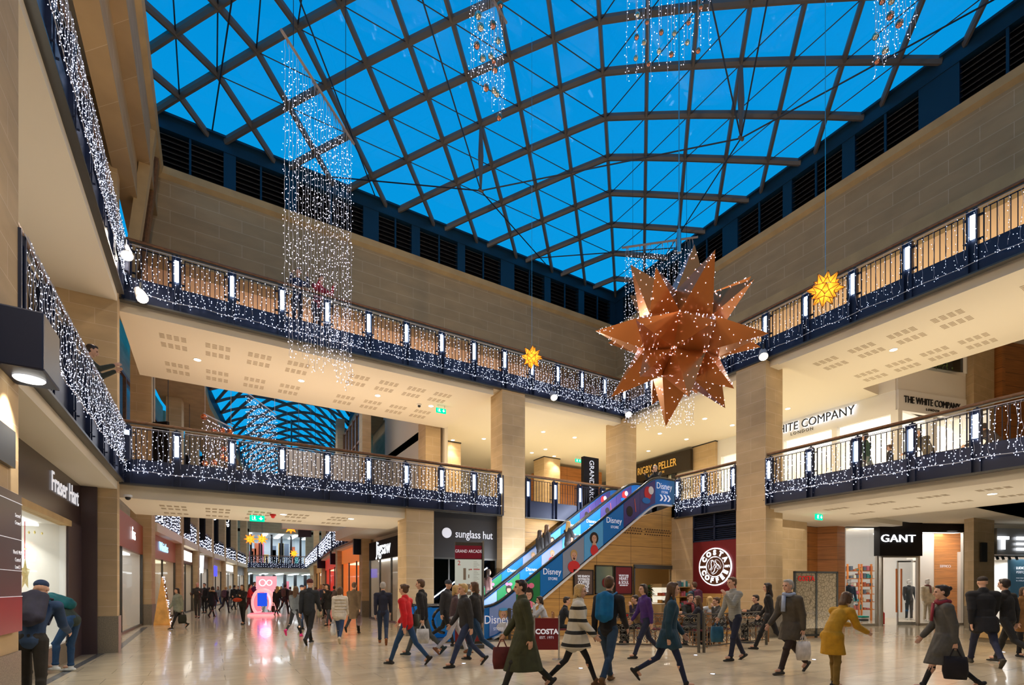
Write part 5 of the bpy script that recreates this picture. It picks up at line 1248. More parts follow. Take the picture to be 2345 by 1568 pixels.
# -------------------------------------------------------------- sunglasses shop
t = thing('shop', 'black sunglasses shop front with a white disc and lettering between two pillars', 'shop front', (-7.4, .3, 0))
f = MB(); f.box((-8.73, .3, 2.66), (-6.1, .42, 4.28)); f.build('fascia', mat('charcoal_fascia', (.028, .026, .026), .4), t)
f = MB(); n_ = 28; cx_, cz_ = -8.13, 3.52; f.plate([(cx_+.18*math.cos(2*PI*i/n_), .29, cz_+.18*math.sin(2*PI*i/n_)) for i in range(n_)], .03); f.build('logo_disc', M['offwhite'], t)
text('sign_lettering', 'sunglass hut', .40, (-7.05, .28, 3.50), (1, 0, 0), M['offwhite'], t, sx=.78)
f = MB(); f.box((-8.73, .6, 0), (-6.1, .7, 2.66)); f.box((-6.12, .42, 0), (-6.1, .6, 2.66)); f.build('dark_interior', M['black'], t)
f = MB(); f.box((-8.7, .36, 0), (-6.15, .38, 2.62)); f.build('glass', glass('dark_glass', (.25, .27, .28), .02), t)
f = MB(); 
for x in (-8.72, -8.05, -7.3, -6.16): f.box((x, .32, 0), (x+.05, .4, 2.62))
f.box((-8.72, .3, 2.6), (-6.1, .42, 2.66)); f.build('window_frame', M['dark_steel'], t)
light('SPOT', (-7.4, -1.6, 8.5), 260, SOFT, .1, aim((-7.4, -1.6, 8.5), (-7.4, .3, 3.2)), spot=60)
# totem directory
p, q = G(1043, 1484), G(1105, 1484)
t = thing('directory_totem', 'freestanding directory totem with a maroon header and a white floor map', 'directory', ((p[0]+q[0])/2, (p[1]+q[1])/2, 0))
r = Vector((q[0]-p[0], q[1]-p[1], 0)); r.normalize(); c = Vector(((p[0]+q[0])/2, (p[1]+q[1])/2, 0)); r = Vector((.95, -.31, 0)).normalized(); n_ = Vector((r.y, -r.x, 0))
def TB(mb, u0, u1, d0, d1, z0, z1, mi=0):
    u0 *= .87; u1 *= .87; z0 *= .925; z1 *= .925
    P_ = [c+r*u0+n_*d0, c+r*u1+n_*d0, c+r*u1+n_*d1, c+r*u0+n_*d1]; mb.prism([(v.x, v.y) for v in P_], z0, z1, mi)
f = MB(); TB(f, -.42, .42, -.05, .02, .12, 3.02); f.build('dark_body', mat('totem_brown', (.05, .04, .03), .4), t)
f = MB(); TB(f, -.43, .38, .02, .05, 2.55, 2.92); f.build('maroon_header', mat('totem_maroon', (.20, .01, .03), .3), t)
text('lettering', 'GRAND ARCADE', .115, tuple(c+n_*.06+r*-.02+Vector((0, 0, 2.55))), tuple(r), M['offwhite'], t, depth=.004, sx=.8)
f = MB(); TB(f, -.43, .38, .02, .05, .62, 2.53); f.build('map_panel', mat('map_panel_white', (.62, .70, .68), .3, emit=(.6, .7, .68), es=.18), t)
f = MB(); TB(f, -.43, .38, .02, .05, .2, .6); f.build('maroon_base', M['maroon'], t)
f = MB(); TB(f, .40, .45, -.06, .07, .0, 3.06); f.build('steel_edge', M['steel'], t)
f = MB(); TB(f, -.45, .45, -.1, .1, 0, .1); f.build('foot', M['dark_steel'], t)
f = MB(); 
for a in [(-.18, -.10, 1.95, 2.28), (-.02, .02, 2.22, 2.26), (-.03, .0, 2.0, 2.1), (-.17, .03, 1.68, 1.83), (-.08, .06, 1.52, 1.62), (-.3, -.22, 1.25, 1.55), (-.17, -.1, 1.25, 1.48)]: TB(f, a[0], a[1], .05, .054, a[2], a[3])
f.build('map_blocks', mat('map_taupe', (.25, .2, .15), .5), t)
f = MB(); 
for z in (2.24, 1.64, 1.52, 1.12): TB(f, .13, .32, .05, .054, z, z+.02)
TB(f, .03, .08, .05, .054, 2.23, 2.26)
f.build('map_red_lines', M['red'], t)
for tx, z in (('2', 2.42), ('1', 1.77)): text('lettering', tx, .17, tuple(c+n_*.055+r*-.27+Vector((0, 0, z*.925))), tuple(r), M['red'], t, depth=.003)
f = MB(); 
for i in range(30): TB(f, .13, .13+.1+.08*((i*7) % 3)/2, .05, .053, 2.46-i*.045, 2.47-i*.045)
f.build('small_print_lines', mat('print_grey', (.35, .38, .38), .6), t)
# -------------------------------------------------------------- first floor shops
t = thing('hanging_banner', 'tall black vertical banner lettered GRAND ARCADE beside the corner pillar', 'banner', (-.9, 2.6, 4.9))
p, q = GD(1334, 20.9), GD(1368, 21.3); f = MB(); f.obox(p, q, .18, 4.6, 7.05); f.build('panel', M['hall_dark'], t)
rr = Vector((q[0]-p[0], q[1]-p[1], 0)).normalized(); nn = Vector((rr.y, -rr.x, 0)); m_ = Vector(((p[0]+q[0])/2, (p[1]+q[1])/2, 5.75))+nn*.1+rr*.0
text('lettering', 'GRAND ARCADE', .34, tuple(m_+Vector((0, 0, .05))), (0, 0, -1), M['offwhite'], t, up=tuple(rr), depth=.01, sx=.86)
a_, c_ = G(1450, 1057, 8.95), G(1593, 1024, 8.95); xr = (a_[0]+c_[0])/2
t = thing('shop', 'dark first floor shop front with gold serif lettering', 'shop front', (6.2, 3.5, 4.75))
f = MB(); f.box((6.1, 1.6, 7.75), (6.3, 6.4, 8.8)); f.build('fascia', mat('near_black_brown', (.02, .013, .008), .4), t)
text('sign_lettering', 'RIGBY & PELLER', .58, (6.07, 3.9, 8.3), (0, -1, 0), M['gold'], t, sx=.70, depth=.03)
text('sign_lettering', 'LONDON', .2, (6.07, 3.9, 7.95), (0, -1, 0), M['gold'], t, spacing=1.6, depth=.02)
f = MB(); f.box((9.2, 1.6, 4.75), (9.3, 6.4, 7.75)); f.box((6.3, 1.6, 7.6), (9.2, 6.4, 7.7)); f.build('interior', M['plaster'], t)
f = MB(); f.box((6.15, 4.2, 4.75), (6.25, 4.9, 7.75)); f.box((6.15, 2.6, 4.75), (6.25, 2.9, 7.75)); f.box((6.15, 3.2, 7.3), (6.25, 6.4, 7.75)); f.build('dark_frames', M['black'], t)
f = MB(); f.box((6.19, 1.6, 4.8), (6.21, 6.4, 7.75)); f.build('glass', M['glass'], t)
light('AREA', (7.6, 3.8, 7.5), 60, WARM, 2, size_y=3)
# white shop: left flank along x = 6.7 and right face turned towards the camera
wc = G(2053, 894, 8.95); wl = (wc[0]-.1, .3)
we = GD(2208, 19.8)
t = thing('shop', 'white first floor shop with THE WHITE COMPANY lettering on two brightly lit faces', 'shop front', (wc[0], wc[1], 4.75))
f = MB(); f.obox(wl, wc, .15, 8.1, 8.95); f.obox(wc, we, .15, 8.2, 8.98); f.build('fascia', M['white'], t)
f = MB(); f.obox(wc, we, .1, 8.98, 9.9); f.build('upper_wall', M['plaster_white'], t)
dr = Vector((we[0]-wc[0], we[1]-wc[1], 0)).normalized(); dn = Vector((dr.y, -dr.x, 0))
mm = Vector((wc[0], wc[1], 8.62))+dr*1.75+dn*.1
text('sign_lettering', 'THE WHITE COMPANY', .36, tuple(mm), tuple(dr), M['black'], t, sx=.80, depth=.03)
text('sign_lettering', 'LONDON', .13, tuple(mm+Vector((0, 0, -.27))), tuple(dr), M['black'], t, spacing=1.4, depth=.02)
text('sign_lettering', 'THE WHITE COMPANY', .50, (wc[0]-.22, -3.75, 8.6), (0, -1, 0), M['black'], t, sx=.86, depth=.03)
text('sign_lettering', 'THE WHITE COMPANY', .51, (wc[0]-.19, -3.75, 8.6), (0, -1, 0), M['white_e'], t, sx=.86, depth=.01, bold=.009, label='white glow behind the dark letters')
text('sign_lettering', 'LONDON', .18, (wc[0]-.2, -3.9, 8.3), (0, -1, 0), M['black'], t, spacing=1.4, depth=.02)
f = MB()
for s in (0, .5, 1.0):
    p = Vector(wc)+(Vector(we)-Vector(wc))*s; f.prism([(p.x-.12, p.y-.1), (p.x+.12, p.y-.14), (p.x+.12, p.y+.1), (p.x-.12, p.y+.14)], 4.75, 8.2)
for yq in (.2, -3.0, -5.2): f.box((wc[0]-.18, yq-.1, 4.75), (wc[0]+.08, yq+.1, 8.1))
f.build('window_frame', M['white'], t)
f = MB(); f.obox(wl, wc, .015, 4.8, 8.1); f.obox(wc, we, .015, 4.8, 8.2); f.build('glass', M['glass'], t)
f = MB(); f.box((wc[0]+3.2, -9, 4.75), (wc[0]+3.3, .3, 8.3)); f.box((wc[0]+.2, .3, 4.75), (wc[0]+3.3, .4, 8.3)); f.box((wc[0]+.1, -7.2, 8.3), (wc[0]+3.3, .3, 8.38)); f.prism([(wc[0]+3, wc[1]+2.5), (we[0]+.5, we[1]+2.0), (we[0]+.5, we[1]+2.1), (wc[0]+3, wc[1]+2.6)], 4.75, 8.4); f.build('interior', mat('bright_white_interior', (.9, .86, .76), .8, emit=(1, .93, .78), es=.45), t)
f = MB(); f.box((wc[0]+.5, -6.6, 8.2), (wc[0]+2.8, -.4, 8.26)); f.build('ceiling_light', M['warm_e'], t)
rnd = random.Random(12); f = MB()
for i in range(22):
    y_ = -6.2+i*.3; zt_ = 5.9+rnd.random()*1.2; f.tube([(wc[0]+1.5, y_, zt_), (wc[0]+1.5, y_, 8.2)], .006, 3); f.ball((wc[0]+1.5, y_, zt_), .035, 5)
f.build('hanging_ornaments', mat('pale_gold', (.7, .6, .4), .3, .5), t)
light('AREA', (wc[0]+1.6, -3.2, 8.1), 110, (1, .93, .78), 2.4, size_y=5.5); light('AREA', (wc[0]+2.4, wc[1]+.6, 8.1), 60, (1, .93, .78), 1.6)
# upper level wall over the white shop: dark window with a plant, stone pillar, cherry panelling
b = MB(); b.obox(GD(1990, 19.4), we, .12, 9.9, 10.05); b.obox((wc[0]+.05, .3), wc, .2, 8.95, 11.7); struct(b, 'wall_right_inner', M['plaster_white'])
w = bpy.data.objects.new('window_31', None); COL.objects.link(w); w.location = (*wc, 10); w['kind'] = 'structure'
f = MB(); f.obox(wc, we, .04, 10.05, 12); f.build('window_pane', mat('dark_window', (.01, .012, .012), .1, spec=.8), w); f = MB(); f.obox((we[0]-.1, we[1]), we, .2, 10, 12); f.build('window_frame', M['white'], w)
rnd = random.Random(21); t = thing('ivy_plant', 'leafy green plant behind the dark window above the white shop', 'plant', (wc[0]+1.8, wc[1]-.3, 10.05)); f = MB()
for i in range(120):
    p = Vector((wc[0], wc[1], 0))+dr*rnd.uniform(.3, 2.8); z = 10.05+abs(rnd.gauss(0, .35)); s = rnd.uniform(.04, .09); a = rnd.random()*6
    f.plate([(p.x, p.y-.1, z), (p.x+s*math.cos(a), p.y-.1-s*.4, z+s*math.sin(a)), (p.x+s*1.6*math.cos(a+.5), p.y-.1, z+s*1.6*math.sin(a+.5)), (p.x+s*math.cos(a+1), p.y-.1+s*.4, z+s*math.sin(a+1))], .003)
f.build('leaves', mat('leaf_green', (.10, .16, .04), .5), t)
p0_, p1_ = GD(2208, 19.9), GD(2275, 20.3); pm = GD(2230, 19.4)
t = thing('stone_pillar', 'stone pillar at the right between the white shop and the cherry panelling, both floors', 'pillar', (*pm, 0))
f = MB(); f.prism([p0_, pm, GD(2277, 20.2), GD(2277, 21.6), GD(2208, 21.4)], 0, 12); f.build('shaft', M['stone'], t)
f = MB(); f.prism([GD(2207.5, 19.85), GD(2230, 19.35), GD(2278, 20.15), GD(2278, 21.6), GD(2207.5, 21.4)], 0, .88); f.build('plinth', M['granite'], t)
b = MB(); b.obox(GD(2276, 20.6), GD(2420, 21.5), .2, 4.75, 11.7); b.obox(GD(2285, 20.3), GD(2292, 20.35), .3, 4.75, 11.7); struct(b, 'wall_cherry_upper', M['wood_red'])
light('SPOT', (3.6, -9.5, 9.0), 260, WARM, .1, aim((3.6, -9.5, 9.6), (9, -9, 8.5)), spot=120)
# -------------------------------------------------------------- ground floor right: fashion shop
ga, gb = GD(1935, 20.85), GD(2207, 21.4); gv = Vector((gb[0]-ga[0], gb[1]-ga[1], 0)); GL = gv.length; gv.normalize(); gn = Vector((-gv.y, gv.x, 0))   # gn into the shop
def plane_pt(px, o, v, n, dep):
    k = (px-CX)/FPX; d = Vector((k*RGT[0]+FWD[0], k*RGT[1]+FWD[1])); ox, oy = o[0]+n.x*dep, o[1]+n.y*dep
    w_ = Vector((ox-CAM[0], oy-CAM[1])); e = Vector((v.x, v.y)); den = d.x*e.y-d.y*e.x; t_ = (w_.x*e.y-w_.y*e.x)/den
    return (CAM[0]+d.x*t_, CAM[1]+d.y*t_)
def gpt(px, dep=0): return plane_pt(px, ga, gv, gn, dep)
t = thing('shop', 'fashion shop front with a black GANT fascia box and two bright windows', 'shop front', (*gpt(2060), 0))
f = MB(); f.obox(gpt(2008, -.1), gpt(2105, -.1), .3, 2.92, 4.3); f.obox(gpt(1935), gpt(2207), .2, 4.1, 4.35); f.obox(gpt(2105), gpt(2207), .22, 3.95, 4.3); f.build('fascia', M['hall_dark'], t)
text('sign_lettering', 'GANT', .44, (*gpt(2057, -.28), 3.62), tuple(gv), M['white_e'], t, sx=1.25, spacing=1.05, depth=.04)
f = MB(); f.obox(gpt(1935, .02), gpt(2008, .02), .015, .1, 4.1); f.obox(gpt(2105, .02), gpt(2200, .02), .015, .1, 3.95); f.build('glass', M['glass'], t)
f = MB()
pm_ = mat('pale_metal_frame', (.45, .42, .38), .4, .5)
for px in (2006, 2016, 2100, 2203): f = MB(); f.obox(gpt(px, 0), gpt(px+4, 0), .12, 0, 4.1 if px < 2010 or px > 2150 else 2.95); f.build('window_frame', pm_, t)
for (u_, v_, z0_, z1_) in ((1935, 2010, 0, .1), (2100, 2203, 0, .1), (2016, 2100, 2.86, 2.95)): f = MB(); f.obox(gpt(u_, 0), gpt(v_, 0), .12, z0_, z1_); f.build('window_sill' if z0_ < 1 else 'door_head', pm_, t)
f = MB(); f.obox(gpt(1930, 5), gpt(2260, 5), .1, 0, 4.2); f.obox(gpt(1935, .1), gpt(1935, 5), .06, 0, 4.2); f.obox(gpt(2010, .2), gpt(2025, 4.9), .05, 0, 4.2); f.obox(gpt(2105, 1.2), gpt(2140, 1.2), .06, 0, 4.2); f.obox(gpt(2207, .1), gpt(2207, 5), .06, 0, 4.2)
f.prism([gpt(1935, .1), gpt(2207, .1), gpt(2230, 5), gpt(1925, 5)], 4.2, 4.28); f.build('interior', mat('white_shop_interior', (.85, .83, .79), .7, emit=(1, .96, .9), es=.12), t)
f = MB(); f.obox(gpt(2140, 1.15), gpt(2203, 1.15), .06, 0, 4.1); f.build('slatted_timber_wall', coursed('orange_timber_slats', (.75, .30, .08), (.62, .24, .06), (.4, .14, .03), 4, .11, .004, rough=.4, offset=0, wood=True), t)
f = MB(); f.obox(gpt(1950, .6), gpt(1995, .6), .5, 4.12, 4.18); f.obox(gpt(2110, .7), gpt(2195, .7), .4, 4.0, 4.06); f.obox(gpt(2030, 2), gpt(2090, 2), 1.5, 4.12, 4.18); f.build('ceiling_light', M['shop_white'], t)
text('lettering', 'COFFEE', .16, (*gpt(2165, 1.08), 2.55), tuple(-gv), M['offwhite'], t, depth=.01, label='mirror reversed white letters')
for px, dd in ((1970, 1), (2060, 2), (2150, .7)): light('AREA', (*gpt(px, dd), 4.0), 75, (1, .95, .88), 1.5, size_y=1.5)
f = MB(); rnd = random.Random(31)
for r_ in range(6):
    z = .5+r_*.38; f.obox(gpt(1940, 3.6), gpt(1995, 3.6), .4, z, z+.04, 0)
    for k in range(7): 
        px = 1942+k*7.5; f.obox(gpt(px, 3.5), gpt(px+5, 3.5), .35, z+.04, z+.08+rnd.random()*.2, rnd.randint(1, 6))
for px in (1940, 1966, 1972, 1994): f.obox(gpt(px, 3.35), gpt(px+2, 3.35), .08, 0, 2.75, 0)
f.build('clothes_shelving', [mat('orange_shelf', (.75, .25, .05), .5)]+SHELF, t)
dt = thing('glass_door', 'open glass shop door with long orange handles in the fashion shop entrance', 'door', (*gpt(2056, .4), 0))
f = MB(); f.obox(gpt(2054, .4), gpt(2056, .4), .06, 0, 2.75); f.obox(gpt(2097, .2), gpt(2099, .2), .06, 0, 2.75); f.obox(gpt(2054, .4), gpt(2099, .2), .05, 0, .14); f.obox(gpt(2054, .4), gpt(2099, .2), .05, 2.68, 2.75); f.build('frame', M['steel'], dt)
f = MB(); f.obox(gpt(2055, .4), gpt(2098, .2), .012, .14, 2.68); f.build('pane', M['glass'], dt)
for px in (2052, 2063): f = MB(); f.obox(gpt(px, .25), gpt(px+2, .25), .05, .55, 2.4); f.build('handle', mat('orange_handle', (.65, .2, .05), .4), dt)
# folded stack on the window floor, extinguisher
t = thing('folded_jumper_pile', 'small pile of folded jumpers with a turquoise one on top in the shop window', 'clothes', (*gpt(1972, .5), .1))
for k, c_ in enumerate([(.8, .8, .8), (.02, .02, .03), (.8, .8, .82), (.0, .45, .38)]): f = MB(); f.obox(gpt(1964+k*.6, .5), gpt(1981+k*.6, .5), .35, .12+k*.07, .18+k*.07); f.build('folded_jumper', mat('jumper_%d' % k, c_, .8), t)
t = thing('fire_extinguisher', 'red fire extinguisher just inside the fashion shop entrance', 'extinguisher', (*gpt(2021, .6), 0)); f = MB(); f.lathe([(.08, .02), (.08, .5), (.03, .56)], (*gpt(2021, .6), 0), 12); f.build('cylinder', M['red'], t); f = MB(); f.tube([(*gpt(2021, .6), .55), (*gpt(2021, .55), .64)], .02, 6); f.build('valve', M['black'], t)
# black pillar sign on right pillar; car showroom
f = MB(); f.obox(GD(2246, 19.5), GD(2259, 19.62), .06, 2.6, 3.35); tag(f.build('wall_speaker', M['black']), 'black rectangular wall speaker on the right stone pillar', 'speaker')
ta, tb = GD(2277, 21.2), GD(2500, 22.2)
t = thing('shop', 'car showroom front with big white lit letters at the right edge', 'shop front', (*ta, 0))
tv = Vector((tb[0]-ta[0], tb[1]-ta[1], 0)).normalized(); tn = Vector((-tv.y, tv.x, 0))
f = MB(); f.obox(ta, tb, .2, 3.0, 4.1); f.build('fascia', mat('silver_fascia', (.42, .42, .42), .35, .4), t)
f = MB()
def TP(u, d, z): p = Vector((ta[0], ta[1], 0))+tv*u+tn*d; return (p.x, p.y, z)
for (u0, u1, z0, z1) in [(-.02, .52, 3.62, 3.75), (.18, .32, 3.2, 3.62), (.98, 1.5, 3.62, 3.75), (.98, 1.5, 3.4, 3.5), (.98, 1.5, 3.17, 3.28)]:
    f = MB(); f.obox(TP(u0, -.16, 0)[:2], TP(u1, -.16, 0)[:2], .06, z0, z1); f.build('sign_lettering', M['white_e'], t)
f = MB(); f.obox(TP(0, 3.5, 0)[:2], TP(14, 3.5, 0)[:2], .1, 0, 3.2); f.obox(TP(0, .1, 0)[:2], TP(.0, 3.5, 0)[:2], .1, 0, 3.2); f.obox(TP(.1, .2, 0)[:2], TP(14, .2, 0)[:2], 3.5, 3.0, 3.1, off=2); f.build('interior', M['plaster_white'], t)
f = MB(); f.obox(TP(1.5, .5, 0)[:2], TP(4.5, .5, 0)[:2], .1, 1.1, 2.85); f.build('display_screen', mat('dark_screen', (.02, .05, .07), .2, emit=(.02, .06, .09), es=.6), t)
text('lettering', 'LUDICROUS', .16, TP(1.75, .4, 2.45), tuple(tv), M['white_e'], t, depth=.004, align='LEFT'); text('lettering', 'PERFORMANCE', .16, TP(1.75, .4, 2.27), tuple(tv), M['offwhite'], t, depth=.004, align='LEFT')
text('lettering', 'Instant torque and', .07, TP(1.75, .4, 2.02), tuple(tv), M['offwhite'], t, depth=.002, align='LEFT'); text('lettering', 'for a thrilling drive', .07, TP(1.75, .4, 1.9), tuple(tv), M['offwhite'], t, depth=.002, align='LEFT')
f = MB(); f.obox(TP(0, 0, 0)[:2], TP(3, 0, 0)[:2], .015, .1, 3.0); f.build('glass', M['glass'], t)
f = MB(); f.tube([TP(0, .3, 2.95), TP(3, .3, 2.95)], .03, 5)
for u in (.15, .45, .8, 1.2): f.tube([TP(u+.4, .3, 2.95), TP(u+.4, .25, 2.8)], .05, 8)
f.build('track_lights', M['black'], t)
light('AREA', TP(2.2, .6, 2.9), 60, (.95, .97, 1), 1.2); light('AREA', TP(5, 1.8, 2.9), 120, (.95, .97, 1), 2.5)
t = thing('car', 'red car nose with a lit headlamp inside the showroom', 'car', TP(3.3, 1.0, 0))
f = MB(); c_ = TP(3.3, 1.0, .72)
f.ball(c_, .8, 14, sc=(1.0, 1.3, .42)); f.build('body', mat('red_car_paint', (.45, .01, .01), .12, coat=1), t, smooth=True)
f = MB(); f.ball(TP(2.75, .45, .85), .14, 10, sc=(1.6, .6, .5)); f.build('headlamp', M['white_e'], t, smooth=True)
f = MB(); f.ball(TP(3.2, .6, .32), .32, 12, sc=(1, .5, 1)); f.build('wheel', M['black'], t, smooth=True)
# planter bench at the right edge
p = G(2330, 1472); t = thing('bench_block', 'pale stone bench block with a dark label at the right edge', 'bench', (*p, 0), -YAW)
f = MB(); f.box((-.75, -.3, .12), (.75, .5, .5)); f.build('stone_block', M['coping'], t, world=False, bevel=.02); f = MB(); f.box((-.7, -.25, 0), (.7, .45, .12)); f.build('recessed_base', M['granite'], t, world=False); f = MB(); f.box((-.62, -.31, .3), (-.28, -.3, .37)); f.build('label_plate', M['black'], t, world=False)
# red bell on the stone recess wall, small plates
f = MB(); x_ = on_y(1780, -5.22); f.lathe([(.09, 0), (.09, .01)], (0, 0, 0), 4); 
f = MB(); f.ball((x_, -5.25, 1.6+(Y0-1289)/FPX*17.9), .09, 10, sc=(1, .5, 1)); tag(f.build('alarm_bell', M['red'], smooth=True), 'round red alarm bell on the pale stone wall right of the tall pillar', 'alarm')
f = MB(); f.box((x13+.35, yy-.02, 2.1), (x13+.75, yy+.0, 2.5)); tag(f.build('notice_plate', M['black']), 'small black notice plate on the cherry timber wall', 'sign')
# -------------------------------------------------------------- coffee sign
t = thing('coffee_sign', 'round white neon COSTA COFFEE sign with three beans on the red wall', 'sign', (0, -4.56, 2.35))
cy_, cz_ = -4.56, 2.33
def ring(mb, r0, r1, c, n=40, sy=1, sz=1, rot=0, x=-.05):
    vs = []
    for i in range(n):
        a = 2*PI*i/n
        for r, dx in ((r0, 0), (r1, 0), (r1, .03), (r0, .03)):
            u, v = r*math.cos(a)*sy, r*math.sin(a)*sz; vs.append((x+dx-.03, c[0]-(u*math.cos(rot)-v*math.sin(rot)), c[1]+u*math.sin(rot)+v*math.cos(rot)))
    mb.add(vs, [(i*4+j, i*4+(j+1) % 4, ((i+1) % n)*4+(j+1) % 4, ((i+1) % n)*4+j) for i in range(n) for j in range(4)])
f = MB(); f.lathe([(.01, 0)], (0, 0, 0), 3) if False else None
ring(f, .625, .665, (cy_, cz_)); ring(f, .335, .37, (cy_, cz_), n=30); f.build('neon_rings', M['white_e'], t)
f = MB(); f.plate([(-.06, cy_-.63*math.cos(2*PI*i/36), cz_+.63*math.sin(2*PI*i/36)) for i in range(36)], .02); f.build('brown_disc', mat('sign_brown', (.10, .03, .01), .5), t)
f = MB()
for (dy, dz, rot, s) in ((-.14, .06, 1.3, 1), (.12, .08, -1.0, 1), (.0, -.09, .9, 1.05)):
    ring(f, .145*s, .165*s, (cy_-dy*1.0 if False else cy_+dy*-1, cz_+dz), n=22, sy=1.15, sz=.72, rot=rot)
    a = rot; pts = [(-.085, cy_-dy-(u*math.cos(a)-.025*math.sin(u*20)*math.sin(a)), cz_+dz+u*math.sin(a)+.025*math.sin(u*20)*math.cos(a)) for u in [(-.15+.3*i/8) for i in range(9)]]; f.tube(pts, .012, 4)
f.build('bean_outlines', M['white_e'], t)
def arc_text(txt, r, a0, a1, size, up):
    for i, ch in enumerate(txt):
        a = a0+(a1-a0)*i/(len(txt)-1); pos = (-.085, cy_-r*math.cos(a), cz_+r*math.sin(a)); rad = Vector((0, -math.cos(a), math.sin(a))); tang = Vector((0, -math.sin(a), -math.cos(a)))
        if up < 0: rad, tang = -rad, -tang
        # text faces -x: right is -y
        text('sign_lettering', ch, size, pos, (0, tang.y, tang.z), M['white_e'], t, up=(0, rad.y, rad.z), depth=.02, bold=.012)
def arc2(txt, r, a0, a1, size, top=True):
    # a measured clockwise from the left seen from the atrium; left = +y
    for i, ch in enumerate(txt):
        a = a0+(a1-a0)*i/(len(txt)-1)
        rad = Vector((0, math.cos(a), math.sin(a)))          # a=0 -> +y (left), a=pi/2 -> up, a=pi -> -y (right)
        pos = Vector((-.085, cy_, cz_))+rad*r; upv = rad if top else -rad
        right = Vector((0, -upv.z, upv.y))                    # rotate so that up=z gives right=-y
        text('sign_lettering', ch, size, tuple(pos), tuple(right), M['white_e'], t, up=tuple(upv), depth=.02, bold=.012)
arc2('COSTA', .49, .55, PI-.55, .235); arc2('COFFEE', .49, -.42, -PI+.42, .235, top=False)
text('sign_lettering', 'SINCE', .09, (-.085, cy_+.5, cz_), (0, -1, 0), M['white_e'], t, depth=.02, bold=.004); text('sign_lettering', '1971', .11, (-.085, cy_-.5, cz_), (0, -1, 0), M['white_e'], t, depth=.02, bold=.004)
# -------------------------------------------------------------- posters, counter and cafe things
def poster(label, px0, px1, py0, py1, col, lines, mirror=False):
    x0, x1 = on_y(px0, -2.62), on_y(px1, -2.62); xm = (x0+x1)/2
    Yd = (xm-CAM[0])*FWD[0]+(-2.62-CAM[1])*FWD[1]; zt = CAMH+(Y0-py0)/FPX*Yd; zb = CAMH+(Y0-py1)/FPX*Yd
    t = thing('framed_poster', label, 'poster', (xm, -2.66, zb))
    f = MB(); 
    for a in [((x0, zb), (x1, zb+.035)), ((x0, zt-.035), (x1, zt)), ((x0, zb), (x0+.035, zt)), ((x1-.035, zb), (x1, zt))]: f.box((a[0][0], -2.68, a[0][1]), (a[1][0], -2.63, a[1][1]))
    f.build('frame', M['black'], t)
    f = MB(); f.box((x0+.03, -2.66, zb+.03), (x1-.03, -2.645, zt-.03)); f.build('print', col, t)
    for tx, s, dz in lines: text('printed_lettering', tx, s, (xm, -2.668, (zt+zb)/2+dz), (1, 0, 0), M['offwhite'], t, depth=.004, bold=.004, sx=.9)
    return t, xm, zb, zt
poster('framed grey brown poster reading WE SEARCH THE WORLD FOR COFFEE BEANS', 1312, 1357, 1304, 1362, mat('poster_taupe', (.13, .09, .08), .5), [('WE SEARCH', .105, .2), ('THE WORLD FOR', .07, .11), ('COFFEE', .16, 0), ('BEANS', .17, -.13), ('WITH JUST THE', .06, -.23), ('RIGHT FLAVOUR', .06, -.3)])
t, xm, zb, zt = poster('framed mirror with a pale green reflection and a round cup mark', 1361, 1403, 1294, 1360, mat('mirror_green', (.30, .40, .34), .12, .6), [])
f = MB(); f.plate([(xm+.05+.16*math.cos(2*PI*i/24), -2.67, (zb+zt)/2-.1+.17*math.sin(2*PI*i/24)) for i in range(24)], .004); f.build('round_mark', M['maroon'], t); f = MB(); f.plate([(xm+.05+.08*math.cos(2*PI*i/24), -2.678, (zb+zt)/2-.1+.11*math.sin(2*PI*i/24)) for i in range(24)], .004); f.build('round_mark_centre', M['plaster'], t)
poster('framed red poster reading WE PUT OUR HEART AND SOUL', 1406, 1446, 1296, 1361, mat('poster_red', (.22, .02, .03), .5), [('WE PUT OUR', .085, .17), ('HEART', .16, .06), ('& SOUL', .16, -.08), ('INTO EVERY CUP', .055, -.18)])
cx0, cx1 = on_y(1490, -.9), on_y(1546, -.9)
t = thing('cake_display_cabinet', 'glowing glass cake cabinet inside the coffee bar opening', 'display cabinet', ((cx0+cx1)/2, -1.2, 0))
f = MB(); f.box((cx0, -1.5, 0), (cx1, -.9, .9)); f.box((cx0, -1.5, 1.62), (cx1, -.9, 1.75)); f.box((cx0, -.95, .9), (cx1, -.9, 1.62)); f.build('body', mat('cabinet_cream', (.5, .4, .25), .5), t)
f = MB(); f.box((cx0+.03, -.99, .92), (cx1-.03, -.96, 1.6)); f.build('light_panel', emat('cabinet_glow', (1, .9, .7), .9), t)
f = MB(); f.box((cx0, -1.5, .92), (cx1, -1.49, 1.62)); f.build('glass', M['glass'], t)
rnd = random.Random(6); f = MB()
for r_ in range(2):
    f.box((cx0+.03, -1.45, .95+r_*.3), (cx1-.03, -1.0, .97+r_*.3), 0)
    for k in range(9): x = cx0+.08+k*(cx1-cx0-.2)/9; f.box((x, -1.4, .97+r_*.3), (x+.08, -1.2, 1.03+r_*.3+rnd.random()*.08), rnd.randint(0, 5))
f.build('cakes_on_shelves', SHELF, t)
light('AREA', ((cx0+cx1)/2, -1.25, 1.6), 12, (1, .95, .85), .8, size_y=.3)
t = thing('menu_board', 'small red menu board high at the back of the coffee bar', 'sign', (-.55, -.4, 2.35)); f = MB(); f.box((-.9, -.42, 2.15), (-.35, -.36, 2.4)); f.build('board', M['red'], t); text('lettering', 'COSTA', .12, (-.62, -.44, 2.28), (1, 0, 0), M['offwhite'], t, depth=.003)
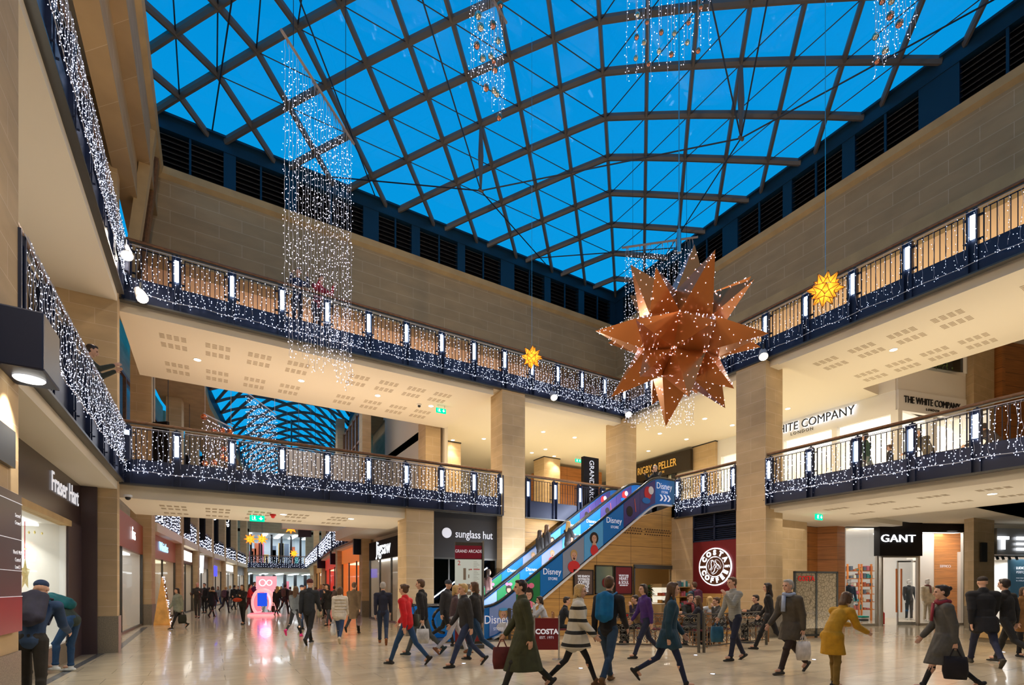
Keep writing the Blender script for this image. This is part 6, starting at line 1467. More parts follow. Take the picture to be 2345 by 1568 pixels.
for k, (x, c_) in enumerate([(-1.55, 'red'), (-1.38, 'red'), (-.72, 'white')]):
    t = thing('coffee_tin', ['left red tin on the cabinet top in the coffee bar', 'right red tin on the cabinet top in the coffee bar', 'white carrier pack on the cabinet top in the coffee bar'][k], 'tin', (x, -1.2, 1.75)); f = MB(); f.box((x-.06, -1.26, 1.75), (x+.06, -1.14, 1.92 if c_ == 'red' else 2.1)); f.build('tin_body', M[c_], t, bevel=.01); f = MB(); f.box((x-.065, -1.265, 1.9), (x+.065, -1.135, 1.925)); f.build('lid', M['maroon'], t)
px_, py_ = on_y(1484, -1.9), -1.9
t = thing('potted_plant', 'dark leafy plant in a pot at the coffee bar opening', 'plant', (px_, py_, 0)); rnd = random.Random(14)
f = MB(); f.lathe([(.14, 0), (.2, .5), (.17, .5)], (px_, py_, 0), 14); f.build('pot', M['granite'], t); f = MB(); f.tube([(px_, py_, .5), (px_+.03, py_, 1.3)], .02, 6); f.build('stem', M['timber'], t); f = MB()
for i in range(70):
    a, el = rnd.random()*2*PI, rnd.uniform(-.4, 1.2); L_ = rnd.uniform(.16, .34); o_ = Vector((px_+.03, py_, rnd.uniform(1.15, 1.6))); d_2 = Vector((math.cos(a)*math.cos(el), math.sin(a)*math.cos(el), math.sin(el)-.25)).normalized(); s_ = d_2.cross(Vector((0, 0, 1))).normalized()*.05
    f.plate([tuple(o_), tuple(o_+d_2*L_*.5+s_), tuple(o_+d_2*L_-Vector((0, 0, .05))), tuple(o_+d_2*L_*.5-s_)], .004)
f.build('leaves', mat('dark_leaf', (.02, .06, .02), .4), t)
# product shelf left of the red wall
t = thing('coffee_product_shelf', 'low timber shelf of packs and mugs beside the red sign wall', 'shelf', (-.5, -3.4, 0)); f = MB(); f.box((-.75, -3.6, 0), (-.15, -3.15, .06)); 
for z in (.45, .85, 1.25, 1.6): f.box((-.75, -3.6, z), (-.15, -3.15, z+.03))
f.box((-.75, -3.17, 0), (-.15, -3.13, 1.7)); f.box((-.77, -3.6, 0), (-.75, -3.13, 1.63)); f.box((-.15, -3.6, 0), (-.13, -3.13, 1.63)); f.build('timber_frame', M['wood'], t)
f = MB(); rnd = random.Random(17)
for z in (.48, .88, 1.28, 1.63):
    for k in range(5): x = -.7+k*.115; f.box((x, -3.55, z), (x+.09, -3.42, z+rnd.uniform(.1, .26)), rnd.randint(0, 5))
f.build('packs_and_mugs', SHELF+[M['white']], t)
# cafe fence, frosted screens, barrier sign
M['fence'] = mat('taupe_fence_metal', (.13, .12, .10), .45, .5)
def fence(label, p, q, h_=.95, ht=.14, uid=1):
    t = thing('cafe_fence', label, 'fence', (*p, 0)); d = Vector((q[0]-p[0], q[1]-p[1])); L = d.length; d.normalize()
    f = MB()
    for s in (0, L): f.prism([(p[0]+d.x*s-.025, p[1]+d.y*s-.025), (p[0]+d.x*s+.025, p[1]+d.y*s-.025), (p[0]+d.x*s+.025, p[1]+d.y*s+.025), (p[0]+d.x*s-.025, p[1]+d.y*s+.025)], 0, h_+.02)
    f.obox(p, q, .03, h_-.03, h_); f.obox(p, q, .03, ht, ht+.03); f.build('frame', M['fence'], t)
    f = MB(); r = .095; n = max(2, int(L/(2*r))); rows = int((h_-ht-.08)/(2*r))
    for i in range(n):
        for j in range(rows):
            c = Vector((p[0]+d.x*(i+.5)*L/n, p[1]+d.y*(i+.5)*L/n, ht+.05+(j+.5)*(h_-ht-.08)/rows))
            for rr, off in ((r*.98, (i+j) % 2*.02), (r*.55, .03)):
                pts = [(c.x+d.x*rr*math.cos(a)+d.x*off, c.y+d.y*rr*math.cos(a), c.z+rr*math.sin(a)) for a in [2*PI*k/6+.3*((i*3+j) % 3) for k in range(6)]]; f.tube(pts, .011, 4, closed=True)
    f.build('lattice', M['fence'], t)
FP = [(-7.75, -2.2), (-6.9, -4.4), (-6.1, -6.0)]
p1, p2, p3, p4 = G(1400, 1486), G(1600, 1494), G(1612, 1494), G(1755, 1476)
fence('laser cut cafe fence panel beside the totem, at the left end of the cafe', G(1114, 1462), G(1166, 1464)); fence('laser cut cafe fence panel second from the left', G(1168, 1465), G(1222, 1469))
fence('laser cut cafe fence panel in the middle of the cafe front', p1, p2); fence('laser cut cafe fence panel right of the gap, towards the tall pillar', p3, p4)
pa, pb = G(1224, 1510), G(1280, 1510)
t = thing('barrier_banner', 'maroon cafe barrier banner reading COSTA EST. 1971', 'barrier', (*pa, 0))
r = Vector((pb[0]-pa[0], pb[1]-pa[1], 0)).normalized(); nn = Vector((r.y, -r.x, 0))
f = MB(); f.obox(pa, pb, .02, .22, .92); f.build('banner_cloth', M['maroon'], t)
for s_ in (pa, pb): f = MB(); f.lathe([(.15, 0), (.15, .02), (.02, .03), (.02, .98)], (*s_, 0), 12); f.build('post', M['steel'], t)
cm = Vector(((pa[0]+pb[0])/2, (pa[1]+pb[1])/2, 0))+nn*.02
text('lettering', 'COSTA', .155, tuple(cm+Vector((0, 0, .62))), tuple(r), M['offwhite'], t, depth=.004, bold=.006); text('lettering', 'EST. 1971', .08, tuple(cm+Vector((0, 0, .49))), tuple(r), M['offwhite'], t, depth=.004)
m_fr = glass('frosted_leaf_glass', (.42, .40, .35), .10)
nt_ = m_fr.node_tree; vo = nt_.nodes.new('ShaderNodeTexVoronoi'); vo.feature = 'DISTANCE_TO_EDGE'; vo.inputs['Scale'].default_value = 9; tc_ = nt_.nodes.new('ShaderNodeTexCoord'); nt_.links.new(tc_.outputs['Object'], vo.inputs['Vector'])
df = nt_.nodes.new('ShaderNodeBsdfDiffuse'); df.inputs[0].default_value = (.34, .29, .21, 1); mp_ = nt_.nodes.new('ShaderNodeMapRange'); mp_.inputs['From Max'].default_value = .09; mp_.inputs['To Min'].default_value = .25; mp_.inputs['To Max'].default_value = .8; nt_.links.new(vo.outputs['Distance'], mp_.inputs['Value'])
mxs = nt_.nodes.new('ShaderNodeMixShader'); on_ = [n for n in nt_.nodes if n.type == 'OUTPUT_MATERIAL'][0]; old = on_.inputs[0].links[0].from_node; nt_.links.new(mp_.outputs[0], mxs.inputs[0]); nt_.links.new(old.outputs[0], mxs.inputs[1]); nt_.links.new(df.outputs[0], mxs.inputs[2]); nt_.links.new(mxs.outputs[0], on_.inputs[0])
def screen(label, p, q, h_, sign=False, mid=True):
    t = thing('glass_screen', label, 'screen', (*p, 0)); L = math.dist(p, q); d = Vector((q[0]-p[0], q[1]-p[1])).normalized()
    f = MB(); us = [0, L/2-.03, L-.06] if mid else [0, L-.06]
    for s in us: f.obox((p[0]+d.x*s, p[1]+d.y*s), (p[0]+d.x*(s+.06), p[1]+d.y*(s+.06)), .06, 0, h_)
    f.obox(p, q, .06, h_-.06, h_); f.obox(p, q, .06, .05, .12); f.build('frame', mat('slate_frame', (.05, .055, .055), .4), t)
    f = MB(); f.obox((p[0]+d.x*.06, p[1]+d.y*.06), (q[0]-d.x*.06, q[1]-d.y*.06), .015, .12, h_-.06); f.build('patterned_glass', m_fr, t)
    if sign: text('lettering', 'COSTA', .22, (p[0]+d.x*L*.26+d.y*.03, p[1]+d.y*L*.26-d.x*.03, h_-.24), (d.x, d.y, 0), M['red'], t, depth=.01, bold=.006, sx=.9)
screen('tall frosted glass screen with a red COSTA word at the right end of the cafe', G(1818, 1461), G(1918, 1458), 2.12, True)
screen('frosted glass screen behind and left of the one with the red COSTA word', G(1760, 1441), G(1815, 1441), 2.1, mid=False)
# cafe tables and chairs
M['chairwood'] = mat('chair_timber', (.30, .14, .05), .45); M['chairseat'] = mat('burgundy_seat', (.12, .02, .03), .8)
def cafe_table(label, x, y):
    t = thing('cafe_table', label, 'table', (x, y, 0)); f = MB(); f.lathe([(.02, .71), (.32, .71), (.32, .74), (.02, .74)], (x, y, 0), 20); f.build('table_top', M['chairwood'], t)
    f = MB(); f.lathe([(.025, .02), (.025, .71)], (x, y, 0), 8); f.build('pedestal', M['black'], t); f = MB(); f.lathe([(.22, 0), (.2, .02), (.03, .03)], (x, y, 0), 14); f.build('base', M['black'], t)
def cafe_chair(label, x, y, rz):
    t = thing('cafe_chair', label, 'chair', (x, y, 0), rz)
    f = MB(); f.box((-.2, -.2, .43), (.2, .2, .48)); f.build('seat', M['chairseat'], t, world=False, bevel=.01); f = MB(); f.box((-.2, -.23, .55), (.2, -.2, .9)); f.build('backrest', M['chairwood'], t, world=False, bevel=.01)
    for sx in (-.18, .18):
        for sy in (-.19, .18): f = MB(); f.box((sx-.015, sy-.015, 0), (sx+.015, sy+.015, .9 if sy < 0 else .43)); f.build('leg', M['chairwood'], t, world=False)
CAFE = []
# ---------------------------------------------------------------- people
def cap_geo(p0, p1, r0, r1, n=10, flat=1.0, fdir=None):
    """closed tapered capsule; flat<1 squeezes it along fdir"""
    p0, p1 = Vector(p0), Vector(p1); ax = p1-p0; L = ax.length
    if L < 1e-5: ax = Vector((0, 0, 1)); L = 1e-5
    ax = ax/L; u = ax.cross(Vector(fdir) if fdir is not None else Vector((0, 1, 0)))
    if u.length < .05: u = ax.cross(Vector((1, 0, 0)))
    u.normalize(); w = ax.cross(u).normalized(); vs = []; rings = []
    for k in range(4): a = PI/2*(k+.35)/4.0; rings.append((-r0*math.cos(a), r0*math.sin(a)))
    for k in range(4): a = PI/2*(1-(k+.0)/4.0); rings.append((L+r1*math.cos(a), r1*math.sin(a)))
    for s, r in rings: vs += [p0+ax*s+(u*math.cos(2*PI*j/n)+w*math.sin(2*PI*j/n)*flat)*max(r, 1e-4) for j in range(n)]
    k = len(rings); fs = [(i*n+j, i*n+(j+1) % n, (i+1)*n+(j+1) % n, (i+1)*n+j) for i in range(k-1) for j in range(n)]
    fs += [tuple(range(n-1, -1, -1)), tuple(range((k-1)*n, k*n))]
    return vs, fs
def ell_geo(c, r, R_=None, n=12):
    vs = []; c = Vector(c); m = n
    for i in range(1, n):
        a = PI*i/n
        for j in range(m):
            v = Vector((r[0]*math.sin(a)*math.cos(2*PI*j/m), r[1]*math.sin(a)*math.sin(2*PI*j/m), -r[2]*math.cos(a)))
            vs.append(c+(R_ @ v if R_ else v))
    k = n-1; fs = [(i*m+j, i*m+(j+1) % m, (i+1)*m+(j+1) % m, (i+1)*m+j) for i in range(k-1) for j in range(m)]
    fs += [tuple(range(m-1, -1, -1)), tuple(range((k-1)*m, k*m))]
    return vs, fs
def blend(prims, voxel, smooth_it=3, name='body'):
    me = bpy.data.meshes.new(name); V = []; F = []
    for vs, fs in prims: n = len(V); V += [tuple(v) for v in vs]; F += [tuple(i+n for i in f) for f in fs]
    me.from_pydata(V, [], F); o = bpy.data.objects.new('tmp', me); COL.objects.link(o)
    r = o.modifiers.new('r', 'REMESH'); r.mode = 'VOXEL'; r.voxel_size = voxel; r.use_smooth_shade = True
    if smooth_it: s = o.modifiers.new('s', 'SMOOTH'); s.iterations = smooth_it; s.factor = .5
    dg = bpy.context.evaluated_depsgraph_get(); m2 = bpy.data.meshes.new_from_object(o.evaluated_get(dg)); m2.name = name
    bpy.data.objects.remove(o); bpy.data.meshes.remove(me); return m2
def rotx(v, a): return Vector((v.x, v.y*math.cos(a)-v.z*math.sin(a), v.y*math.sin(a)+v.z*math.cos(a)))
D = math.radians
# poses: thigh/knee angles per leg (L,R), arm angles (swing, elbow, out) per arm, torso lean, head turn
POSES = {
 'walk':  dict(th=(26, -20), kn=(6, 26), arm=((-14, 12, 2), (16, 20, 2)), lean=4),
 'walk2': dict(th=(-24, 20), kn=(34, 4), arm=((14, 20, 2), (-12, 14, 2)), lean=5),
 'stride': dict(th=(28, -23), kn=(8, 22), arm=((-16, 14, 3), (17, 26, 3)), lean=6),
 'stand': dict(th=(2, -2), kn=(2, 2), arm=((4, 12, 8), (2, 10, 8)), lean=0),
 'hold':  dict(th=(6, -6), kn=(4, 8), arm=((30, 85, 4), (28, 80, 4)), lean=3),
 'phone': dict(th=(14, -12), kn=(4, 16), arm=((38, 105, 2), (10, 20, 8)), lean=6),
 'lean':  dict(th=(-4, 6), kn=(4, 14), arm=((55, 70, 12), (50, 72, 12)), lean=24),
 'bend':  dict(th=(28, 10), kn=(26, 10), arm=((52, 14, 6), (40, 30, 6)), lean=62),
 'stoop': dict(th=(20, 2), kn=(18, 6), arm=((40, 40, 6), (25, 40, 6)), lean=32),
 'sit':   dict(th=(88, 84), kn=(88, 82), arm=((35, 85, 6), (30, 75, 6)), lean=8),
 'sitchin': dict(th=(86, 84), kn=(86, 84), arm=((50, 125, 4), (30, 75, 8)), lean=16),
}
def skeleton(pose, H=1.75, fem=False):
    P = POSES[pose]; s = H/1.75; J = {}
    hipw, shw = (.085*s, (.165 if fem else .19)*s)
    pel = Vector((0, 0, .95*s)); lean = D(P['lean'])
    def up(v, a=lean): return Vector((v.x, v.y*math.cos(a)+v.z*math.sin(a), -v.y*math.sin(a)+v.z*math.cos(a)))   # lean forward (+y)
    J['pelvis'] = pel
    J['waist'] = pel+up(Vector((0, 0, .14*s)), lean*.6); J['chest'] = pel+up(Vector((0, .01, .36*s)), lean*.9)
    J['neck'] = pel+up(Vector((0, -.01*s, .54*s))); hl = lean*.55
    J['head'] = J['neck']+up(Vector((0, .025*s, .175*s)), hl); J['headrot'] = hl
    for i, sx in enumerate((-1, 1)):
        h = pel+Vector((sx*hipw, 0, -.05*s)); th = D(P['th'][i]); kn = D(P['kn'][i])
        k = h+Vector((sx*.01, math.sin(th), -math.cos(th)))*.43*s
        an = k+Vector((0, math.sin(th-kn), -math.cos(th-kn)))*.42*s
        J['hip%d' % i], J['knee%d' % i], J['ankle%d' % i] = h, k, an
        fa = 0 if abs(th-kn) < .35 or pose.startswith('sit') else min(.9, abs(th-kn)) * (1 if th-kn < 0 else -.3)
        J['foot%d' % i] = fa
        sh = J['neck']+up(Vector((sx*shw, 0, -.075*s))); a, e, o = [D(x) for x in P['arm'][i]]
        ao = a+0.0
        d = Vector((sx*math.sin(o), math.sin(ao), -math.cos(ao))).normalized(); el = sh+d*.29*s
        d2 = Vector((-sx*math.sin(o)*.7 if e > 1 else sx*.02, math.sin(ao+e), -math.cos(ao+e))).normalized(); wr = el+d2*.25*s
        J['sh%d' % i], J['el%d' % i], J['wr%d' % i], J['fd%d' % i] = sh, el, wr, d2
    # bring the lowest sole to the ground
    low = min(J['ankle0'].z, J['ankle1'].z)-.085*s; dz = -low
    if pose.startswith('sit'): dz = .50-J['pelvis'].z+.06
    for k_, v in J.items():
        if isinstance(v, Vector): v.z += dz
    J['s'] = s; J['fem'] = fem; return J
def hand_prims(J, i, fine):
    s = J['s']; w = J['wr%d' % i]; d = J['fd%d' % i]; sx = (-1, 1)[i]; out = []
    side = Vector((sx, 0, 0)); nrm = d.cross(Vector((1, 0, 0))).normalized()           # palm faces the thigh
    fwd = d.cross(side).normalized()*sx
    if fwd.y < 0: fwd = -fwd
    pal = w+d*.05*s; out.append(cap_geo(w, w+d*.085*s, .027*s, .034*s, 10, .55, tuple(side)))
    out.append(cap_geo(w+d*.05*s-fwd*.018*s, w+d*.085*s-fwd*.022*s, .022*s, .018*s, 8, .6, tuple(side)))
    for k, L in enumerate((.072, .08, .074, .058)):
        b = w+d*.088*s+fwd*(.030-.020*k)*s; curl = -side*(.16+.05*k); m = b+(d+curl*.6).normalized()*L*.5*s; t = m+(d+curl*1.9).normalized()*L*.5*s
        r = .0088*s if k < 3 else .0078*s
        out.append(cap_geo(b, m, r, r*.95, 8)); out.append(cap_geo(m, t, r*.95, r*.8, 8))
    tb = w+d*.035*s+fwd*.026*s; tm = tb+(d*.6+fwd*.75).normalized()*.036*s; tt = tm+(d*.95+fwd*.2-side*.2).normalized()*.032*s
    out.append(cap_geo(tb, tm, .012*s, .0105*s, 8)); out.append(cap_geo(tm, tt, .0105*s, .0085*s, 8)); return out
def body_prims(J, fine):
    s = J['s']; fem = J['fem']; out = []
    out.append(ell_geo(J['pelvis'], (.145*s, .10*s, .11*s))); out.append(cap_geo(J['pelvis'], J['waist'], .115*s, .105*s, 12, .8, (0, 1, 0)))
    out.append(cap_geo(J['waist'], J['chest'], .11*s, (.125 if fem else .14)*s, 12, .75, (0, 1, 0)))
    out.append(cap_geo(J['chest'], J['neck']-Vector((0, 0, .06*s)), .125*s, .09*s, 12, .75, (0, 1, 0)))
    hr = Matrix.Rotation(-J['headrot'], 3, 'X'); hc = J['head']
    out.append(cap_geo(J['neck']-Vector((0, 0, .06*s)), hc-hr @ Vector((0, .01, .05))*s, .056*s, .052*s, 10))
    out.append(ell_geo(hc+hr @ Vector((0, -.008, .03))*s, (.074*s, .093*s, .088*s), hr)); out.append(ell_geo(hc+hr @ Vector((0, .02, -.03))*s, (.058*s, .068*s, .083*s), hr))
    out.append(ell_geo(hc+hr @ Vector((0, .052, -.092))*s, (.026*s, .022*s, .02*s), hr, 8))           # chin
    out.append(cap_geo(hc+hr @ Vector((0, .084, .015))*s, hc+hr @ Vector((0, .103, -.028))*s, .011*s, .016*s, 8))   # nose
    out.append(cap_geo(hc+hr @ Vector((-.035, .078, .028))*s, hc+hr @ Vector((.035, .078, .028))*s, .012*s, .012*s, 8))  # brow
    for sx in (-1, 1): out.append(ell_geo(hc+hr @ Vector((sx*.074, -.005, -.005))*s, (.012*s, .02*s, .03*s), hr, 8)); out.append(ell_geo(hc+hr @ Vector((sx*.038, .055, -.03))*s, (.022*s, .02*s, .022*s), hr, 8))
    out.append(cap_geo(hc+hr @ Vector((-.018, .082, -.058))*s, hc+hr @ Vector((.018, .082, -.058))*s, .008*s, .008*s, 8))  # lips
    for i in (0, 1):
        out.append(cap_geo(J['neck']-Vector((0, 0, .06*s)), J['sh%d' % i], .065*s, .055*s, 10)); out.append(cap_geo(J['sh%d' % i], J['el%d' % i], .05*s, .037*s, 10)); out.append(cap_geo(J['el%d' % i], J['wr%d' % i], .037*s, .025*s, 10)); out += hand_prims(J, i, fine)
        out.append(cap_geo(J['hip%d' % i], J['knee%d' % i], .08*s, .05*s, 10)); out.append(cap_geo(J['knee%d' % i], J['ankle%d' % i], .05*s, .034*s, 10))
        out.append(cap_geo(J['knee%d' % i].lerp(J['ankle%d' % i], .25)-Vector((0, .015*s, 0)), J['knee%d' % i].lerp(J['ankle%d' % i], .55), .048*s, .036*s, 10))
        out.append(cap_geo(J['ankle%d' % i], J['ankle%d' % i]+foot_dir(J, i)*.1*s, .035*s, .03*s, 8))
    return out
def foot_dir(J, i):
    a = J['foot%d' % i]; return Vector((0, math.cos(a), -math.sin(a)))
def shoe_prims(J, i, heel=False):
    s = J['s']; a = J['ankle%d' % i]; d = foot_dir(J, i); u = Vector((0, d.z*-1, d.y)); u = Vector((0, -d.z, d.y)); b = a-u*.05*s
    return [cap_geo(b-d*.045*s, b+d*.08*s, .042*s, .04*s, 10, .8, tuple(u)), cap_geo(b+d*.05*s-u*.006*s, b+d*.155*s-u*.012*s, .043*s, .032*s, 10, .62, tuple(u)), cap_geo(a+u*.03*s, a-u*.03*s, .047*s, .044*s, 10)]
def leg_prims(J, loose=1.0, boots=False):
    s = J['s']; out = [ell_geo(J['pelvis']+Vector((0, 0, .0)), (.158*s, .118*s, .115*s)), cap_geo(J['pelvis'], J['waist'], .128*s, .118*s, 12, .82, (0, 1, 0))]
    for i in (0, 1):
        h, k, a = J['hip%d' % i], J['knee%d' % i], J['ankle%d' % i]
        out += [cap_geo(h, k, .094*s*(.5+.5*loose), .062*s*loose, 10), cap_geo(k, a.lerp(k, .08), .062*s*loose, .048*s*loose, 10), cap_geo(k.lerp(a, .2)-Vector((0, .012, 0)), k.lerp(a, .55), .058*s*loose, .05*s*loose, 10)]
        if loose > .95:
            for q_ in (.3, .9): c = k.lerp(a, q_); out.append(ell_geo(c, (.058*s*loose, .06*s*loose, .03*s)))
            out.append(ell_geo(k+Vector((0, .01, 0)), (.066*s, .068*s, .045*s)))
    return out
def coat_prims(J, length, bulk=1.0, flare=1.0, rows=False):
    """length: 0 waist jacket, .3 thigh, .6 knee coat"""
    s = J['s']; fem = J['fem']; out = []; B = bulk
    out.append(cap_geo(J['waist'], J['chest'], .128*s*B, (.142 if fem else .158)*s*B, 14, .80, (0, 1, 0)))
    out.append(cap_geo(J['pelvis'], J['waist'], .145*s*B, .132*s*B, 14, .84, (0, 1, 0)))
    out.append(cap_geo(J['chest'], J['neck']-Vector((0, 0, .07*s)), .145*s*B, .10*s*B, 14, .8, (0, 1, 0)))
    out.append(cap_geo(J['neck']-Vector((0, 0, .05*s)), J['neck']+Vector((0, 0, .0*s)), .085*s*B, .073*s*B, 12))
    up = (J['waist']-J['pelvis']).normalized()
    if length > 0:
        lo = (J['knee0']+J['knee1'])/2; base = J['pelvis']; tgt = base-Vector((0, 0, length*s)) if not J.get('sit') else base
        n = 16; lv = 7; vs = []; off = ((J['knee0']+J['knee1'])/2-base); off.z = 0
        for q in range(lv+1):
            u = q/lv; c = base+Vector((0, 0, .04*s))+(tgt-base)*u+off*u*min(1, length*1.6)*.6; r = (.150+.07*flare*length*u)*s*B
            sp = abs(J['knee0'].y-J['knee1'].y)*.5*u*min(1, length*1.7)
            vs += [c+Vector((math.cos(2*PI*j/n)*r*(1+.05*math.sin(5*2*PI*j/n)*u), math.sin(2*PI*j/n)*(r*.84+sp*.8), 0)) for j in range(n)]
        out.append((vs, [(i*n+(j+1) % n, i*n+j, (i+1)*n+j, (i+1)*n+(j+1) % n) for i in range(lv) for j in range(n)]+[tuple(range(n)), tuple(range((lv+1)*n-1, lv*n-1, -1))]))
        # let the hem follow the legs a little
        for i in (0, 1):
            h, k = J['hip%d' % i], J['knee%d' % i]; L = min(1.0, length/.45); out.append(cap_geo(h, h.lerp(k, L*.55), .115*s*B, .10*s*B, 12))
    for i in (0, 1):
        sh, el, wr = J['sh%d' % i], J['el%d' % i], J['wr%d' % i]
        out += [cap_geo(J['neck']-Vector((0, 0, .075*s)), sh, .082*s*B, .072*s*B, 12), cap_geo(sh, el, .070*s*B, .056*s*B, 12), cap_geo(el, wr.lerp(el, .04), .057*s*B, .043*s*B, 12)]
        out += [ell_geo(el, (.06*s*B, .06*s*B, .055*s*B)), cap_geo(sh.lerp(el, .3), sh.lerp(el, .4), .07*s*B, .066*s*B, 10)]
        out.append(cap_geo(wr.lerp(el, .10), wr.lerp(el, .0), .045*s*B, .041*s*B, 12))
    if rows:
        for q in range(7):
            c = J['pelvis'].lerp(J['neck'], -.25+q*.18); out.append(ell_geo(c, (.172*s*B, .142*s*B, .045*s)))
    return out
def hair_prims(J, kind):
    s = J['s']; hr = Matrix.Rotation(-J['headrot'], 3, 'X'); hc = J['head']; T = lambda x, y, z: hc+hr @ Vector((x, y, z))*s
    if kind == 'bald': return []
    if kind == 'beanie': return [ell_geo(T(0, -.012, .058), (.086*s, .102*s, .082*s), hr), cap_geo(T(-.03, -.01, .03), T(.03, -.01, .03), .082*s, .082*s, 14, 1.1, (0, 0, 1)) if False else ell_geo(T(0, -.008, .03), (.09*s, .106*s, .03*s), hr)]
    if kind == 'cap': return [ell_geo(T(0, -.012, .058), (.082*s, .1*s, .07*s), hr), ell_geo(T(0, .1, .04), (.055*s, .06*s, .012*s), hr)]
    out = [ell_geo(T(0, -.022, .042), (.083*s, .094*s, .088*s), hr), ell_geo(T(0, -.045, .0), (.08*s, .068*s, .085*s), hr), ell_geo(T(0, .035, .095), (.055*s, .045*s, .028*s), hr)]
    if kind == 'bun': out.append(ell_geo(T(0, -.11, .06), (.04*s, .04*s, .04*s), hr, 8))
    if kind == 'long':
        out += [cap_geo(T(0, -.06, -.02), T(0, -.085, -.20), .075*s, .078*s, 12, .6, (0, 1, 0)), cap_geo(T(0, -.085, -.2), T(0, -.08, -.34), .078*s, .045*s, 12, .5, (0, 1, 0))]
        for sx in (-1, 1): out.append(cap_geo(T(sx*.07, -.01, .03), T(sx*.08, .0, -.16), .03*s, .022*s, 8))
    if kind == 'bob':
        for sx in (-1, 1): out.append(cap_geo(T(sx*.068, -.02, .03), T(sx*.078, -.01, -.07), .032*s, .03*s, 8))
        out.append(cap_geo(T(0, -.06, 0), T(0, -.07, -.09), .078*s, .075*s, 12, .6, (0, 1, 0)))
    return out
CL = {}
def cloth(col, rough=.8, stripes=None):
    k = (col, stripes)
    if k not in CL:
        m = mat('cloth_%d' % len(CL), col, rough, noise_amt=.25, noise_scale=9, bump=.35)
        if stripes:
            t = m.node_tree; b = t.nodes['Principled BSDF']; c = t.nodes.new('ShaderNodeTexCoord'); w = t.nodes.new('ShaderNodeTexWave'); w.bands_direction = 'Z'; w.inputs['Scale'].default_value = stripes[1]; w.inputs['Distortion'].default_value = .6
            r = t.nodes.new('ShaderNodeValToRGB'); r.color_ramp.interpolation = 'CONSTANT'; r.color_ramp.elements[0].color = (*col, 1); r.color_ramp.elements[1].position = stripes[2]; r.color_ramp.elements[1].color = (*stripes[0], 1)
            t.links.new(c.outputs['Object'], w.inputs['Vector']); t.links.new(w.outputs['Fac'], r.inputs[0]); t.links.new(r.outputs[0], b.inputs['Base Color'])
        CL[k] = m
    return CL[k]
CACHE = {}
HAIRM = dict(d='hair_d', b='hair_b', y='hair_y', g='hair_g')
def get(key, fn):
    if key not in CACHE: CACHE[key] = fn()
    return CACHE[key]
def part(name, me, m, parent, smooth=True):
    o = bpy.data.objects.new(name, me); COL.objects.link(o); o.parent = parent
    if not len(me.materials): me.materials.append(m)
    o.material_slots[0].link = 'OBJECT'; o.material_slots[0].material = m
    return o
M['eye'] = mat('eye', (.02, .015, .01), .2); M['lip'] = mat('lip', (.42, .14, .12), .5); M['sole'] = mat('shoe_sole', (.6, .58, .55), .6)
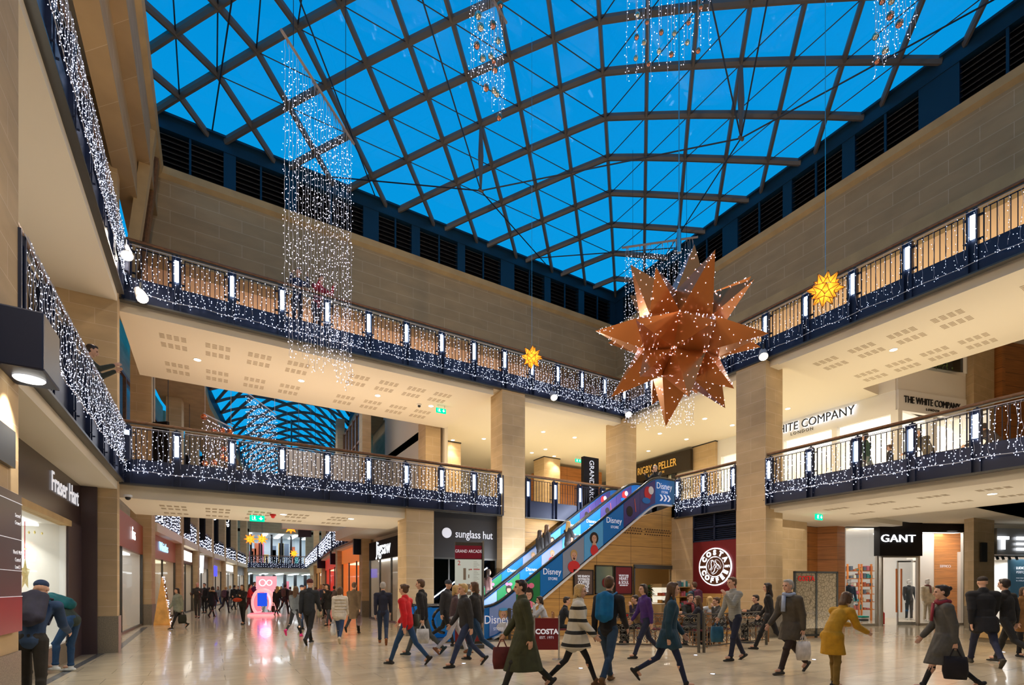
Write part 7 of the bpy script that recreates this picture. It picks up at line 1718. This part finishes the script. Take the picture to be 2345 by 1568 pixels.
def person(label, x, y, face, pose='walk', H=1.75, fem=False, coat=(.02, .02, .025), length=0.0, bulk=1.0, legs=(.03, .03, .04), loose=1.0, shoes=(.02, .02, .02), hair='short', hc='d', skin='skin', z=0.0, fine=None,
           bag=None, bagc=(.02, .02, .02), scarf=None, stripes=None, rows=False, group=None, hood=None, seat=None):
    """face: direction of the facing as a point (fx, fy) offset in plan"""
    if fine is None: fine = math.dist((x, y), CAM) < 17
    vx = .011 if fine else .02
    rz = math.atan2(face[1], face[0])-PI/2
    t = thing('person', label, 'person', (x, y, z), rz, group)
    Hk = round(H, 2); J = skeleton(pose, Hk, fem)
    kb = (pose, Hk, fem, fine)
    part('body', get(('b',)+kb, lambda: blend(body_prims(J, fine), .0075 if fine else .018, 2, 'person_body')), M[skin], t)
    part('trousers', get(('l', loose)+kb, lambda: blend(leg_prims(J, loose), vx, 3, 'trousers')), cloth(legs), t)
    part('coat' if length > .25 else 'jacket', get(('c', length, bulk, rows)+kb, lambda: blend(coat_prims(J, length, bulk, rows=rows), vx, 4, 'coat')), cloth(coat, stripes=stripes), t)
    for i in (0, 1): part('shoe', get(('s', i)+kb, lambda: blend(shoe_prims(J, i), .011 if fine else .018, 2, 'shoe')), cloth(shoes), t)
    if hair != 'bald': part('hat' if hair in ('beanie', 'cap') else 'hair', get(('h', hair)+kb, lambda: blend(hair_prims(J, hair), .010 if fine else .018, 2, 'hair')), M[HAIRM[hc]] if isinstance(hc, str) else cloth(hc), t)
    s = J['s']; hr = Matrix.Rotation(-J['headrot'], 3, 'X')
    def T(a, b_, c): return J['head']+hr @ Vector((a, b_, c))*s
    if fine:
        e = MB(); 
        for sx in (-1, 1): e.ball(tuple(T(sx*.031, .079, .008)), .0105*s, 8)
        e.build('eyes', M['eye'], t, smooth=True, world=False); e = MB(); e.ball(tuple(T(0, .086, -.058)), .02*s, 8, sc=(1, .5, .35)); e.build('mouth', M['lip'], t, smooth=True, world=False)
    if scarf:
        n_ = J['neck']; e = MB(); e.tube([(n_.x+.085*s*math.cos(a), n_.y+.01+.08*s*math.sin(a), n_.z+.015*s+.012*math.sin(2*a)) for a in [2*PI*k/14 for k in range(14)]], .036*s, 8, closed=True)
        e.plate([(n_.x-.05, n_.y+.13*s, n_.z), (n_.x+.03, n_.y+.13*s, n_.z), (n_.x+.02, n_.y+.16*s, n_.z-.3*s), (n_.x-.06, n_.y+.16*s, n_.z-.3*s)], .02); e.build('scarf', cloth(scarf), t, smooth=True, world=False)
    if hood:
        n_ = J['neck']; e = MB(); e.tube([(n_.x+.12*s*math.cos(a), n_.y-.05+.1*s*math.sin(a), n_.z+.02-.03*math.sin(a)) for a in [2*PI*k/14 for k in range(14)]], .045*s, 8, closed=True); e.build('fur_hood', cloth(hood), t, smooth=True, world=False)
    if bag == 'back':
        c = J['chest']; ln = D(POSES[pose]['lean']); R_ = Matrix.Rotation(-ln, 3, 'X')
        pr_ = [cap_geo(c+R_ @ Vector((-.08, -.2, -.18)), c+R_ @ Vector((-.08, -.19, .12)), .08, .075, 10), cap_geo(c+R_ @ Vector((.08, -.2, -.18)), c+R_ @ Vector((.08, -.19, .12)), .08, .075, 10), cap_geo(c+R_ @ Vector((0, -.25, -.16)), c+R_ @ Vector((0, -.24, .02)), .075, .06, 10), cap_geo(c+R_ @ Vector((0, -.2, -.2)), c+R_ @ Vector((0, -.19, .14)), .1, .09, 10)]
        bg = part('backpack', blend(pr_, .016, 3, 'backpack'), cloth(bagc), t)
        e = MB(); 
        for sx in (-1, 1): e.tube([tuple(c+R_ @ Vector((sx*.09, -.14, .14))), tuple(c+R_ @ Vector((sx*.12, .02, .22))), tuple(c+R_ @ Vector((sx*.12, .14, .06))), tuple(c+R_ @ Vector((sx*.13, .02, -.16)))], .018, 6)
        e.build('shoulder_strap', cloth(bagc), bg, world=False)
    elif bag in ('hand', 'handL', 'shoulder'):
        i = 1 if bag != 'handL' else 0; w = J['wr%d' % i]+J['fd%d' % i]*.11*s; sx = (-1, 1)[i]
        if bag == 'shoulder': w = J['sh%d' % i]+Vector((sx*.1, -.02, -.38*s))
        hgt, wd = (.34, .30) if bag != 'shoulder' else (.26, .30); top = w-Vector((0, 0, .12 if bag != 'shoulder' else -.08))
        zmin = .04-z*0; hh = min(hgt, top.z-zmin)
        f = MB(); k = 10; vs = []
        for lv, (sw, sd) in enumerate([(.88, .8), (1.02, 1.15), (1.0, 1.0), (.95, .6)]):
            zz = top.z-hh*(1-lv/3); 
            for j in range(k): a = 2*PI*j/k; ca, sa = math.cos(a), math.sin(a); vs.append((top.x+.055*sd*(abs(ca)**.5)*(1 if ca > 0 else -1), top.y+wd/2*sw*(abs(sa)**.5)*(1 if sa > 0 else -1), zz))
        f.add(vs, [(l*k+j, l*k+(j+1) % k, (l+1)*k+(j+1) % k, (l+1)*k+j) for l in range(3) for j in range(k)]+[tuple(range(k-1, -1, -1)), tuple(range(3*k, 4*k))])
        bg = f.build('bag', cloth(bagc), t, world=False, smooth=True)
        e = MB()
        for dx in (-.03, .03):
            hw = w if bag != 'shoulder' else J['sh%d' % i]+Vector((sx*.03, 0, .05)); e.tube([(top.x+dx, top.y-wd*.25, top.z-.01), (hw.x+dx*.3, hw.y-.02, hw.z-.005), (hw.x+dx*.3, hw.y+.02, hw.z-.005), (top.x+dx, top.y+wd*.25, top.z-.01)], .008, 5)
        e.build('bag_handle', cloth(bagc), bg, world=False)
    return t
R_ = (RGT[0], RGT[1]); L_ = (-RGT[0], -RGT[1]); A_ = (FWD[0], FWD[1]); B_ = (-FWD[0], -FWD[1])   # facing right / left / away / towards the camera
def mixd(a, b_, k): return (a[0]*(1-k)+b_[0]*k, a[1]*(1-k)+b_[1]*k)
def gp(px, py): return G(px, py)
BLK, JEAN, NAVYC, GREY = (.012, .012, .014), (.025, .055, .14), (.012, .018, .04), (.07, .07, .075)
# -- left foreground
person('man stooping in a navy jacket with a dark rucksack, nearest the left edge', *GD(72, 6.3), mixd(A_, L_, .35), 'stoop', 1.72, coat=(.02, .05, .12), legs=(.016, .014, .012), hair='cap', hc=(.02, .04, .1), bag='back', bagc=(.02, .02, .04))
person('person bending far down in blue jeans and white trainers with a teal rucksack', *G(165, 1538), mixd(L_, B_, .15), 'bend', 1.78, coat=(.03, .045, .035), legs=(.012, .05, .13), shoes=(.72, .72, .70), hair='short', hc='b', bag='back', bagc=(.0, .10, .12))
# -- concourse, from near to far
person('man in a dark leather jacket and woollen hat walking away up the concourse', *G(708, 1474), A_, 'walk', 1.84, coat=(.018, .022, .028), bulk=1.08, legs=BLK, hair='beanie', hc=(.10, .02, .02))
person('woman in a grey jacket, black leggings and bright pink trainers walking away', *G(676, 1459), A_, 'walk2', 1.62, fem=True, coat=(.13, .15, .17), legs=BLK, loose=.86, shoes=(.85, .05, .3), hair='long', hc='b')
person('person in blue jeans walking half hidden behind the man in the leather jacket', *G(690, 1443), A_, 'walk', 1.70, coat=(.10, .06, .14), legs=JEAN, hair='cap', hc=(.03, .04, .09))
person('woman in a cream quilted coat, blue jeans and beige boots with white shopping bags', *G(778, 1471), mixd(A_, L_, .1), 'walk', 1.62, fem=True, coat=(.66, .60, .50), length=.14, bulk=1.22, rows=True, legs=JEAN, loose=.9, shoes=(.62, .52, .36), hair='bob', hc='b', bag='handL', bagc=(.75, .75, .75))
person('person in a long brown coat walking away at the right of the cream quilted coat', *G(810, 1452), A_, 'walk2', 1.76, coat=(.11, .07, .035), length=.45, legs=BLK, hair='short', hc='b', bag='hand', bagc=(.06, .03, .03))
person('woman in a pale grey green coat with a dark bag beside the timber tree', *G(408, 1439), mixd(B_, L_, .3), 'walk', 1.58, fem=True, coat=(.27, .30, .24), length=.16, bulk=1.2, legs=BLK, loose=.9, hair='bob', hc='d', bag='handL', bagc=(.02, .025, .02))
person('bald man in a dark grey jacket and grey trousers holding something with both hands', *G(452, 1415), mixd(B_, R_, .25), 'hold', 1.80, coat=(.055, .05, .045), bulk=1.08, legs=(.06, .065, .06), hair='bald')
person('man in black standing behind the bald man', *G(468, 1404), B_, 'stand', 1.80, coat=BLK, legs=BLK, hair='short')
person('woman in a black parka with a fur edged hood walking away', *G(486, 1413), A_, 'walk', 1.66, fem=True, coat=(.012, .014, .02), length=.3, bulk=1.15, legs=BLK, loose=.88, hair='bob', hc='d', hood=(.45, .32, .18))
person('blonde woman with a small pinkish rucksack walking away in the concourse', *G(516, 1403), A_, 'walk2', 1.64, fem=True, coat=(.02, .015, .02), legs=(.03, .02, .035), loose=.9, hair='bun', hc='y', bag='back', bagc=(.09, .04, .06))
person('man in dark clothes walking beside the blonde woman with the rucksack', *G(536, 1396), A_, 'walk', 1.78, coat=BLK, legs=BLK, hair='short')
person('woman with long brown hair and black jacket carrying an orange red bundle', *G(556, 1430), mixd(B_, L_, .1), 'hold', 1.66, fem=True, coat=(.02, .018, .018), length=.14, legs=BLK, loose=.9, hair='long', hc='b')
x, y = G(556, 1430); t = thing('carried_bundle', 'orange red bundle held by the woman in the black jacket', 'parcel', (x+B_[0]*.42, y+B_[1]*.42, 1.08)); f = MB(); f.ball((0, 0, 0), .15, 10, sc=(1.2, .7, .6)); f.build('wrapped_parcel', cloth((.5, .06, .02)), t, world=False, smooth=True)
person('attendant in a bright red jacket at the left side of the pink kiosk', *G(570, 1408), mixd(R_, A_, .3), 'phone', 1.76, coat=(.65, .02, .03), legs=(.10, .01, .02), hair='short')
person('taller dark haired attendant in a purple top behind the pink kiosk', *G(583, 1404), mixd(R_, B_, .2), 'stand', 1.88, coat=(.10, .01, .09), legs=(.06, .01, .02), hair='short')
person('woman with long blonde hair in black walking away right of the pink kiosk', *G(634, 1411), A_, 'walk', 1.68, fem=True, coat=BLK, legs=BLK, loose=.85, shoes=(.5, .45, .4), hair='long', hc='y', bag='handL', bagc=(.06, .03, .02))
person('man in black with a rucksack walking away next to the long blonde hair', *G(652, 1406), A_, 'walk2', 1.78, coat=BLK, legs=BLK, hair='short', bag='back', bagc=(.05, .04, .03))
person('dark haired person in a black coat facing the camera at the right of the concourse', *G(752, 1432), mixd(B_, L_, .3), 'phone', 1.70, fem=True, coat=BLK, length=.3, legs=(.05, .06, .08), hair='bob', bag='hand', bagc=(.35, .34, .28))
far_l = ['small distant walker in black nearest the left shops', 'small distant walker in a grey top up the concourse', 'small distant walker in a pale jacket, left of centre', 'small distant walker in dark clothes just left of the kiosk', 'small distant walker behind the kiosk header', 'small distant walker in blue right of the kiosk', 'small distant walker in brown near the middle of the concourse', 'small distant walker in black below the far bridge', 'small distant walker in a pinkish top on the right', 'small distant walker in jeans by the orange shop', 'small distant walker in grey close to the orange shop', 'small distant walker with red scarf in front of the red shop', 'small distant walker with fair hair at the far right']
fc = [BLK, (.16, .17, .19), (.45, .43, .38), BLK, (.1, .02, .02), (.04, .07, .2), (.12, .07, .04), BLK, (.35, .2, .2), (.05, .06, .1), (.12, .12, .13), (.05, .04, .04), (.2, .18, .15)]
for k, (px, py) in enumerate([(478, 1399), (500, 1393), (527, 1389), (546, 1388), (600, 1388), (617, 1390), (664, 1396), (645, 1387), (735, 1404), (742, 1415), (722, 1401), (698, 1394), (765, 1408)]):
    person(far_l[k], *G(px, py), [A_, B_][k % 2], ['walk', 'walk2', 'stand'][k % 3], 1.62+.04*(k % 5), fem=bool(k % 2), coat=fc[k], legs=[BLK, JEAN, GREY][k % 3], hair=['short', 'long', 'bob'][k % 3], hc='dby'[k % 3], fine=False)
# -- middle
person('man in a navy jacket and tan shoes in front of the white lettered shop', *G(877, 1474), mixd(A_, L_, .2), 'walk', 1.76, coat=(.014, .016, .035), legs=(.015, .03, .07), shoes=(.25, .09, .03), hair='short', hc='g')
person('woman in a bright red jacket and blue jeans with a dark shoulder bag', *G(932, 1521), mixd(L_, A_, .25), 'stride', 1.68, fem=True, coat=(.60, .008, .015), bulk=1.12, legs=(.015, .06, .15), loose=.95, hair='bun', hc='b', bag='shoulder', bagc=(.05, .06, .045))
person('tall man in a black jacket with a white carrier bag behind the red jacket', *G(968, 1499), mixd(L_, A_, .1), 'walk', 1.80, coat=BLK, bulk=1.08, legs=(.07, .08, .08), shoes=(.02, .04, .05), hair='short', hc='b', bag='handL', bagc=(.65, .65, .65))
person('man in a charcoal jacket and black trousers in front of the sunglasses shop', *G(1022, 1478), mixd(R_, B_, .3), 'walk2', 1.78, coat=(.04, .042, .05), bulk=1.08, legs=BLK, hair='beanie', hc=(.05, .06, .08))
person('person in brown heeled boots and a dark jacket close to the directory totem', *G(1040, 1497), mixd(R_, A_, .2), 'walk', 1.66, fem=True, coat=(.08, .05, .06), legs=(.45, .45, .5), shoes=(.22, .09, .04), hair='bob', hc='y')
person('fair haired person in a padded black jacket and jeans in front of the totem', *G(1066, 1526), mixd(L_, B_, .3), 'walk', 1.68, coat=(.03, .03, .034), bulk=1.15, legs=(.02, .035, .09), hair='short', hc='y', shoes=(.015, .015, .012))
person('person with ginger brown hair in a black jacket, right in front of the totem edge', *G(1092, 1513), mixd(L_, A_, .3), 'walk2', 1.70, coat=(.018, .017, .018), bulk=1.1, legs=(.02, .06, .12), hair='bob', hc='b', fem=True)
# -- right foreground
person('tall figure in a very long olive green coat crossing in front of the escalator', *GD(1200, 7.7), mixd(L_, B_, .15), 'walk', 1.72, coat=(.045, .05, .022), length=.62, bulk=1.18, legs=(.02, .02, .015), hair='short', hc='d', bag='hand', bagc=(.12, .02, .02))
person('person wrapped in a cream poncho with black stripes', *GD(1318, 8.1), mixd(R_, B_, .1), 'stride', 1.66, fem=True, coat=(.60, .56, .47), length=.28, bulk=1.38, legs=BLK, loose=.85, hair='bob', hc='y', shoes=(.10, .05, .02), stripes=((.02, .02, .02), 1.6, .82))
person('man in a black jacket with a bright blue rucksack walking away', *GD(1392, 8.3), mixd(R_, A_, .62), 'stride', 1.80, coat=(.015, .015, .018), bulk=1.05, legs=(.02, .05, .10), shoes=(.16, .08, .03), hair='short', hc='b', bag='back', bagc=(.0, .13, .32))
person('person in a purple top and navy trousers right of the blue rucksack', *G(1478, 1506), mixd(L_, B_, .2), 'walk', 1.68, fem=True, coat=(.06, .02, .16), legs=(.015, .02, .05), hair='bob', hc='d', bag='shoulder', bagc=(.25, .17, .1))
person('person in a deep teal coat and slim navy trousers, right of the purple top', *GD(1532, 8.0), mixd(R_, B_, .15), 'walk2', 1.66, fem=True, coat=(.012, .05, .085), length=.3, bulk=1.1, legs=(.012, .02, .06), loose=.85, hair='long', hc='b')
person('man in a checked grey shirt and navy trousers holding a blue bag', *G(1683, 1512), mixd(L_, B_, .2), 'phone', 1.78, coat=(.30, .30, .27), bulk=1.05, legs=(.012, .016, .04), hair='short', hc='b', bag='hand', bagc=(.02, .11, .2), stripes=((.20, .20, .19), 9, .6))
person('woman with long dark hair in black near the frosted screens', *G(1763, 1488), mixd(L_, A_, .4), 'walk', 1.72, fem=True, coat=BLK, length=.14, legs=BLK, hair='long', hc='d')
person('man in a long brown grey coat with a pale blue striped scarf walking left', *G(1812, 1541), mixd(L_, B_, .25), 'stride', 1.76, coat=(.075, .062, .045), length=.32, bulk=1.15, legs=(.03, .015, .01), shoes=(.06, .05, .04), hair='short', hc='g', scarf=(.3, .36, .5), bag='handL', bagc=(.65, .62, .6))
person('figure in a mustard yellow coat stooping in the right foreground', *GD(1905, 7.9), mixd(R_, A_, .25), 'stoop', 1.55, fem=True, coat=(.50, .26, .01), length=.4, bulk=1.1, legs=(.20, .12, .02), hair='bob', hc='b')
person('woman in a grey wool coat and red scarf in front of the fashion shop', *GD(2166, 7.7), mixd(L_, A_, .3), 'walk', 1.64, fem=True, coat=(.085, .082, .075), length=.50, bulk=1.15, legs=BLK, loose=.8, hair='bun', hc='d', scarf=(.25, .02, .04), bag='handL', bagc=(.015, .012, .015))
person('tall man in a big black coat, jeans and dark trainers by the right stone pillar', *G(2254, 1523), mixd(A_, R_, .3), 'stride', 1.84, coat=(.008, .008, .010), length=.28, bulk=1.25, legs=(.015, .02, .05), shoes=(.05, .045, .035), hair='cap', hc=(.03, .02, .015))
person('dark haired man in black trainers walking by the showroom at the right edge', *G(2308, 1519), mixd(A_, L_, .2), 'walk2', 1.76, coat=(.015, .014, .014), bulk=1.05, legs=(.02, .02, .02), shoes=(.04, .04, .04), hair='short', hc='d')
person('person in a brown fur coat half cut off by the right edge', *GD(2345, 11.5), B_, 'stand', 1.55, fem=True, coat=(.28, .13, .035), length=.3, bulk=1.35, legs=BLK, hair='bob', hc='b')
# -- upper levels
person('young man in a dark blue shirt leaning on the upper bridge handrail', on_y(681, .32), .42, (0, -1), 'lean', 1.76, coat=(.02, .035, .10), legs=(.03, .04, .07), hair='short', hc='d', z=9.36, fine=False)
person('person in a red jacket leaning on the upper bridge handrail', on_y(727, .34), .42, (.3, -1), 'lean', 1.76, coat=(.42, .03, .05), legs=(.03, .03, .05), hair='short', hc='b', z=9.36, fine=False)
person('dark haired man leaning on the first floor rail above the jeweller', -17.55, -3.0, (1, .1), 'lean', 1.76, coat=(.04, .05, .04), legs=BLK, hair='short', hc='d', z=4.72, fine=True)
person('shopper in a green top behind the first floor rail in front of the white shop', *GD(1985, 15.5), (.1, 1), 'walk', 1.66, coat=(.03, .07, .05), legs=(.16, .18, .18), hair='short', z=4.72, fine=False)
person('child in a dark coat behind the first floor rail', *GD(2040, 15.5), (-.2, 1), 'walk', 1.30, coat=BLK, legs=BLK, hair='short', hc='b', z=4.72, fine=False)
person('grey haired man in an olive coat leaning forward behind the first floor rail', *GD(2127, 15.3), (-1, .5), 'stoop', 1.74, coat=(.10, .085, .06), bulk=1.15, legs=BLK, hair='short', hc='g', z=4.72, fine=False)
person('person in a dark brown coat behind the first floor rail at the right edge', *GD(2285, 14.3), (.2, 1), 'stoop', 1.68, coat=(.05, .035, .03), bulk=1.2, legs=BLK, hair='short', hc='d', z=4.72, fine=False)
person('man in a black jacket at the top of the escalators', .55, on_x(1510, .55), (-1, -.1), 'lean', 1.78, coat=BLK, legs=BLK, hair='short', hc='g', z=4.78, fine=False)
def on_esc(lane, px):
    yl = (-1.98, -.68)[lane]; xx = on_y(px, yl); return xx, yl, max(0, hz(xx)-1.02-.03)
for lb, px, lane, co, hcc, ps in [('woman with long dark hair in black riding the far escalator', 1236, 1, BLK, 'd', 'stand'), ('brown haired woman in black just in front of her on the escalator', 1252, 1, (.02, .02, .025), 'b', 'stand'), ('blonde woman in black riding the near escalator', 1300, 0, BLK, 'y', 'hold'), ('person in a pinkish brown top low on the far escalator beside the totem', 1118, 1, (.22, .12, .12), 'd', 'stand')]:
    xx, yl, zz = on_esc(lane, px); person(lb, xx, yl, (1, 0), ps, 1.62, fem=True, coat=co, legs=(.04, .04, .045), loose=.88, hair='long', hc=hcc, z=zz, fine=False)
# -- cafe
def seated(label, px, Yd, face, **kw):
    x, y = GD(px, Yd); rz = math.atan2(face[1], face[0])-PI/2
    kw.setdefault('pose', 'sit'); person(label, x, y, face, fine=True, **kw)
    cafe_chair(label.replace('sitting', 'chair').split(' in ')[0] and 'cafe chair under the '+label.split(' sitting')[0], x-0*face[0], y-0*face[1], rz)
seated('dark haired woman sitting in a pale shirt, hand to her chin, below the escalator', 1250, 14.6, L_, pose='sitchin', H=1.70, fem=True, coat=(.45, .50, .58), legs=BLK, hair='bob', hc='d')
seated('dark haired man sitting in a black top next to the pale shirt', 1283, 13.9, R_, pose='sitchin', H=1.70, coat=(.012, .016, .024), legs=BLK, hair='short', hc='d')
seated('bearded dark haired man sitting in a navy jumper looking left in front of the counter', 1470, 14.3, L_, pose='sitchin', H=1.78, coat=(.02, .012, .04), legs=BLK, hair='short', hc='d')
seated('man in a khaki coat sitting with a phone left of the paper cups', 1392, 14.4, R_, pose='sitchin', H=1.68, coat=(.06, .055, .04), legs=BLK, hair='short', hc='d')
seated('man in a dark coat and red scarf sitting facing the camera', 1576, 14.8, mixd(B_, R_, .2), pose='sit', H=1.80, coat=(.02, .022, .02), legs=BLK, hair='short', hc='b', scarf=(.2, .03, .04))
seated('woman with very long auburn hair sitting with her back to the camera', 1606, 13.6, mixd(L_, A_, .4), pose='sit', H=1.72, fem=True, coat=(.012, .016, .03), legs=BLK, hair='long', hc='b')
seated('blonde woman sitting in a pale top, seen from behind', 1628, 14.3, A_, pose='sit', H=1.66, fem=True, coat=(.55, .6, .65), legs=BLK, hair='long', hc='y')
seated('brown haired person sitting with a ring of hands raised, right of the blonde', 1655, 14.0, L_, pose='sitchin', H=1.66, fem=True, coat=(.06, .06, .06), legs=BLK, hair='bun', hc='b')
seated('man in a black jumper sitting looking left against the stone pillar', 1738, 15.0, L_, pose='sit', H=1.74, coat=BLK, legs=BLK, hair='short', hc='d')
person('person in a blue jacket with a plum rucksack standing at the coffee shelves', *GD(1590, 16.6), mixd(A_, L_, .3), 'stand', 1.72, coat=(.05, .10, .14), legs=BLK, hair='short', hc='b', bag='back', bagc=(.10, .02, .06))
for lb, px, Yd in [('round cafe table with a pale cloth edge under the escalator', 1266, 14.5), ('round cafe table with paper cups and a laptop', 1425, 14.2), ('round cafe table between the seated group', 1640, 14.9), ('round cafe table in front of the tall pillar', 1712, 14.6)]: cafe_table(lb, *GD(px, Yd))
def on_table(px, Yd, z=.74): x, y = GD(px, Yd); return (x, y, z)
for lb, px in [('red paper cup with a white lid on the cafe table', 1420), ('red paper cup next to the bottle on the cafe table', 1436)]:
    c = on_table(px, 14.15); t = thing('paper_cup', lb, 'cup', c, group=None); f = MB(); f.lathe([(.028, 0), (.04, .12)], c, 14); f.build('cup_body', M['red'], t); f = MB(); f.lathe([(.042, .12), (.042, .13), (.036, .145)], c, 14); f.build('lid', M['white'], t)
c = on_table(1443, 14.2); t = thing('water_bottle', 'clear plastic bottle on the cafe table', 'bottle', c); f = MB(); f.lathe([(.03, 0), (.032, .13), (.014, .18), (.012, .2)], c, 12); f.build('bottle_body', mat('clear_bottle', (.6, .65, .7), .1, spec=.8), t); f = MB(); f.lathe([(.014, .2), (.014, .22)], c, 8); f.build('cap', M['white'], t)
c = on_table(1410, 14.15); t = thing('laptop', 'small open laptop with a glowing lid on the cafe table', 'laptop', c); f = MB(); f.box((c[0]-.14, c[1]-.1, c[2]), (c[0]+.14, c[1]+.1, c[2]+.015)); f.build('keyboard', M['dark_steel'], t); f = MB(); f.plate([(c[0]-.14, c[1]+.1, c[2]+.01), (c[0]+.14, c[1]+.1, c[2]+.01), (c[0]+.14, c[1]+.16, c[2]+.2), (c[0]-.14, c[1]+.16, c[2]+.2)], .01); f.build('screen', emat('laptop_screen', (.3, .45, .9), 1.5), t)
cafe_chair('empty cafe chair with a burgundy seat behind the middle fence', *GD(1510, 13.9), 2.0)
# shop window mannequins
for lb, px, dp, kw in [('mannequin in a navy jacket and pale shorts in the left fashion window', 1945, .7, dict(coat=(.02, .025, .05), legs=(.75, .72, .65))), ('mannequin in a dark blazer inside the glass door', 2082, 1.6, dict(coat=(.03, .035, .045), legs=(.02, .02, .03))), ('mannequin in a cream coat with maroon edges in the right fashion window', 2124, .6, dict(coat=(.68, .62, .5), legs=(.6, .55, .45), length=.2, bulk=1.15, scarf=(.15, .01, .03)))]:
    t = person(lb, *gpt(px, dp), B_, 'stand', 1.80, hair='short', hc='g', z=.1, skin='whitecloth', shoes=(.7, .7, .7), fine=False, **kw); t['category'] = 'mannequin'; t.name = 'shop_mannequin'
# in-floor lights
for k, (px, py, w_) in enumerate([(1062, 1519, 'left of the fair haired person'), (1133, 1484, 'right of the totem'), (1330, 1530, 'by the striped poncho'), (1593, 1500, 'in front of the right cafe fence'), (1632, 1543, 'nearest the camera, left of the brown grey coat'), (1864, 1510, 'below the red COSTA screen'), (2297, 1493, 'by the stone bench block')]):
    x, y = G(px, py); t = thing('floor_light', 'round light set in the floor '+w_, 'floor light', (x, y, 0)); f = MB(); f.lathe([(.06, .001), (.06, .005), (.045, .006)], (x, y, 0), 14); f.build('rim', M['steel'], t); f = MB(); f.lathe([(.04, .006), (.03, .008)], (x, y, 0), 12); f.build('lens', M['led'], t)
